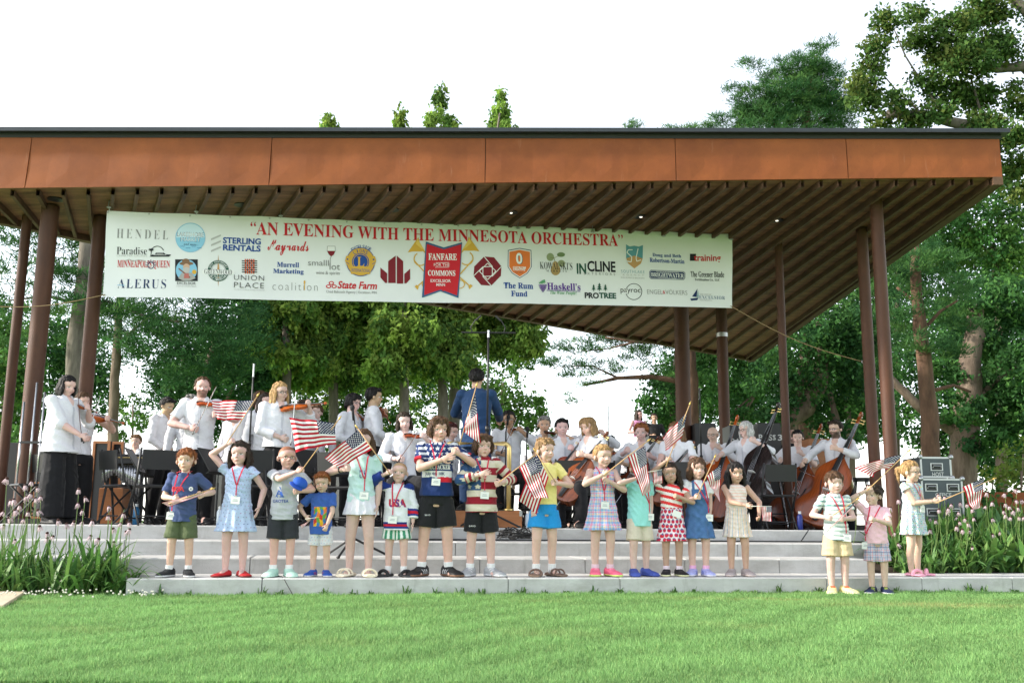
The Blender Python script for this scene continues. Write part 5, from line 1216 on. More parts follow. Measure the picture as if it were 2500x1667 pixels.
# ================================================================== instruments
OUT_V = [(0,.0),(.008,.10),(.04,.19),(.10,.255),(.18,.29),(.26,.285),(.33,.245),(.36,.222),(.41,.17),(.49,.155),(.57,.168),(.62,.205),(.65,.203),(.72,.228),(.80,.238),(.88,.215),(.95,.145),(.99,.06),(1,.03)]
OUT_B = [(0,.0),(.008,.10),(.04,.20),(.10,.265),(.18,.30),(.26,.292),(.33,.25),(.36,.228),(.41,.19),(.49,.178),(.57,.19),(.62,.215),(.66,.22),(.72,.222),(.78,.205),(.84,.165),(.90,.115),(.95,.07),(1,.035)]
AMBER, REDV, DARKV, BROWNV = lin(150,74,30), lin(128,54,26), lin(44,26,20), lin(112,62,36)
def instrument(name, label, tail, scroll, nf, kind='violin', col=AMBER, L=None, group=None, endpin=None, cat=None):
    """tail and scroll are world points (bottom of the body, top of the scroll); nf the way the front faces"""
    ax = (scroll-tail); LL = ax.length; ax.normalize(); nf = Vector(nf); nf = (nf-ax*nf.dot(ax)).normalized(); Y = -nf; Xv = Y.cross(ax).normalized()
    t = thing(name, label, cat or name.replace('_',' '), tail, Matrix((Xv, Y, ax)).transposed(), group)
    bl = LL*{'violin':.605,'cello':.60,'bass':.585}[kind]; rib = bl*{'violin':.045,'cello':.085,'bass':.10}[kind]; out = OUT_B if kind == 'bass' else OUT_V
    arch = bl*.035; ts = np.linspace(0, 1, 44); ts = np.sort(np.r_[ts, .004, .015, .03, .985]); hw = np.interp(ts, [a for a,_ in out], [b for _,b in out])*bl*(1.0 if kind != 'bass' else 1.06)
    m_ = 11; v = []; f = []; cl = []; sx = np.linspace(-1, 1, m_); nr = len(ts)
    for sgn in (-1, 1):
        for i in range(nr):
            for x in sx:
                v.append((x*hw[i], sgn*(rib+arch*(1-x*x)**.8*math.sin(math.pi*min(1, max(0, ts[i])))**.5), ts[i]*bl)); e = .75 if abs(x) > .88 else 1.0
                cl.append(tuple(c*e for c in col))
    for s_ in (0, 1):
        o_ = s_*nr*m_
        for i in range(nr-1):
            for j in range(m_-1):
                q = [o_+i*m_+j, o_+i*m_+j+1, o_+(i+1)*m_+j+1, o_+(i+1)*m_+j]; f.append(q if s_ == 0 else q[::-1])
    for j in (0, m_-1):
        for i in range(nr-1):
            q = [i*m_+j, (i+1)*m_+j, nr*m_+(i+1)*m_+j, nr*m_+i*m_+j]; f.append(q)
    for i in (0, nr-1):
        for j in range(m_-1): f.append([i*m_+j, nr*m_+i*m_+j, nr*m_+i*m_+j+1, i*m_+j+1])
    me = bpy.data.meshes.new('body'); me.from_pydata(v, [], f); me.polygons.foreach_set('use_smooth', np.ones(len(f), bool)); me.update(); bmx = bmesh.new(); bmx.from_mesh(me); bmesh.ops.recalc_face_normals(bmx, faces=bmx.faces); bmx.to_mesh(me); bmx.free()
    set_col(me, np.array(cl)); b = obj('body', me, M['varnish'], t); es = b.modifiers.new('e', 'EDGE_SPLIT'); es.split_angle = R_(50)
    yf = -(rib+arch)
    mb = MB()
    for s_ in (-1, 1):                                            # f-holes
        pts = [(s_*(.085+.03*math.sin(q*2.6-1.3))*bl, -(rib+arch*(1-(.5)**2)**.8)-.003*LL, (.36+.24*q)*bl) for q in np.linspace(0,1,9)]
        mb.tube(pts, [.004*bl,.009*bl,.007*bl,.006*bl,.006*bl,.006*bl,.007*bl,.009*bl,.004*bl], 6)
    mb.obj('sound_holes', M['black_matte'], t)
    nw = bl*(.034 if kind == 'violin' else .03 if kind == 'cello' else .026)
    mb = MB(); zz = np.linspace(bl*.97, LL*.955, 8)
    mb.loft([[Vector((nw*.9*c, yf*.35+nw*.6*s, z)) for c, s in ((-1,-.4),(1,-.4),(.8,.7),(-.8,.7))] for z in zz])
    # pegbox and scroll
    cx = LL*.955; R0 = LL*(.028 if kind == 'violin' else .026)
    pts = [Vector((0, yf*.35-nw*.1+R0*(1.25-.10*q)*math.sin(q)*(1-q/14), cx+R0*.2+R0*(1-q/14)*(1-math.cos(q))*.9)) for q in np.linspace(0, 8.5, 26)]
    mb.tube(pts, [nw*(.95-.5*i/26) for i in range(26)], 8)
    mb.ell((0, yf*.35+R0*.1, cx+R0*1.0), (nw*1.15, R0*.55, R0*.55), nu=12)
    me = mb.mesh('neck', True); set_col(me, np.tile(np.array(col)*1.1, (len(me.vertices),1))); nk = obj('neck', me, M['varnish'], t)
    for i in range(4):
        mb = MB(); s_ = 1 if i % 2 else -1; z = LL*(.90+.013*i); mb.tube([(s_*nw*.5, yf*.35, z), (s_*nw*(3.2 if kind == 'violin' else 2.6), yf*.35, z)], nw*.28, 6); mb.ell((s_*nw*(3.4 if kind == 'violin' else 2.8), yf*.35, z), (nw*.5,nw*.25,nw*.6), nu=8, nv=6); mb.obj('peg', M['black'] if kind == 'violin' else M['brass'], nk)
    mb = MB(); z0, z1 = bl*.66, LL*.90; mb.loft([[Vector((a*nw*(1.35-.45*s), yf*(1.0+.55*(1-s))*(1-.62*s)+y*nw*.5, lerp(z0,z1,s))) for a, y in ((-1,0),(-.5,-.6),(.5,-.6),(1,0))] for s in (0,.5,1)]); mb.obj('fingerboard', M['black'], t)
    mb = MB(); mb.loft([[Vector((a*bl*(.035+.03*s), yf-bl*(.02+.03*s)+y*bl*.012, bl*(.05+.26*s))) for a, y in ((-1,1),(0,-1),(1,1))] for s in (0,.5,1)]); mb.obj('tailpiece', M['black'], t)
    mb = MB(); mb.loft([[Vector((a*bl*.06*w_, yf+y-bl*.045*h_, bl*.475+d_)) for a in (-1,1) for y in (0,)]+[Vector((a*bl*.06*w_, yf-bl*.045*h_, bl*.475+d_+bl*.012)) for a in (1,-1)] for h_, w_, d_ in ((-.4,1,0),(.5,.8,0),(1.0,.85,0),(1.3,.6,0))]); mb.obj('bridge', M['paper'], t)
    mb = MB()
    for i in range(4): x = (i-1.5)*nw*.5; mb.tube([(x*1.2, yf-bl*.05, bl*.31), (x*1.8, yf-bl*.06, bl*.48), (x*.8, yf*.45-nw*.2, LL*.90)], LL*.0011, 4)
    mb.obj('strings', M['steel'], t)
    if kind == 'violin': mb = MB(); mb.ell((bl*.09, yf*1.1, bl*.035), (bl*.085, bl*.03, bl*.06), nu=12, nv=8); mb.obj('chin_rest', M['black'], t, smooth=True)
    if endpin: mb = MB(); mb.tube([(0,0,0),(0,0,-endpin)], .006, 8); mb.obj('endpin', M['chrome'], t)
    return t
def bow(label, frog, tip, group='bows of the string players'):
    d = tip-frog; L = d.length; d.normalize(); n = Vector((0,-.3,-1)); n = (n-d*n.dot(d)).normalized(); s = d.cross(n)
    t = thing('bow', label, 'bow', frog, Matrix((s, n*-1 if False else d.cross(s)*-1, d)).transposed() if False else None, group)
    mb = MB(); mb.tube([d*L*q+n*(-.012*math.sin(math.pi*q)*-1) for q in np.linspace(0,1,9)], [.0045-.0015*q for q in np.linspace(0,1,9)], 7); me = mb.mesh('stick', True); set_col(me, np.tile(lin(82,40,22), (len(me.vertices),1))); obj('stick', me, M['varnish'], t)
    mb = MB(); a, b = n*.020+d*L*.04, n*.016+d*L*.985; mb.add([a-s*.004,a+s*.004,b+s*.004,b-s*.004], [(0,1,2,3)]); mb.obj('hair', M['white_card'], t)
    mb = MB(); mb.tube([d*.0+n*.010, d*.045+n*.010], .010, 8); mb.obj('frog', M['black'], t)
    return t
def violin(label, F, a, b, da=0, db=0, nf=(0,-.45,1), col=AMBER, L=None):
    A, Bp = V(a, F.d+da), V(b, F.d+db)
    if L: Bp = A+(Bp-A).normalized()*L
    return instrument('violin', label, A, Bp, nf, 'violin', col, group='violins and violas of the orchestra')
# ================================================================== orchestra
SHIRTS = 1
def WSH(p, h, F):
    c = fill(p, lin(213,213,219)); s = F.shz; v = (p[:,1] < .02)&(np.abs(p[:,0]) < np.maximum(0,(p[:,2]-(s-.030*h))*.62))&(np.abs(p[:,0]) < .024*h)&(p[:,2] < s+.05*h); c[v] = F.sk
    return c
BLKP = plain((.011,.011,.013)); SHIRT_LINE = mat('shirt placket', lin(186,187,196), .8); BSH = dict(up=(.012,.012,.013), sole=(.02,.02,.02))
OG = 'musicians of the orchestra on the stage'
def player(lab, uv, h=1.72, **kw):
    sl_ = kw.pop('sl', 1.8); tk = kw.pop('tk', {}); bk = kw.pop('bk', {})
    kw.setdefault('slim', .93); kw.setdefault('vox', .0095); kw.setdefault('kid', False); kw.setdefault('shoes', BSH)
    top = dict(col=WSH, sleeve=sl_, hem=.50, inf=.011, cuff=.006, collar=1, wr=.0040); top.update(tk); bot = dict(kind='trousers', col=BLKP, inf=.012, waist=.60); bot.update(bk)
    F = person('person', lab, uv[0], uv[1], h=h, top=top, bottom=bot, group=kw.pop('group', OG), **kw)
    if top['col'] is WSH and top.get('collar') and F.d < 16:
        bv = top_bvh(F); z0 = min(v.co.z for v in F.top.data.vertices)+.01; z1 = F.shz-.034*h; mb = MB(); v = []
        for q in np.linspace(0, 1, 14):
            z = lerp(z0, z1, q); hit = bv.ray_cast(Vector((0,-1.2,z)), Vector((0,1,0)))[0]; y = (hit.y if hit else -.1)-.003; v += [(-.014,y+.002,z),(.010,y,z),(.014,y+.002,z)]
        mb.add(v, [(3*i,3*i+1,3*i+4,3*i+3) for i in range(13)]+[(3*i+1,3*i+2,3*i+5,3*i+4) for i in range(13)]); mb.obj('placket', SHIRT_LINE, F.top)
    return F
Wv = lambda F, uv, dy=0: V(uv, F.d+dy)
# --- standing violins on the left
F = player('dark haired woman in a loose white blouse, nearest the tall columns', Z1(405,104), 1.70, yaw=68, hair=('black','bob'), skin='pale', head=(-4,14,0), Rh=(*Z1(545,500),-.12), Lh=(*Z1(585,320),.10), sl=1.15, tk=dict(inf=.03, hem=.475, flare=.03, cuff=.018, boxy=1), bk=dict(wide=.05), grips=(1,1))
violin('violin under the chin of the dark haired woman near the columns', F, Z1(440,272), Z1(640,345), .0, .22); bow('bow held upright by the dark haired woman near the columns', Wv(F,Z1(545,535),-.14), Wv(F,Z1(517,182),-.02))
F = player('woman in a sleeveless white top playing with her violin level', Z1(520,212), 1.66, yaw=42, hair=('brown','bun'), skin='pale', head=(8,12,-8), Rh=(*Z1(560,512),-.10), Lh=(*Z1(718,392),-.05), sl=.12, tk=dict(collar=0,hem=.52))
violin('violin held out to the side by the woman in the sleeveless top', F, Z1(515,355), Z1(818,418), -.05, -.02, col=lin(160,80,32)); bow('bow of the woman in the sleeveless white top', Wv(F,Z1(548,545),-.14), Wv(F,Z1(662,232),-.10))
player('short haired percussionist in a white shirt behind the vibraphone', Z1(878,415), 1.76, d=17.5, z0=STAGE-.25, hair=('lbrown','short'), skin='fair', Rh=('l',-.1,-.2,.55), Lh=('l',.1,-.2,.55), shoes=None)
F = player('young man in a tucked white shirt looking down past his violin', Z1(1072,246), 1.74, yaw=66, hair=('black','short'), skin='asian', head=(0,16,0), Rh=(*Z1(1118,600),-.14), Lh=(*Z1(1110,410),.15), tk=dict(hem=.56))
violin('violin of the young man in the tucked shirt', F, Z1(1075,398), Z1(1180,420), .02, .3)
player('grey haired man in glasses half hidden behind the bearded violinist', Z1(1238,212), 1.74, d=13.6, yaw=20, hair=('grey','short'), glasses=True)
F = player('bearded man in a short sleeved white shirt standing tall with his violin', Z1(1310,116), 1.82, yaw=12, hair=('brown','receding'), skin='fair', beard=.75, head=(10,4,0), Rh=(*Z1(1268,448),-.22), Lh=(*Z1(1440,360),-.12), sl=.75, elbows=((-1,.1,-.6),(.9,.0,-.8)), tk=dict(inf=.02, cuff=.012))
violin('reddish violin on the shoulder of the bearded man', F, Z1(1302,278), Z1(1500,300), -.10, -.12, col=lin(165,70,28)); bow('bow slanting across the bearded man', Wv(F,Z1(1266,488),-.26), Wv(F,Z1(1424,168),-.22))
player('brown haired violinist half hidden behind the tall microphone stand', Z1(1700,252), 1.72, d=13.0, yaw=40, hair=('brown','mop'), Lh=('l',.12,-.25,.66))
player('violinist in a loose white blouse behind the flag of the girl in pale blue', Z1(1560,300), 1.62, d=13.4, yaw=-20, hair=('dark','long'), tk=dict(inf=.03))
F = player('blond woman in glasses and a white blouse smiling over her violin', Z2(318,148), 1.72, yaw=30, hair=('blond','long'), glasses=True, skin='fair', head=(18,4,-6), Rh=(*Z2(352,512),-.14), Lh=(*Z2(528,296),-.05), sl=1.75, tk=dict(inf=.024, hem=.54, cuff=.012), elbows=((-.8,.1,-.8),(.8,.1,-.9)))
violin('violin of the blond woman in glasses', F, Z2(335,318), Z2(640,285), -.08, -.03, col=lin(170,84,30)); bow('bow of the blond woman in glasses', Wv(F,Z2(404,560),-.20), Wv(F,Z2(440,202),-.12))
player('violinist in dark glasses just behind the blond woman', Z2(470,318), 1.68, d=13.6, yaw=20, hair=('dark','short'), glasses=True)
player('curly brown haired violinist behind the flag of the boy in glasses', Z2(560,355), 1.64, d=13.8, yaw=10, hair=('brown','curly'))
player('dark long haired violinist behind the blond woman', Z2(225,245), 1.68, d=12.9, yaw=35, hair=('dark','long'))
F = player('black haired man in glasses in profile by the round microphone', Z2(800,222), 1.74, yaw=64, hair=('black','mop'), glasses=True, skin='pale', head=(0,8,0), Rh=(*Z2(850,560),-.14), Lh=(*Z2(905,400),.15))
violin('violin of the black haired man in glasses', F, Z2(838,352), Z2(930,440), .0, .25)
F = player('tall man in a white shirt turned away towards the conductor', Z2(945,184), 1.83, yaw=98, hair=('black','short'), skin='asian', head=(4,0,0), Rh=(*Z2(1098,552),-.14), Lh=(*Z2(1030,345),.30), tk=dict(hem=.57))
violin('violin on the far side of the tall man turned to the conductor', F, Z2(985,310), Z2(1062,415), .12, .45); bow('bow of the tall man turned to the conductor', Wv(F,Z2(1108,575),-.14), Wv(F,Z2(1255,440),.2))
chairs = []
def seated(lab, uv, h=1.72, **kw):
    F = player(lab, uv, h, seated=True, **kw); chairs.append(F); return F
F = seated('pale dark haired woman with a red brown violin seated left of the conductor', Z2(1150,376), 1.66, yaw=14, hair=('dark','bob'), skin='pale', head=(0,8,-6), Rh=(*Z2(1120,650),-.25), Lh=(*Z2(1290,505),-.2))
violin('red brown violin of the pale dark haired woman', F, Z2(1160,490), Z2(1345,512), -.10, -.20, col=REDV); bow('bow of the pale dark haired woman', Wv(F,Z2(1112,662),-.3), Wv(F,Z2(1262,436),-.25))
F = seated('woman with dark red hair tied back, seated beside the conductor', Z3(312,300), 1.70, d=13.6, yaw=58, hair=('auburn','bun'), skin='pale', head=(6,14,0), Rh=(*Z3(330,560),-.2), Lh=(*Z3(360,440),.2))
violin('violin of the woman with dark red hair', F, Z3(318,405), Z3(362,500), -.05, .15, col=REDV)
seated('black haired violinist whose face is hidden behind the tall boy', Z3(205,338), 1.70, d=14.2, yaw=40, hair=('black','short'))
# --- conductor
F = player('conductor in a blue suit seen from behind on the podium', Z3(492,100), 1.80, z0=STAGE+.20, d=12.75, yaw=172, hair=('black','short'), skin='asian', Rh=('l',-.13,-.28,.66), Lh=('l',.15,-.26,.70), sl=1.92, elbows=((-.6,.2,-.9),(.6,.2,-.9)),
  tk=dict(name='jacket', col=plain(lin(32,58,94)), hem=.44, inf=.022, flare=.012, collar=1, wr=.0025), bk=dict(col=plain(lin(28,50,82))), group='conductor')
mb = MB(); k_ = F.h*.83; mb.loft([ring(0,.004,F.h*.845,.060,.062,20),ring(0,.004,F.h*.868,.057,.058,20)]); mb.obj('shirt_collar', M['white_card'], F.root, smooth=True)
# --- right of the conductor
F = seated('dark haired woman in glasses with a microphone before her face', Z3(712,322), 1.70, d=13.6, yaw=8, hair=('black','bun'), glasses=True, skin='olive', head=(-8,6,-6), Rh=(*Z3(660,615),-.3), Lh=(*Z3(790,462),-.2), seat=.62)
violin('dark violin of the woman in glasses right of the conductor', F, Z3(722,455), Z3(850,455), -.10, -.2, col=lin(98,50,24)); bow('bow of the woman in glasses right of the conductor', Wv(F,Z3(655,612),-.33), Wv(F,Z3(757,372),-.25))
seated('black haired player peering out beside the conductor', Z3(625,420), 1.64, d=15.2, yaw=5, hair=('black','fringe'), skin='asian')
F = seated('grey haired man in a white polo with a dark viola', Z3(942,356), 1.76, d=14.2, yaw=6, hair=('grey','short'), skin='asian', head=(-4,4,0), sl=.8, Rh=(*Z3(1010,560),-.3), Lh=(*Z3(1045,475),-.12), seat=.58)
violin('dark viola of the grey haired man', F, Z3(938,470), Z3(1075,492), -.16, -.10, col=lin(70,34,18)); bow('bow of the grey haired man', Wv(F,Z3(1005,545),-.33), Wv(F,Z3(1058,400),-.25))
seated('woman in glasses far behind the grey haired man', Z3(1124,440), 1.66, d=18.0, yaw=0, hair=('auburn','bob'), glasses=True)
F = player('blond young man standing bowed over a red viola', Z3(1216,340), 1.78, d=14.8, z0=STAGE-.18, yaw=16, hair=('blond','short'), skin='pale', head=(-16,20,0), Rh=(*Z3(1265,480),-.28), Lh=(*Z3(1330,480),-.10))
violin('red viola of the blond young man', F, Z3(1250,440), Z3(1345,505), -.22, -.15, col=lin(150,44,20)); bow('bow pointing up beside the blond young man', Wv(F,Z3(1262,455),-.3), Wv(F,Z3(1308,322),-.2))
CG = 'cellos of the orchestra'
F = seated('dark haired young cellist looking straight at the camera', Z3(1062,470), 1.74, d=13.2, yaw=16, hair=('black','short'), skin='pale', head=(-10,2,0), Rh=(*Z3(1015,690),-.35), Lh=(*Z3(1130,585),-.30))
instrument('cello', 'cello of the dark haired young man, neck against his chest', Wv(F,Z3(985,830),-.42), Wv(F,Z3(1188,528),-.24), (-.25,-1,.3), 'cello', REDV, group=CG, endpin=.25)
F = seated('cellist with a brown bob seen in profile', Z3(1245,440), 1.72, d=12.9, yaw=-42, hair=('dblond','bobcut'), skin='pale', head=(-8,14,0), Rh=(*Z3(1060,770),-.25), Lh=(*Z3(1190,620),-.32), sl=.6)
instrument('cello', 'orange brown cello slanting before the cellist with the bob', Wv(F,Z3(1045,930),-.40), Wv(F,Z3(1365,480),-.10), (-.45,-1,.35), 'cello', lin(112,60,34), group=CG, endpin=.22); bow('cello bow drawn low by the cellist with the bob', Wv(F,Z3(1055,770),-.45), Wv(F,Z3(1150,745),-.55))
F = seated('red haired cellist with a long reaching arm', Z4(506,474), 1.78, d=14.0, yaw=-10, hair=('red','curly'), skin='fair', head=(-4,4,0), Rh=(*Z4(400,600),-.35), Lh=(*Z4(560,630),-.30))
instrument('cello', 'dark cello of the red haired cellist', Wv(F,Z4(372,880),-.45), Wv(F,Z4(618,508),-.15), (-.35,-1,.3), 'cello', lin(84,36,22), group=CG, endpin=.2)
seated('dark haired horn player far behind the red haired cellist', Z4(414,503), 1.70, d=18.5, yaw=0, hair=('dark','short'))
seated('ruddy player far back beside the dark haired horn player', Z4(452,498), 1.72, d=19.0, yaw=0, hair=('dblond','short'), skin='tan')
F = seated('cellist with long light brown hair behind the strawberry dress girl', Z4(738,520), 1.72, d=13.4, yaw=-32, hair=('lbrown','long'), skin='fair', head=(-10,10,0), Rh=(*Z4(600,800),-.3), Lh=(*Z4(720,690),-.3), sl=.62)
instrument('cello', 'brown cello of the cellist with long light brown hair', Wv(F,Z4(560,930),-.40), Wv(F,Z4(852,545),-.08), (-.4,-1,.3), 'cello', lin(120,66,40), group=CG, endpin=.2)
for q, dd, yw, hr, sk_, lb in ((Z3(880,455),16.4,8,('dark','short'),'fair','dark haired player between the grey haired man and the woman in glasses'),(Z3(1010,430),17.0,4,('grey','short'),'fair','grey haired player in the back row behind the young cellist'),(Z4(40,448),17.5,-4,('brown','bob'),'pale','brown haired player in the back row behind the plaid dress girl'),(Z4(300,520),15.5,-10,('black','bun'),'asian','black haired player between the plaid dress and the red haired cellist'),(Z4(640,560),15.8,-16,('brown','short'),'fair','brown haired player behind the flag of the strawberry dress girl'),(Z2(1040,420),15.6,20,('brown','bob'),'pale','brown haired player between the tall man and the pale violinist')):
    F = seated(lb, q, 1.70, d=dd, yaw=yw, hair=hr, skin=sk_, Lh=('l',.13,-.24,.74), Rh=('l',-.10,-.26,.62)); A = F.W @ Vector((.05*F.h, -.07*F.h, F.S[1].z+.02*F.h)); Bq = F.W @ Vector((.16*F.h, -.36*F.h, F.S[1].z+.0*F.h))
    instrument('violin', 'violin of the '+lb.split(' in ')[0].split(' between ')[0].split(' behind ')[0]+(' '+lb[lb.index(' between ')+1:] if ' between ' in lb else ' '+lb[lb.index('behind '):]), A, Bq, (0,-.45,1), 'violin', REDV, group='violins and violas of the orchestra')
# --- double basses
DG = 'double basses of the orchestra'
def bassist(lab, uv, h, d, **kw): return player(lab, uv, h, d=d, z0=P(*uv, d).z-h, **kw)
F = bassist('balding old man in glasses playing an orange bass', Z4(985,440), 1.72, 15.2, yaw=-22, hair=('white','bald'), glasses=True, skin='fair', head=(-10,6,0), Rh=(*Z4(960,680),-.35), Lh=(*Z4(1010,570),-.3))
instrument('double_bass', 'orange brown bass with a bright scroll, held by the balding old man', Wv(F,Z4(930,1040),-.5), Wv(F,Z4(1140,372),-.15), (-.35,-1,.1), 'bass', lin(170,78,28), group=DG, endpin=.12)
F = bassist('silver haired woman leaning over a dark bass', Z4(1205,406), 1.70, 14.2, yaw=-48, hair=('silver','bobcut'), glasses=True, skin='pale', head=(-14,4,0), Rh=(*Z4(1000,640),-.25), Lh=(*Z4(1245,530),-.40), sl=1.5, elbows=((-1,.1,-.3),(1,.1,-.6)))
instrument('double_bass', 'dark, almost black bass of the silver haired woman', Wv(F,Z4(1200,960),-.50), Wv(F,Z4(1420,290),-.15), (-.8,-.75,.1), 'bass', lin(40,32,32), group=DG, endpin=.12)
F = bassist('dark haired woman in a loose white top with a red brown bass', Z5(240,448), 1.68, 15.6, yaw=-14, hair=('black','bun'), skin='pale', head=(-4,6,0), Rh=(*Z5(110,640),-.25), Lh=(*Z5(250,590),-.25), sl=.9, tk=dict(inf=.03, cuff=.02, collar=0))
instrument('double_bass', 'red brown bass of the dark haired woman', Wv(F,Z5(160,1050),-.45), Wv(F,Z5(382,415),-.15), (-.5,-1,.1), 'bass', lin(120,56,26), group=DG, endpin=.12)
player('balding man in a black shirt between the basses', Z5(205,408), 1.78, d=17.2, z0=STAGE-.1, yaw=10, hair=('dark','bald'), tk=dict(col=BLKP))
F = bassist('bearded man in glasses playing the rightmost bass', Z5(488,386), 1.82, 14.3, yaw=-36, hair=('dark','short'), glasses=True, beard=.9, skin='fair', head=(-16,2,0), Rh=(*Z5(245,665),-.25), Lh=(*Z5(470,560),-.38), elbows=((-1,.1,-.3),(1,.1,-.7)))
instrument('double_bass', 'polished brown bass of the bearded man in glasses', Wv(F,Z5(335,1065),-.45), Wv(F,Z5(640,345),-.12), (-.6,-1,.1), 'bass', lin(138,66,28), group=DG, endpin=.1); bow('bass bow held low by the bearded man in glasses', Wv(F,Z5(240,690),-.3), Wv(F,Z5(345,735),-.6))
# --- two onlookers far behind
F = player('young woman in a pink top and white skirt standing far behind the orchestra', Z4(488,330), 1.66, d=25.0, z0=P(*Z4(488,330),25.0).z-1.66, yaw=20, hair=('dark','long'), skin='fair', head=(20,0,0), sl=0, Rh=('l',-.06,-.12,.66), tk=dict(col=plain(lin(214,150,190)), collar=0, kind='strap', hem=.56), bk=dict(kind='skirt', col=plain(lin(225,222,220)), len=.30, wide=.14), group='onlookers behind the stage')
F = player('young woman in a black long sleeved top sitting far behind the orchestra', Z4(590,352), 1.66, d=25.0, z0=P(*Z4(590,352),25.0).z-1.66, yaw=10, hair=('dark','bun'), skin='tan', head=(-10,0,0), Rh=('l',-.06,-.12,.66), Lh=('l',.06,-.14,.62), tk=dict(col=plain((.02,.02,.022)), collar=0), group='onlookers behind the stage')
# ================================================================== stage gear
def chair_tree():
    t = thing('folding_chair', None, 'folding chair', (0,0,0)); a = M['black']
    mb = MB(); mb.bbox((-.20,-.20,.43), (.20,.20,.455), .008); mb.obj('seat', M['black_plastic'], t)
    mb = MB(); mb.loft([[Vector((x, .215+.03*math.cos(x*3.5)+dy+(z-.62)*.12, z)) for z, dy in ((.62,0),(.84,0),(.84,.012),(.62,.012))] for x in np.linspace(-.20,.20,9)]); mb.obj('backrest', M['black_plastic'], t)
    for s_ in (-1, 1):
        mb = MB(); mb.tube([(s_*.22,-.26,0),(s_*.22,.16,.50),(s_*.21,.24,.86)], .013, 8); mb.obj('leg', a, t, smooth=True)
        mb = MB(); mb.tube([(s_*.19,.26,0),(s_*.19,-.19,.44)], .012, 8); mb.obj('leg', a, t, smooth=True)
    for y, z, w_ in ((-.20,.075,.22),(.20,.10,.19)): mb = MB(); mb.tube([(-w_,y,z),(w_,y,z)], .009, 6); mb.obj('crossbar', a, t)
    return t
proto_chair = None
def chair(pos, rz, label):
    global proto_chair
    if proto_chair is None: proto_chair = chair_tree(); c = proto_chair
    else: c = copy_tree(proto_chair)
    c.location = pos; c.rotation_euler = (0,0,rz); c['label'] = label; c['group'] = 'black folding chairs on the stage'; return c
for F in chairs:
    rz = F.root.matrix_basis.to_euler().z if False else F.W.to_euler().z
    lab = F.root['label'].split(',')[0]; c = chair((F.base.x, F.base.y, STAGE), rz, ('black folding chair under the '+lab)[:95]); c['label'] = ' '.join(c['label'].split()[:16])
for (u, v), dd, rz, lab in ((Z1(190,900),11.75,-50,'folding chair open sideways between the two front left columns'),(Z1(320,760),12.6,150,'folding chair behind the dark haired woman near the columns'),(Z1(820,900),11.75,140,'folding chair turned aside before the vibraphone'),(Z1(985,950),11.6,215,'folding chair nearest the boy in the navy shirt, by the blue bottle'),(Z1(1640,1000),11.5,200,'folding chair behind the girl in pale blue'),(Z2(130,1000),11.6,30,'folding chair between the pale blue girl and the boy in glasses'),(Z2(740,950),11.7,160,'folding chair behind the small boy in the blue shirt'),(Z2(900,1000),12.6,190,'folding chair behind the mint shirt girl'),(Z3(150,1000),12.6,180,'folding chair left of the podium'),(Z4(50,1000),12.9,175,'folding chair behind the plaid dress'),(Z4(760,1000),13.0,170,'folding chair behind the strawberry and denim girls'),(Z5(100,1000),13.4,180,'folding chair left of the red brown bass')):
    chair(X(u,dd,STAGE), R_(rz), lab)
def stool(pos, label):
    t = thing('bar_stool', label, 'stool', pos, 0, 'tall stools of the bass players'); mb = MB(); mb.tube([(0,0,.70),(0,0,.75)], .17, 20); mb.obj('seat', M['black_plastic'], t)
    for q in range(4): a = q*math.pi/2+.6; mb = MB(); mb.tube([(.24*math.cos(a),.24*math.sin(a),0),(.10*math.cos(a),.10*math.sin(a),.71)], .012, 8); mb.obj('leg', M['chrome'] if q % 2 else M['black'], t)
    mb = MB(); mb.tube([(.20*math.cos(a),.20*math.sin(a),.22) for a in np.linspace(0,6.283,20)], .008, 6, False); mb.obj('foot_ring', M['black'], t)
stool(X(Z4(1390,0)[0],14.6,STAGE), 'tall stool behind the silver haired woman'); stool(X(Z5(650,0)[0],14.7,STAGE), 'tall stool behind the bearded bass player'); stool(X(Z4(1110,0)[0],15.6,STAGE), 'tall stool behind the balding bass player')
def stand_tree():
    t = thing('music_stand', None, 'music stand', (0,0,0)); T = Matrix.Translation((0,0,.64)) @ Matrix.Rotation(R_(-32),4,'X')
    mb = MB(); mb.bbox((-.25,-.004,-.02), (.25,.004,.31), .003, T); mb.box((-.25,-.004,-.02), (.25,.05,-.014), T); mb.obj('desk', M['black'], t)
    mb = MB(); mb.box((-.21,.007,-.006), (-.003,.011,.27), T); mb.box((.003,.007,-.006), (.21,.011,.27), T); mb.obj('sheet_music', M['paper'], t)
    mb = MB(); mb.tube([(0,0,.05),(0,0,.5)], .013, 8); mb.tube([(0,0,.45),(0,0,.68)], .008, 8); mb.obj('pole', M['black'], t)
    for q in range(3): a = q*2.094+.5; mb = MB(); mb.tube([(0,0,.10),(.20*math.cos(a),.20*math.sin(a),.012),(.26*math.cos(a),.26*math.sin(a),.008)], .009, 6); mb.obj('leg', M['black'], t)
    return t
proto_stand = None
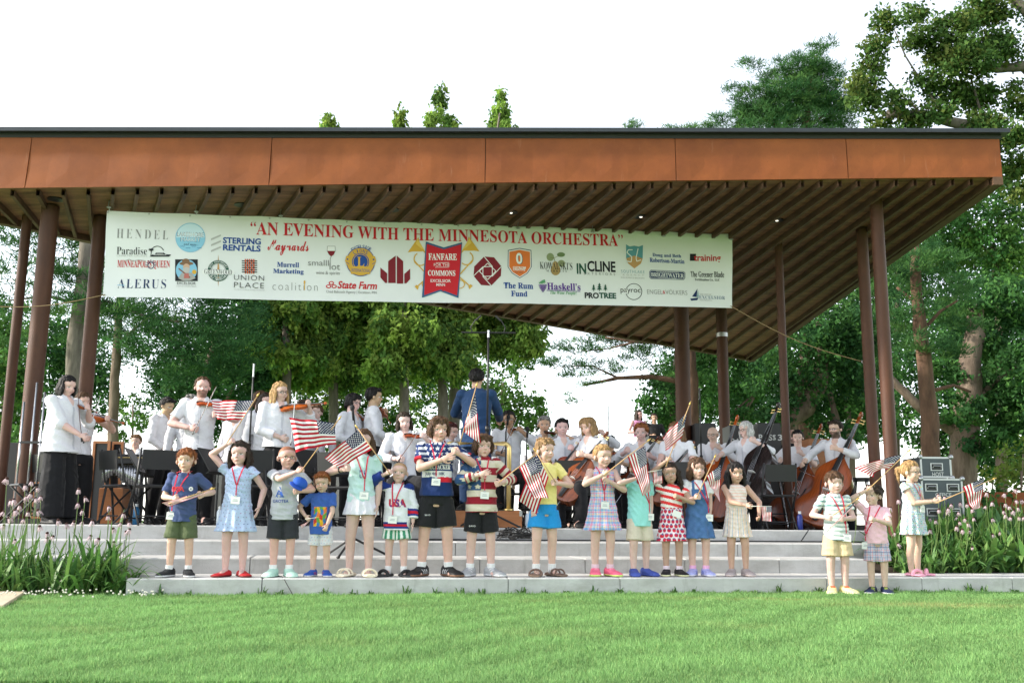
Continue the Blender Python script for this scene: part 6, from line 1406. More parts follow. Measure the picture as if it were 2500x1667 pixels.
for (u, dd, rz, lab) in ((Z1(905,0)[0],12.1,100,'music stand seen edge on beside the vibraphone'),(Z1(860,0)[0],13.0,10,'music stand in front of the percussionist'),(Z1(1420,0)[0],12.0,80,'music stand with pages right of the bearded man'),(Z2(545,0)[0],11.9,70,'music stand with tilted pages beside the blond woman'),(Z2(640,0)[0],12.3,10,'black music stand behind the small boy in the blue shirt'),(Z2(1180,0)[0],12.2,75,'music stand with tilted pages left of the tall boy'),(Z2(1020,0)[0],12.8,20,'music stand behind the hockey jersey boy'),(Z3(60,0)[0],12.9,15,'music stand behind the tall boy'),):
    if proto_stand is None: proto_stand = stand_tree(); c = proto_stand
    else: c = copy_tree(proto_stand)
    c.location = X(u,dd,STAGE); c.rotation_euler = (0,0,R_(rz)); c['label'] = lab; c['group'] = 'black music stands'
def mic_stand(label, top_uv, d, base=STAGE, bar=None, boom=None, legs=.32, r=.013):
    p = V(top_uv, d); t = thing('microphone_stand', label, 'microphone stand', (p.x, d, base), 0, 'microphone stands'); H = p.z-base
    mb = MB(); mb.tube([(0,0,.1),(0,0,H*.5)], r*1.25, 10); mb.tube([(0,0,H*.5),(0,0,H)], r*.8, 10); mb.tube([(0,0,H*.5-.03),(0,0,H*.5+.03)], r*1.7, 10); mb.obj('pole', M['black'], t, smooth=True)
    for q in range(3): a = q*2.094+.35; mb = MB(); mb.tube([(0,0,.20),(legs*math.cos(a),legs*math.sin(a),.012)], .012, 8); mb.ell((legs*math.cos(a),legs*math.sin(a),.014),(.02,.02,.014),nu=8,nv=6); mb.obj('leg', M['black'], t)
    if bar:
        mb = MB(); mb.tube([(-bar/2,0,H),(bar/2,0,H)], .011, 8); mb.obj('crossbar', M['black'], t)
        for x in (-bar*.3,bar*.28): mb = MB(); mb.tube([(x,0,H),(x*1.1,-.02,H+.06),(x*.8,-.05,H+.15)], .007, 6); mb.tube([(x*.8,-.05,H+.14),(x*.45,-.05,H+.20)], .012, 8); mb.obj('microphone', M['black'], t)
        mb = MB(); mb.tube([(0,0,H-.06),(0,0,H+.03)], .015, 8); mb.obj('clamp', M['steel'], t)
    elif boom: 
        mb = MB(); b = V(boom, d)-p; mb.tube([(0,0,H),(b.x,b.y,H+b.z)], .008, 8); mb.obj('boom', M['black'], t); mb = MB(); mb.ell((b.x,b.y,H+b.z), (.026,.026,.034)); mb.tube([(b.x,b.y,H+b.z),(b.x*.6,b.y*.6,H+b.z*.6-.03)], .014, 8); mb.obj('microphone', M['black_matte'], t, smooth=True)
    else:
        mb = MB(); mb.tube([(0,0,H-.16),(0,0,H)], .011, 8); mb.obj('microphone', M['steel'], t); mb = MB(); mb.tube([(0,0,H-.45),(0,0,H-.2)], .009, 8); mb.obj('sleeve', M['white_card'], t)
    return t
mic_stand('tall stand with a white sleeved microphone above the raised flag', Z1(1676,22), 12.0)
mic_stand('tall stand with a crossbar of two microphones before the conductor', D(1122,764), 11.9, bar=.66, r=.016, legs=.42)
mic_stand('stand on the steps with a round microphone behind the mint shirt girl', Z2(836,470), 10.45, base=STEP+.002 if False else 2*STEP, boom=Z2(812,312), legs=.40)
mic_stand('slim tall stand beside the blond young man', Z3(1366,300), 14.6, r=.008); mic_stand('stand with a microphone before the woman in glasses', Z3(690,470), 13.0, boom=Z3(706,372)); mic_stand('low stand with a dark microphone right of the brass rail', Z3(826,560), 13.0, boom=Z3(832,450)); mic_stand('tall stand rising left of the orange bass', Z4(886,180), 14.4, r=.014); mic_stand('slim stand left of the tall columns at the right of the basses', Z4(1330,465), 15.4, r=.008)
# podium with brass rail
pa, pb = X(Z3(215,0)[0],12.15,STAGE), X(Z3(795,0)[0],12.15,STAGE); t = thing('podium', 'low wooden conducting podium with a brass rail', 'podium', (pa.x,12.15,STAGE)); W_ = pb.x-pa.x
mb = MB(); mb.bbox((0,0,0),(W_,1.35,.20),.008); mb.obj('platform', M['wood_box'], t); mb = MB(); mb.box((.01,.01,.201),(W_-.01,1.34,.208)); mb.obj('carpet_top', M['black_matte'], t)
for x in (0,W_):
    mb = MB(); mb.box((x-.03 if x else -.003,-.003,.14),(x+.003 if x else .03,-.001,.203)); mb.obj('corner_guard', M['steel'], t)
ra, rb = P(*Z3(300,545),12.2), P(*Z3(712,545),12.2); mb = MB(); x0, x1, zz = ra.x-pa.x, rb.x-pa.x, ra.z-STAGE
arc = [(x1-.06+.06*math.sin(q), .05, zz-.06+.06*math.cos(q)) for q in np.linspace(0,math.pi/2,6)]; arc0 = [(x0+.06-.06*math.sin(q), .05, zz-.06+.06*math.cos(q)) for q in np.linspace(math.pi/2,0,6)]
mb.tube([(x0,.05,.2)]+arc0+arc+[(x1,.05,.2)], .028, 14); mb.obj('rail', M['brass'], t, smooth=True)
for x in (x0,x1): mb = MB(); mb.tube([(x,.05,.208),(x,.05,.225)], .055, 16); mb.obj('flange', M['brass'], t)
# boxes, cases
def case(name, label, uv0, uv1, d, depth, m, handles=(), latch=None, text=None, base=None, group=None, edge=True, cat=None):
    a, b = V(uv0, d), V(uv1, d); z0 = base if base is not None else b.z; t = thing(name, label, cat or name.replace('_',' '), (a.x, d, z0), 0, group); w_, h_ = b.x-a.x, a.z-z0
    mb = MB(); mb.bbox((0,0,0),(w_,depth,h_),.006); mb.obj('body', m, t)
    if edge:
        e = .022; mb = MB()
        for (p, q) in (((-.003,-.003,-.001),(w_+.003,e,e)),((-.003,-.003,h_-e),(w_+.003,e,h_+.003)),((-.003,-.003,e+.001),(e,e,h_-e-.001)),((w_-e,-.003,e+.001),(w_+.003,e,h_-e-.001))): mb.box(p, q)
        mb.obj('edge_trim', M['steel'], t)
        for x in (0,w_):
            for z in (0,h_): mb = MB(); mb.ell((x,0,z),(.034,.034,.034),nu=10,nv=8); mb.obj('corner_cap', M['steel'], t, smooth=True)
    for (hx, hz) in handles:
        mb = MB(); x, z = hx*w_, hz*h_; mb.bbox((x-.085,-.008,z-.055),(x+.085,-.0005,z+.055),.004); hd = mb.obj('handle_plate', M['steel'], t)
        mb = MB(); mb.bbox((x-.068,-.012,z-.04),(x+.068,-.0085,z+.04),.003); mb.obj('recess', M['black'], hd); mb = MB(); mb.tube([(x-.055,-.016,z-.01),(x-.05,-.03,z+.012),(x+.05,-.03,z+.012),(x+.055,-.016,z-.01)], .008, 6); mb.obj('grip', M['steel'], hd)
    for (s, tx, tz, sz) in (text or ()):
        co, fs = text_mesh(s, offset=.01); mb = MB(); mb.add([(tx*w_+(c[0]-.5)*sz*len(s)*.72, -.0045, tz*h_+(c[1]-.5)*sz) for c in co], fs); mb.obj('stencil_lettering', ink((.55,.56,.55)), t)
    return t
GREYC = mat('grey laminate', lin(72,80,84), .55, var=.08, scale=5)
case('road_case', 'smaller grey road case stacked on a larger one, right of the columns', Z5(1008,614), Z5(1214,748), 13.6, .6, GREYC, handles=((.52,.52),), text=(('HOST',.55,.17,.055),), group='grey road cases')
case('road_case', 'large grey road case on the ground beneath a smaller one', Z5(1014,752), Z5(1298,1040), 13.5, .75, GREYC, handles=((.24,.80),(.76,.80),(.24,.25),(.76,.25)), text=(('OFFICE',.52,.64,.05),('M2 OM',.52,.12,.05)), group='grey road cases')
case('instrument_case', 'black drawer rack with white tags beside the balding bass player', Z4(858,412), Z4(1000,700), 16.6, .5, M['black_plastic'], base=STAGE, edge=False, group='black cases behind the basses')
case('instrument_case', 'black bass case marked BASS 13 beside the thin column', Z4(1270,410), Z4(1432,700), 16.8, .6, M['black_plastic'], base=STAGE, text=(('BASS',.4,.86,.10),('13',.86,.86,.10)), edge=False, group='black cases behind the basses')
case('instrument_case', 'black bass case marked BAS half hidden behind the silver haired woman', Z4(1085,425), Z4(1200,700), 17.0, .6, M['black_plastic'], base=STAGE, text=(('BAS',.45,.84,.10),), edge=False, group='black cases behind the basses')
case('equipment_box', 'black numbered box on which the onlooker in black sits', Z4(552,492), Z4(640,660), 18.5, .5, M['black_plastic'], base=STAGE, text=(('17',.72,.62,.13),), edge=False)
case('wooden_cabinet', 'reddish wooden cabinet behind the rightmost basses', Z5(298,498), Z5(490,690), 16.0, .5, M['wood_box'], base=STAGE, edge=False)
case('speaker_cabinet', 'black loudspeaker box behind the chairs at far left', Z1(60,540), Z1(170,700), 13.4, .5, M['black_plastic'], base=STAGE, edge=False)  # plain black box, added only to deepen the darkness behind the players
case('speaker_cabinet', 'black loudspeaker box behind the mint shirt girl', Z2(560,640), Z2(700,900), 14.6, .5, M['black_plastic'], base=STAGE, edge=False)  # another added black box for a darker backdrop
case('speaker_cabinet', 'wide black box in the shade behind the young man in the tucked shirt', Z1(1180,640), Z1(1420,900), 14.8, .5, M['black_plastic'], base=STAGE, edge=False)  # added black box, darkens the gap between the players
case('wooden_box', 'brown wooden crate low behind the two women by the columns', Z1(150,800), Z1(330,900), 13.2, .4, M['wood_box'], base=STAGE, edge=False)
case('wooden_box', 'brown wooden crate under the vibraphone', Z1(655,840), Z1(800,1000), 13.2, .4, M['wood_box'], base=STAGE, edge=False)
for (a, b, d, lab) in (((620,530),(712,800),15.6,'wooden framed black board right of the violin scroll'),((740,535),(800,800),15.8,'narrow wooden framed black board beside the percussionist')):
    t = case('framed_board', lab, Z1(*a), Z1(*b), d, .05, M['black_plastic'], base=STAGE, edge=False, group='framed boards at the back of the stage'); p, q = V(Z1(*a),d), V(Z1(*b),d); w_, h_ = q.x-p.x, p.z-STAGE
    mb = MB()
    for A_, B_ in (((0,-.03,0),(.04,-.002,h_)),((w_-.04,-.03,0),(w_,-.002,h_)),((.041,-.03,h_-.04),(w_-.041,-.002,h_))): mb.box(A_, B_)
    mb.obj('frame', M['wood_box'], t)
# chimes
p = X(Z1(155,0)[0], 12.0, STAGE); t = thing('tubular_chimes', 'three chrome tubular chimes standing between the two front left columns', 'chimes', p)
for i in range(3): mb = MB(); x = -.13+.12*i; mb.tube([(x,.03*(i % 2),.10),(x,.03*(i % 2),1.45+.12*((i*2) % 3))], .013, 10); mb.obj('tube', M['chrome'], t, smooth=True)
mb = MB(); mb.box((-.17,-.02,.0),(.17,.05,.06)); mb.obj('base', M['black'], t); mb = MB(); mb.box((-.15,-.012,.95),(.13,.045,.975)); mb.obj('frame', M['black'], t)
# vibraphone
a, b = X(Z1(618,0)[0],12.7,STAGE), X(Z1(915,0)[0],12.7,STAGE); t = thing('vibraphone', 'vibraphone with hanging metal resonator tubes before the percussionist', 'vibraphone', a); W_ = b.x-a.x
for y_ in (0,.45): mb = MB(); mb.box((0,y_,.76),(W_,y_+.03,.82)); mb.obj('rail', M['black'], t)
for i in range(18): mb = MB(); x = .03+i*(W_-.06)/17; mb.bbox((x-.018,-.02,.826),(x+.018,.50,.838),.003); mb.obj('bar', M['brass'], t)
for i in range(15): mb = MB(); x = .05+i*(W_-.10)/14; l_ = .12+.30*abs(i-4)/10; mb.tube([(x,.06,.755),(x,.06,.755-l_)], .019, 10); mb.obj('resonator', M['chrome'], t, smooth=True)
for x in (.06,W_-.06):
    mb = MB(); mb.tube([(x,.0,0),(x,.24,.76)], .016, 8); mb.tube([(x,.48,0),(x,.24,.76)], .016, 8); mb.obj('leg', M['black'], t)
# bottles
def bottle(u, d, label, m, h=.24, z=STAGE):
    t = thing('water_bottle', label, 'bottle', X(u,d,z), 0); mb = MB(); mb.tube([(0,0,0),(0,0,.01),(0,0,h*.72),(0,0,h*.82),(0,0,h*.86)], [.032,.036,.036,.022,.018], 16); mb.obj('body', m, t, smooth=True); mb = MB(); mb.tube([(0,0,h*.86),(0,0,h)], [.022,.02], 14); mb.obj('cap', M['steel'], t)
bottle(Z1(893,0)[0], 11.75, 'blue metal water bottle on the stage edge beside a folding chair', mat('blue enamel', lin(40,105,150), .35, metal=.2)); bottle(Z1(1446,0)[0], 11.75, 'clear water bottle on the stage edge near the girl in pale blue', mat('pale plastic', (.55,.62,.68), .2), h=.22); bottle(Z5(245,0)[0], 13.2, 'dark blue bottle beside the basses', mat('dark blue enamel', lin(30,45,120), .35)); bottle(Z3(835,0)[0], 12.2, 'clear water bottle beside the podium', mat('clear plastic', (.5,.6,.68), .2), h=.2)
# cables
def cable(label, pts, r=.006, name='cable'):
    P_ = [Vector(p) for p in pts]; out = []
    for i in range(len(P_)-1):
        for s in np.linspace(0,1,8,endpoint=False): out.append(P_[i].lerp(P_[i+1], s))
    out.append(P_[-1]); mb = MB(); mb.tube(out, r, 6); o = mb.obj(name, M['black'], smooth=True); tag(o, label, 'cable'); return o
cable('black cable lying along the foot of the stage riser', [(x, step_front(3,x)-.03-.015*math.sin(x*2.3), 3*STEP+.012) for x in np.linspace(-1.2,4.5,40)], .009)
p = X(Z3(760,0)[0], 11.75, 3*STEP); rr = random.Random(4); pts = []
for i in range(90): a = i*.9; q = .05+.16*rr.random(); pts.append((p.x+q*1.15*math.cos(a), p.y-.10+.10*math.sin(a), 3*STEP+.012+.20*rr.random()*(1-q*3)+.02))
cable('tangled heap of black cables beside the podium', pts, .006)
p = X(Z2(300,0)[0], 9.9, 2*STEP); cable('thin cable running down the lowest steps below the boy in glasses', [X(Z2(290,0)[0],9.75,STEP+.006), X(Z2(345,0)[0],9.55,STEP+.006), X(Z2(365,0)[0],9.32,STEP*.9), X(Z2(420,0)[0],9.25,.01)], .004)
p = V(Z5(310,1090), 12.6); cable('loose black cable hanging over the stage edge beside the striped polo', [X(Z5(300,0)[0],12.62,STAGE+.01), X(Z5(290,0)[0],12.5,STAGE-.02), X(Z5(250,0)[0],12.45,3*STEP+.02)], .007)
# ================================================================== trees, beds, lawn
def leaf_cloud(centers, radii, n_each, size, kind, cols, seed, jit=.3):
    """leaf-sized faces gathered in clumps through the given ellipsoids; returns verts, faces, colours"""
    g = np.random.default_rng(seed); VV = []; FF = []; CC = []; off = 0
    for (c, r), n in zip(zip(centers, radii), n_each):
        ncl = max(4, n//34); d = g.standard_normal((ncl,3)); d /= np.linalg.norm(d, axis=1)[:,None]
        q = d*(g.uniform(.25, 1.0, (ncl,1))**.55)*np.array(r)[None]*g.uniform(.85, 1.18, (ncl,1)); cl = np.array(c)[None]+q
        cid = g.integers(0, ncl, n); sp = np.array([.19,.19,.14]) if kind == 'broad' else np.array([.20,.20,.07]) if kind == 'pine' else np.array([.13,.13,.20])
        p = cl[cid]+g.standard_normal((n,3))*sp*min(1.4, max(.5, min(r)/.8))
        ccol = np.array(cols)[g.integers(0, len(cols), ncl)]*g.uniform(1-jit, 1+jit, (ncl,1))
        col = ccol[cid]*g.uniform(.8, 1.2, (n,1))*np.array([1.06,1.08,.92])
        s = size*g.uniform(.6, 1.35, (n,1))
        if kind == 'broad':
            a = g.standard_normal((n,3)); a[:,2] -= .35; a /= np.linalg.norm(a, axis=1)[:,None]; b = np.cross(a, g.standard_normal((n,3))); b /= np.linalg.norm(b, axis=1)[:,None]+1e-6
            v = np.stack([p-a*s*.5, p+b*s*.30, p+a*s*.55, p-b*s*.30], 1); 
        elif kind == 'pine':
            a = g.standard_normal((n,3)); a[:,2] = np.abs(a[:,2])*.9+.15; a += (p-np.array(c))*.5; a /= np.linalg.norm(a, axis=1)[:,None]; b = np.cross(a, g.standard_normal((n,3))); b /= np.linalg.norm(b, axis=1)[:,None]+1e-6
            s = s*.85; v = np.stack([p, p+a*s*.6+b*s*.075, p+a*s*1.2, p+a*s*.6-b*s*.075], 1)
        else:
            a = g.standard_normal((n,3))*.7; a[:,2] -= .9; a += (p-np.array(c))*.25*np.array([1,1,0]); a /= np.linalg.norm(a, axis=1)[:,None]; b = np.cross(a, g.standard_normal((n,3))); b /= np.linalg.norm(b, axis=1)[:,None]+1e-6
            v = np.stack([p, p+a*s*.45+b*s*.24, p+a*s*1.0, p+a*s*.45-b*s*.24], 1)
        VV.append(v.reshape(-1,3)); f = np.arange(n*4).reshape(n,4)+off; off += n*4; FF.append(f); CC.append(np.repeat(col, 4, 0))
    return np.concatenate(VV), np.concatenate(FF), np.concatenate(CC)
PINE = [(.032,.092,.036),(.044,.118,.042),(.058,.135,.042),(.03,.082,.036)]; PINE_Y = [(.055,.13,.044),(.08,.165,.05),(.046,.115,.044)]
CEDAR = [(.18,.28,.06),(.14,.24,.055),(.24,.33,.075),(.09,.18,.048)]; MAPLE = [(.05,.135,.038),(.07,.165,.045),(.042,.115,.038)]; DARKL = [(.026,.078,.032),(.036,.095,.036)]; LIGHTL = [(.075,.155,.035),(.06,.135,.03),(.09,.17,.045)]; OAK = [(.06,.12,.034),(.08,.14,.036),(.05,.105,.032),(.11,.145,.04)]; SHRUB = [(.10,.16,.03),(.08,.14,.03),(.13,.18,.04)]
DK = 2.7
def tree(label, d, blobs, cols, kind, dens, size, trunk=None, limbs=(), bark='bark', group=None, name='tree', cat='tree', seed=0, depth=1.0, jit=.3):
    """blobs (x, y, rx, ry[, dd]) in photo display units at distance d; trunk and limbs [(x, y, width)...]"""
    px = d/FPX*1.0629; b0 = P(*D(blobs[0][0], blobs[0][1]), d) if not trunk else P(*D(trunk[0][0], trunk[0][1]), d)
    t = thing(name, label, cat, (b0.x, d, 0), 0, group); cs, rs, ns = [], [], []
    for k, b in enumerate(blobs):
        dd = b[4] if len(b) > 4 else 0; dv = ((k*37+seed*11) % 7-3)/3*depth*.5
        c = P(*D(b[0], b[1]), d+dd+dv); cs.append((c.x-b0.x, c.y-d, c.z)); rx, rz = b[2]*px, b[3]*px
        rs.append((rx, (rx+rz)*.5*depth, rz)); ns.append(int(max(120, DK*dens*(rx*rz)**.5*(rx+rz)*.5)))
    v, f, c = leaf_cloud(cs, rs, ns, size, kind, cols, seed+1, jit); me = np_mesh('crown', v, f, False); set_col(me, c); obj('crown', me, M['leaf'], t)
    def wood(path, nm):
        mb = MB(); pts = []; rr = []
        for q in path:
            p = P(*D(q[0], q[1]), d+(q[3] if len(q) > 3 else 0)); pts.append(Vector((p.x-b0.x, p.y-d, p.z))); rr.append(q[2]*px/2)
        P2 = []; R2 = []; g = random.Random(seed*7+len(path))
        for i in range(len(pts)-1):
            for s in np.linspace(0,1,5,endpoint=False): P2.append(pts[i].lerp(pts[i+1], s)+Vector((g.uniform(-1,1),g.uniform(-1,1),0))*rr[i]*.12); R2.append(lerp(rr[i],rr[i+1],s)*g.uniform(.94,1.06))
        P2.append(pts[-1]); R2.append(rr[-1]); mb.tube(P2, R2, 12); o = obj(nm, mb.mesh(nm, True), M[bark], t); return o
    if trunk: wood(trunk, 'trunk')
    for l in limbs: wood(l, 'limb')
    return t
def cone_blobs(x, top, bot, r, n=13, wob=8, seed=0):
    g = random.Random(seed); out = []
    for i in range(n):
        s = (i+.5)/n; y = lerp(top+6, bot, s); rr = r*min(1, .07+2.1*s**.95); k = 1 if rr < 22 else 2
        for j in range(k): out.append((x+(g.uniform(-wob,wob) if k == 1 else (j-.5)*rr*.9+g.uniform(-wob,wob)), y+g.uniform(-12,12), max(7, rr*(1 if k == 1 else .66)), max(16, (bot-top)/n*.85), g.uniform(-.6,.6)))
    return out
YG = 1300
TG = 'trees behind the pavilion'
# left side
tree('tall dark pine with a thick grey trunk behind the left columns', 21, [(30,545,90,35),(150,575,110,45),(60,630,120,35),(210,640,90,40),(15,700,60,35),(240,700,110,40),(130,700,60,30),(300,720,80,30),(190,770,70,30),(60,780,50,25)], PINE+PINE_Y, 'pine', 1300, .17, trunk=[(165,YG,46),(170,980,44),(176,780,40),(200,560,30),(215,400,16)], limbs=[[(180,760,9),(240,690,7),(330,725,5)],[(190,700,9),(110,680,6),(20,690,4)],[(195,640,8),(260,600,5)]], bark='bark_grey', group=TG, seed=1)
tree('dark pine filling the gap below the left end of the banner', 25, [(300,730,100,50),(420,730,110,50),(520,720,80,60),(350,790,100,45),(470,800,100,50),(550,820,60,55),(270,810,50,40),(400,850,80,40),(500,870,70,40),(310,650,90,50),(450,640,110,50)], PINE+DARKL, 'pine', 1150, .18, trunk=[(262,YG,26),(258,980,24),(268,800,20),(280,620,12)], limbs=[[(268,790,8),(340,730,6),(420,740,4)]], group=TG, seed=2)
tree('second dark evergreen left of the yellow green cedars', 28, [(480,860,70,60),(560,760,70,70),(440,900,60,45),(540,880,60,50),(590,860,40,60),(520,640,80,70),(570,930,40,30)], DARKL+PINE, 'broad', 1500, .12, trunk=[(430,YG,30),(440,1000,28),(470,880,20),(500,760,14)], limbs=[[(500,960,10),(530,900,8),(545,860,5)]], bark='bark', group=TG, seed=3)
tree('bright green tree at the far left edge', 30, [(10,830,70,80),(20,930,60,70),(0,1010,50,60),(60,880,40,50),(20,760,50,40)], LIGHTL+MAPLE, 'broad', 1100, .13, trunk=[(5,YG,20),(12,900,14)], group=TG, seed=4)
tree('pale green sapling in the gap beside the tucked shirt violinist', 40, [(300,930,35,30),(320,965,40,30),(285,985,30,30)], LIGHTL, 'broad', 420, .14, trunk=[(305,YG,8),(305,930,4)], group=TG, seed=5)
# cedars
for i, (x, tp, bt, r, lab) in enumerate(((655,330,880,78,'broad yellow green cedar beneath the left half of the headline'),(762,262,870,80,'yellow green cedar whose thin tip is the leftmost above the roof'),(852,310,880,72,'yellow green cedar whose crown hides behind the crest'),(925,254,860,74,'yellow green cedar with a small ragged tip above the roof'),(1013,217,850,78,'yellow green cedar with a pointed cone above the roof'),(1148,208,830,92,'yellow green cedar with the broadest top above the roof'))):
    tr = [(x+8,YG,26),(x+5,950,24),(x+2,800,18),(x,500,10),(x,tp+30,3)]
    if i == 5: tr = [(1030,YG,30),(1045,900,28),(1062,800,22),(1100,600,14),(1148,260,4)]
    bl = cone_blobs(x, tp, bt, r, 14, 9, i)
    if i == 5: bl = [b for b in bl if b[1] < 800]+[(1170,740,60,30),(1110,760,60,40),(1210,800,40,25),(1150,800,40,25),(1190,760,50,30)]
    if i == 1: bl += [(600,760,50,60),(620,840,45,40)]
    tree(lab, 29+1.2*(i % 3), bl, CEDAR, 'cedar', 1700, .17, trunk=tr, bark='bark_grey', group='cedars in a row behind the stage', name='cedar_tree', seed=20+i, depth=.9, jit=.42)
tree('airy bright green tree far behind the conductor', 46, [(1110,870,60,50),(1160,920,70,50),(1210,950,70,40),(1130,960,60,40),(1230,1000,50,30),(1090,930,40,40),(1180,840,40,30),(1250,930,25,25)], LIGHTL, 'broad', 260, .20, trunk=[(1150,YG,16),(1150,980,12),(1155,880,6)], limbs=[[(1150,980,7),(1210,920,3)],[(1150,990,7),(1100,900,3)]], group=TG, seed=40)
# centre right pine with level boughs
tree('pine with long level boughs reaching left into the white sky', 26, [(1330,800,80,22),(1420,768,90,22),(1290,838,50,16),(1400,845,100,20),(1500,800,70,40),(1330,872,55,14),(1310,915,28,13),(1455,815,60,20),(1370,790,60,18),(1250,830,30,12),(1540,860,50,40),(1500,750,60,30)], PINE+PINE_Y, 'pine', 1150, .15, trunk=[(1590,YG,40),(1588,900,36),(1580,760,28),(1570,600,18)], limbs=[[(1585,880,14),(1500,865,12),(1420,868,9),(1340,885,5)],[(1582,790,10),(1460,785,8),(1390,775,4)],[(1420,868,6),(1360,840,3),(1290,842,2)],[(1460,785,6),(1400,800,3),(1330,808,2)]], bark='bark_red', group=TG, seed=50, depth=.8)
MG = 'leafy trees behind the right half of the stage'
tree('leafy maple between the two rust brown columns in the middle right', 30, [(1530,900,55,60),(1590,860,55,60),(1620,800,80,50),(1700,810,80,50),(1550,960,45,40),(1720,880,60,50),(1500,930,35,35),(1760,780,60,60),(1690,950,40,40),(1600,740,70,40)], MAPLE, 'broad', 900, .13, trunk=[(1545,YG,22),(1548,900,18),(1560,780,12)], limbs=[[(1700,1000,9),(1720,930,8),(1760,860,5)],[(1640,1010,8),(1690,940,5),(1740,900,3)]], group=MG, seed=60)
tree('leafy maple with a dark trunk behind the thin steel column', 27, [(1790,860,70,60),(1860,800,80,70),(1830,900,70,50),(1930,830,70,70),(1780,940,50,40),(1900,740,80,60),(1960,920,60,60),(1880,960,50,40),(1990,760,60,60),(1940,1000,40,35)], MAPLE+DARKL, 'broad', 1050, .125, trunk=[(1760,YG,34),(1790,985,40),(1850,935,44),(1882,880,42),(1890,820,30),(1880,740,18)], limbs=[[(1800,YG,26),(1822,980,24),(1840,860,18),(1850,760,10)],[(1900,YG,18),(1920,960,16),(1905,900,12)]], group=MG, seed=61)
tree('dense dark green tree between the thin column and the right pair of columns', 31, [(1960,680,90,60),(2010,620,70,60),(1950,780,70,60),(2060,560,60,50),(1990,860,60,60),(1920,880,60,60),(2010,960,50,50)], MAPLE+PINE_Y, 'broad', 1100, .13, trunk=[(1960,YG,24),(1950,960,20),(1940,850,14)], limbs=[[(2030,960,12),(1980,890,12),(1930,850,8)]], group=MG, seed=62)
tree('pine with a reddish trunk just right of the paired columns', 22, [(2080,610,70,35),(2150,600,70,35),(2030,660,70,35),(2160,680,90,35),(2080,710,70,30),(2220,740,60,30),(2060,770,50,25),(2110,790,60,30),(2170,800,60,25),(2110,560,60,30),(2010,720,50,25),(2200,660,60,30)], PINE+PINE_Y, 'pine', 1350, .16, trunk=[(2142,YG,42),(2140,1040,40),(2128,880,36),(2110,720,30),(2100,560,20)], limbs=[[(2118,760,9),(2160,715,7),(2200,690,4)],[(2110,700,9),(2060,660,6)],[(2130,900,10),(2190,885,8),(2230,900,6)]], bark='bark_red', group=TG, seed=70)
tree('dark broad tree with a massive trunk near the right edge', 25, [(2300,690,90,60),(2250,790,90,50),(2330,850,60,80),(2210,720,70,40),(2290,930,80,50),(2200,940,60,40),(2340,960,50,60),(2180,850,60,35),(2340,760,60,60),(2260,1010,70,35)], DARKL+MAPLE, 'broad', 1350, .125, trunk=[(2212,YG,70),(2214,1050,64),(2222,920,60),(2230,820,50),(2245,700,34)], limbs=[[(2215,1000,32),(2140,960,26),(2060,885,18),(2030,850,10)],[(2222,940,20),(2280,880,14),(2340,840,8)]], bark='bark', group=TG, seed=71)
tree('pale green maple below the roof corner at the right edge', 34, [(2230,500,90,50),(2310,450,60,50),(2180,560,60,40),(2290,560,80,50),(2340,520,50,60),(2120,600,40,30),(2200,610,60,30),(2330,620,50,50)], LIGHTL+MAPLE, 'broad', 720, .15, trunk=[(2300,YG,26),(2300,800,22),(2280,560,12)], limbs=[[(2290,620,7),(2330,520,4)],[(2285,600,6),(2220,520,3)]], group=TG, seed=72)
# trees above the roof
tree('big dark pine rising above the roof', 33, [(1880,118,26,20),(1840,150,50,26),(1885,165,40,26),(1780,180,50,28),(1860,205,70,30),(1730,225,55,28),(1810,235,70,30),(1890,240,60,30),(1770,265,70,28),(1860,280,90,26),(1690,280,60,20),(1940,280,40,22),(1620,296,50,12),(1460,292,28,12),(1560,300,40,10),(1720,150,30,14),(1760,320,120,40),(1880,340,90,40),(1840,180,60,40),(1830,220,90,40),(1780,250,90,40),(1880,260,80,40),(1860,150,40,30),(1900,200,45,30),(1740,270,60,30),(1930,250,40,25),(1905,104,12,16),(1868,112,12,12),(1930,160,16,20),(1690,205,22,10),(1700,250,26,10),(1800,140,20,12),(1950,225,16,22),(1655,275,30,8)], PINE_Y+[(.03,.095,.036),(.05,.125,.045)], 'pine', 1900, .18, trunk=[(1850,YG,40),(1850,600,32),(1848,300,20),(1875,130,6)], limbs=[[(1850,330,8),(1760,275,5),(1690,282,3)],[(1852,290,7),(1900,262,4)]], bark='bark_red', group=TG, seed=80)
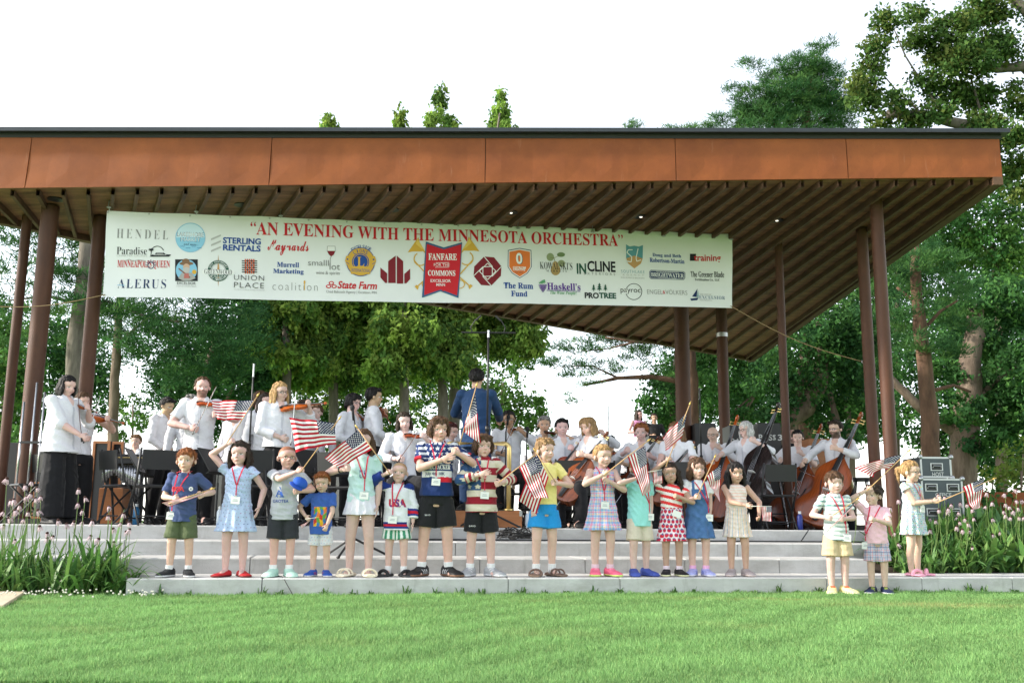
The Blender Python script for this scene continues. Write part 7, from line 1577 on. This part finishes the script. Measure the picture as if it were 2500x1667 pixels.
tree('old oak with bare tan limbs and ragged clumps in the top right corner', 17, [(2000,165,34,36),(1985,225,38,36),(2040,45,34,24),(2015,110,28,26),(2110,85,40,26),(2100,30,30,24),(2190,70,50,40),(2250,30,50,34),(2170,130,50,36),(2230,140,60,44),(2290,110,50,46),(2180,215,60,32),(2250,225,56,34),(2060,230,34,22),(2090,285,40,18),(2020,275,30,22),(2310,310,44,44),(2260,285,46,26),(2335,230,30,36),(2330,380,34,36),(2150,260,40,18),(2300,30,40,30),(2340,440,24,24),(1960,200,22,20),(2130,180,30,20),(2440,120,70,60),(2480,20,80,60),(2540,150,80,70),(2420,260,60,50),(2600,40,80,70),(2560,280,70,60)], OAK, 'broad', 4600, .085, trunk=[(2560,YG,110),(2540,700,100),(2480,360,80),(2440,200,60),(2400,60,46)], limbs=[[(2480,360,44),(2380,322,34),(2290,302,26),(2200,284,26),(2120,264,24),(2038,262,20)],[(2450,230,40),(2352,152,28),(2290,160,18),(2240,140,10),(2180,120,6)],[(2400,60,36),(2352,22,26),(2310,-20,18)],[(2290,300,9),(2250,250,6),(2230,180,4)],[(2200,284,8),(2150,240,5),(2080,130,4),(2050,60,2)],[(2120,264,6),(2060,210,4),(2010,150,2)],[(2240,140,6),(2200,90,4),(2130,60,2)]], bark='bark_grey', group=None, seed=90, depth=.8)
# a farther row closes the gaps low between the trunks
FG = 'farther trees closing the view behind the stage'
for i, (d, b, cl, lab) in enumerate(((44,[(420,800,120,90),(520,880,100,80),(400,900,70,60),(470,970,90,50),(560,1000,60,40)],DARKL+MAPLE,'far dark tree closing the view behind the bearded violinist'),(48,[(640,830,90,90),(740,860,90,80),(840,850,90,80),(930,830,80,80),(690,950,80,40),(600,940,50,50),(780,960,70,40),(860,955,60,45),(940,950,60,40),(1010,900,50,50),(640,1000,80,40),(740,1010,80,40),(850,1010,80,35)],MAPLE+CEDAR,'far mid green tree behind the cedar trunks'),(42,[(80,800,110,100),(180,830,90,90),(100,930,90,60),(210,920,70,60)],DARKL+MAPLE,'far green tree between the left columns'),
   (44,[(1600,880,90,90),(1680,930,80,70),(1560,960,60,50),(1770,900,90,90),(1720,1000,80,40)],MAPLE,'far leafy tree behind the bass cases'),(42,[(1880,860,110,100),(1990,880,90,100),(1930,970,90,60),(1820,970,80,60),(2020,780,80,90)],DARKL+MAPLE,'far dark tree behind the leaning trunk'),(40,[(2120,860,90,90),(2200,800,100,100),(2290,860,90,110),(2350,800,70,110),(2230,980,100,50),(2100,960,60,50),(2340,1000,60,70),(2345,1050,60,50),(2280,1060,80,45),(2150,1030,50,50),(2220,1060,60,40)],DARKL+MAPLE,'far dark tree closing the view at the right edge'),(45,[(2060,600,90,80),(2150,540,100,80),(2250,620,90,90),(2340,640,80,90),(2100,700,90,80),(2230,720,90,70)],MAPLE+PINE_Y,'far tall tree under the roof corner at right'))):
    bb = b; tree(lab, d, bb, cl, 'broad', 520, .17, trunk=[(bb[0][0],YG,16),(bb[0][0],bb[0][1],8)], group=FG, seed=130+i)
# shrubs at right
for i, (b, lab) in enumerate((([(2280,1100,45,30),(2310,1070,40,35),(2260,1130,40,25)],'yellow green shrub in the raised planter beyond the road cases'),([(2345,1080,45,40),(2350,1030,30,30),(2330,1130,40,25)],'yellow green shrub cut by the right edge of the photo'),([(2235,1150,40,22),(2290,1150,50,22),(2345,1160,40,25)],'low green shrub along the planter edge'))):
    tree(lab, 15.5-.5*i, b, SHRUB if i < 2 else MAPLE, 'broad', 700 if i < 2 else 900, .085, trunk=[(b[0][0],1230,5),(b[0][0],b[0][1],3)], limbs=[[(b[0][0],1180,4),(b[1][0],b[1][1],2)]], group='shrubs in the raised planter', name='shrub', cat='shrub', seed=100+i)
tree('low dark green shrub at the far left behind the chairs', 16, [(10,1010,40,40),(30,1060,40,40),(-10,1080,40,50)], MAPLE, 'broad', 700, .10, trunk=[(10,YG,6),(12,1050,3)], group=None, name='shrub', cat='shrub', seed=105)
# planting bed and planter wall at right
bedz = lambda x, y: STEP-.02+max(0, y-(step_front(1,x)))*.13
bx = np.linspace(3.2, 12, 20); v = []; f = []
for x in bx:
    for j in range(8): y = step_front(1,x)-.02+j*.62; v.append((x, y, bedz(x,y)+.02*math.sin(x*5+j*2)))
f = [(i*8+j, (i+1)*8+j, (i+1)*8+j+1, i*8+j+1) for i in range(19) for j in range(7)]
me = bpy.data.meshes.new('b'); me.from_pydata(v, [], f); me.update(); SOIL = mat('dark mulch', (.035,.022,.014), .95, var=.5, scale=30, bump=.8, bscale=50); tag(obj('planting_bed', me, SOIL), 'dark mulched flower bed right of the steps', kind='structure')
mb = MB(); poly_prism(mb, [(-12,9.0),(-3.6,8.98),(-3.5,9.9),(-12,8.3+.4)], .0, .008) if False else poly_prism(mb, [(-12,8.75),(-4.1,9.02),(-3.75,9.22),(-3.75,9.8),(-12,9.5)], .0, .012); tag(mb.obj('flower_bed_soil', SOIL), 'dark soil of the flower bed left of the steps', kind='structure')
a = P(*Z5(1390,838), 14.6); mb = MB(); mb.bbox((0,0,-.9),(5.5,.05,0),.004, Matrix.Translation(a)); o = mb.obj('planter_wall', M['corten']); tag(o, 'low rust brown steel planter wall behind the coneflowers', 'wall')
# ---------------------------------------------------------------- coneflowers
pet_m = attr_mat('petals', .6, var=.1, vscale=60, trans=.3); stem_m = mat('flower stem', (.12,.19,.05), .6, var=.15); cone_m = mat('flower cone', (.055,.018,.012), .8, var=.4, scale=90, bump=.8, bscale=200)
def petals_mesh(seed):
    g = random.Random(seed); v = []; f = []; c = []
    n = 12
    for i in range(n):
        a = 2*math.pi*i/n+g.uniform(-.12,.12); L = .048*g.uniform(.85,1.15); dr = g.uniform(.95,1.35); ca, sa = math.cos(a), math.sin(a); b = len(v); col = Vector((.66,.50,.55))*g.uniform(.85,1.1)
        for s in (0,.35,.7,1):
            r = .012+L*s*.40*(1-.3*s*(dr-.9)); z = .002-L*dr*s**1.25*.85; w_ = .0040*(1-.55*max(0,s-.5)*2*.8)
            for q in (-1,1): v.append((ca*r-sa*w_*q, sa*r+ca*w_*q, z)); c.append(tuple(col))
        for k in range(3): f.append((b+2*k, b+2*k+1, b+2*k+3, b+2*k+2))
    me = bpy.data.meshes.new('petals'); me.from_pydata(v, [], f); me.update(); set_col(me, np.array(c)); me.materials.append(pet_m); return me
PET = [petals_mesh(i) for i in range(5)]
mb = MB(); mb.ell((0,0,.006), (.017,.017,.014), nu=12, nv=8); CONE = mb.mesh('cone', True); CONE.materials.append(cone_m)
def coneflower(uv, d, root_z, label, group, k):
    g = random.Random(k*13+5); h = P(*uv, d); rx = g.uniform(-.16,.16); rt = Vector((h.x+rx, d+g.uniform(-.1,.15), root_z)); H = h.z-root_z
    if H < .12: return
    t = thing('coneflower', label, 'flower', rt, 0, group); mb = MB(); tp = h-rt; pts = [Vector((0,0,0)).lerp(tp, s)+Vector((-rx*.35*math.sin(math.pi*s),0,.04*math.sin(math.pi*s))) for s in np.linspace(0,1,9)]
    mb.tube(pts, [.0042-.0018*s for s in np.linspace(0,1,9)], 5); mb.obj('stem', stem_m, t, smooth=True)
    tilt = Matrix.Translation(tp) @ Matrix.Rotation(g.uniform(-.45,.45),4,'X') @ Matrix.Rotation(g.uniform(-.45,.45),4,'Y') @ Matrix.Rotation(g.uniform(0,6),4,'Z') @ Matrix.Scale(g.uniform(.72,.98),4)
    for nm, me in (('petals', PET[k % 5]), ('cone', CONE)): o = link(bpy.data.objects.new(nm, me), t); o.matrix_local = tilt
LF = [(45,780),(165,825),(210,800),(245,840),(270,900),(235,910),(175,900),(70,925),(100,990),(25,1000),(185,1000),(250,990),(25,1090),(155,1050),(520,850),(562,905),(515,945),(545,990),(718,965),(815,1010),(610,1060),(545,1065),(490,1065),(385,1055),(440,1080),(262,1095),(312,1140),(312,1175),(350,1160),(598,1160),(648,1180),(748,1110),(832,1130),(855,1115),(752,1200),(712,1025),(850,1070),(800,1075),(100,1185),(130,960),(205,880),(90,920),(60,1040)]
RF = [(870,890),(820,940),(1125,855),(1165,870),(1210,920),(1265,910),(1310,915),(1130,950),(1190,945),(1180,962),(1255,970),(1245,1000),(1300,1010),(1350,1005),(1260,1030),(1315,1040),(1340,950),(1075,1010),(1110,1020),(1075,1080),(1245,1060),(1280,1080),(1325,1085),(1190,1105),(1435,845),(1550,850),(1625,825),(1470,905),(1430,930),(1555,915),(1620,890),(1655,890),(1580,930),(1635,940),(1555,985),(1640,1000),(1665,1000),(1470,1010),(1475,1110),(1520,1095),(1265,1175),(1295,1195),(1505,1250),(1520,1235),(1345,1190),(855,1160),(885,1220),(920,1190),(870,1170),(895,980),(850,1100),(1650,1230),(600,990),(880,1050),(1590,1000),(1610,960),(1690,960),(1540,960)]
for k, q in enumerate(LF): coneflower(Z1(*q), 9.2+.35*((k*7) % 5)/5, 0, 'pale pink coneflower with drooping petals in the bed left of the steps', 'pale pink coneflowers left of the steps', k)
for k, q in enumerate(RF):
    uv = Z5(*q); d = 11.35+1.4*((k*7) % 6)/6; x = (uv[0]-1250)/FPX*d; coneflower(uv, max(d, step_front(1,x)+.15), bedz(x,d), 'pale pink coneflower with drooping petals in the bed right of the steps', 'pale pink coneflowers right of the steps', 100+k)
blade_m = attr_mat('leaf blades', .5, var=.08, vscale=20, trans=.3, spec=.4)
def clump(label, pos, H, n, spread, group, seed, cols=((.09,.21,.05),(.12,.26,.06),(.065,.16,.045),(.16,.28,.07)), wid=.014, name='leafy_clump'):
    g = random.Random(seed); v = []; f = []; c = []
    for i in range(n):
        a = g.uniform(0,6.283); L = H*g.uniform(.55,1.15); lean = g.uniform(.25,1.25); x0 = g.uniform(-1,1)*spread*.35; y0 = g.uniform(-1,1)*spread*.25; b = len(v); col = g.choice(cols); k = g.uniform(.75,1.2); w0 = wid*g.uniform(.7,1.5); ca, sa = math.cos(a), math.sin(a); m_ = 6
        for s in range(m_+1):
            q = s/m_; r = L*lean*.75*q**1.3; z = L*(q*(1.05-.2*lean)-.55*lean*q**2.6); w_ = w0*math.sin(math.pi*min(1,.12+.88*q))**.8
            for sg in (-1,1): v.append((x0+ca*r-sa*w_*sg, y0+sa*r+ca*w_*sg, max(.003, z))); c.append(tuple(x*k for x in col))
        for s in range(m_): f.append((b+2*s, b+2*s+1, b+2*s+3, b+2*s+2))
    me = np_mesh('foliage', v, f); set_col(me, np.array(c)); t = thing(name, label, 'plant', pos, 0, group); obj('foliage', me, blade_m, t); return t
for k, (x, y, H, n) in enumerate(((10,0,.42,60),(60,0,.40,55),(-30,0,.42,55),(110,0,.36,40),(160,0,.50,70),(205,0,.58,80),(245,0,.56,75),(275,0,.42,45),(20,0,.78,45),(70,0,.7,40),(-20,0,.8,45),(215,0,.85,35),(180,0,.65,35),(245,0,.8,25),(100,0,.6,30))):
    clump('clump of long narrow leaves in the bed left of the steps', X(D(x,0)[0], 9.15+.28*((k*3) % 4)/4+(.25 if k > 7 else 0), 0.005), H, n, .42, 'leaf clumps in the bed left of the steps', 200+k)
g = random.Random(3); k = 0
for row in range(6):
    for i in range(13):
        x = 3.55+i*.52+g.uniform(-.2,.2)+row*.05; y = step_front(1,x)+.18+row*.42+g.uniform(-.15,.15)
        if x/y < .352+.012*row: continue
        clump('clump of long narrow leaves in the bed right of the steps', (x, y, bedz(x,y)), g.uniform(.36,.56)+.07*row, 165, .66, 'leaf clumps in the bed right of the steps', 300+k, wid=(.015,.022,.030)[k % 3]); k += 1
# ---------------------------------------------------------------- lawn blades
N = 480000; g = np.random.default_rng(11)
y = 4.3+(10.6-4.3)*g.random(N)**1.25; hw = y*.545+.7; x = g.uniform(-1, 1, N)*hw
lim = np.where(x > -3.42, 9.757+SL*x-.02, 9.0+0*x); ok = (y < lim)
sx0 = min(p[0] for p in pts); ok &= ~((x < b_.x+(y-b_.y)/(a.y-b_.y)*(lawn_pt(72,1357).x-b_.x)) & (y > b_.y) & (y < lawn_pt(72,1357).y)) if False else True
pa_, pb_ = lawn_pt(72,1357), lawn_pt(8,1399); edge = pb_.x+(y-pb_.y)/(pa_.y-pb_.y)*(pa_.x-pb_.x); ok &= ~((x < edge)&(y > pb_.y)&(y < pa_.y))
x, y = x[ok], y[ok]; N = len(x); h = .024*g.uniform(.55,1.3,N); near = np.where(x > -3.42, 9.757+SL*x-y, 9.0-y); h *= 1+.9*np.exp(-near/.10)*g.random(N)
pn = np.sin(x*1.7+.6*np.sin(y*2.1))*np.sin(y*2.6+.8*np.sin(x*1.3)); pn2 = np.sin(x*5.1+y*3.3)*np.sin(y*6.7-x*2.2)
dry = np.clip(np.exp(-((x-3.6)/.9)**2-((y-8.75)/.28)**2)*.9+np.exp(-((x-2.4)/.7)**2-((y-9.25)/.12)**2)*.7+.5*np.clip(np.sin(x*2.3+1.1)*np.sin(y*3.7+x)*np.sin(x*.9-y*1.3)-.42, 0, 1), 0, 1)*g.random(N)
tuft = np.sin(x*23+3*np.sin(y*17))*np.sin(y*31+2*np.sin(x*19))+.8*np.sin(x*9.3-y*7.7+2*np.sin(x*3.1)); h *= 1+.22*tuft
base = np.array((.195,.350,.125))[None]*(1+.08*pn+.06*pn2+.11*tuft)[:,None]*g.uniform(.72,1.3,(N,1)); base += (g.random((N,1)) < .10)*np.array((.10,.08,.03)); base = base*(1-dry[:,None])+np.array((.42,.36,.16))*dry[:,None]
an = g.uniform(0,6.283,N); ln_ = g.uniform(0,.9,N)*h; w_ = .0026*g.uniform(.7,1.5,N)*(1+.25*(y-5)/4); a2 = g.uniform(0,6.283,N)
p0 = np.stack([x-np.cos(an)*w_, y-np.sin(an)*w_, 0*x], 1); p1 = np.stack([x+np.cos(an)*w_, y+np.sin(an)*w_, 0*x], 1); p2 = np.stack([x+np.cos(a2)*ln_, y+np.sin(a2)*ln_, h], 1)
me = np_mesh('grass', np.stack([p0,p1,p2],1).reshape(-1,3), np.arange(N*3).reshape(N,3), False); set_col(me, np.repeat(base, 3, 0)); o = obj('grass', me, attr_mat('grass blades', .55, var=.05, vscale=2, trans=.45, spec=.15)); tag(o, 'short green mown grass of the lawn', 'grass', kind='stuff')
mb = MB(); g2 = random.Random(8)
for i in range(90): xx = g2.uniform(-4.6,-3.0); yy = g2.uniform(8.3,8.95); mb.ell((xx,yy,.045+g2.random()*.03), (.009,.009,.008), nu=6, nv=4)
tag(mb.obj('clover_blossom', mat('white clover', (.6,.58,.5), .8)), 'tiny white clover blossoms in the grass by the left flower bed', 'clover', kind='stuff')
g2 = random.Random(9)
for i in range(34):
    xx = -3.3+i*.26+g2.uniform(-.1,.1); clump('tuft of taller weeds at the foot of the lowest step', (xx, step_front(0,xx)-.035, 0), g2.uniform(.05,.13), 14, .10, 'weed tufts along the lowest step', 500+i, cols=((.05,.13,.025),(.08,.17,.03)), wid=.006, name='weed_tuft')
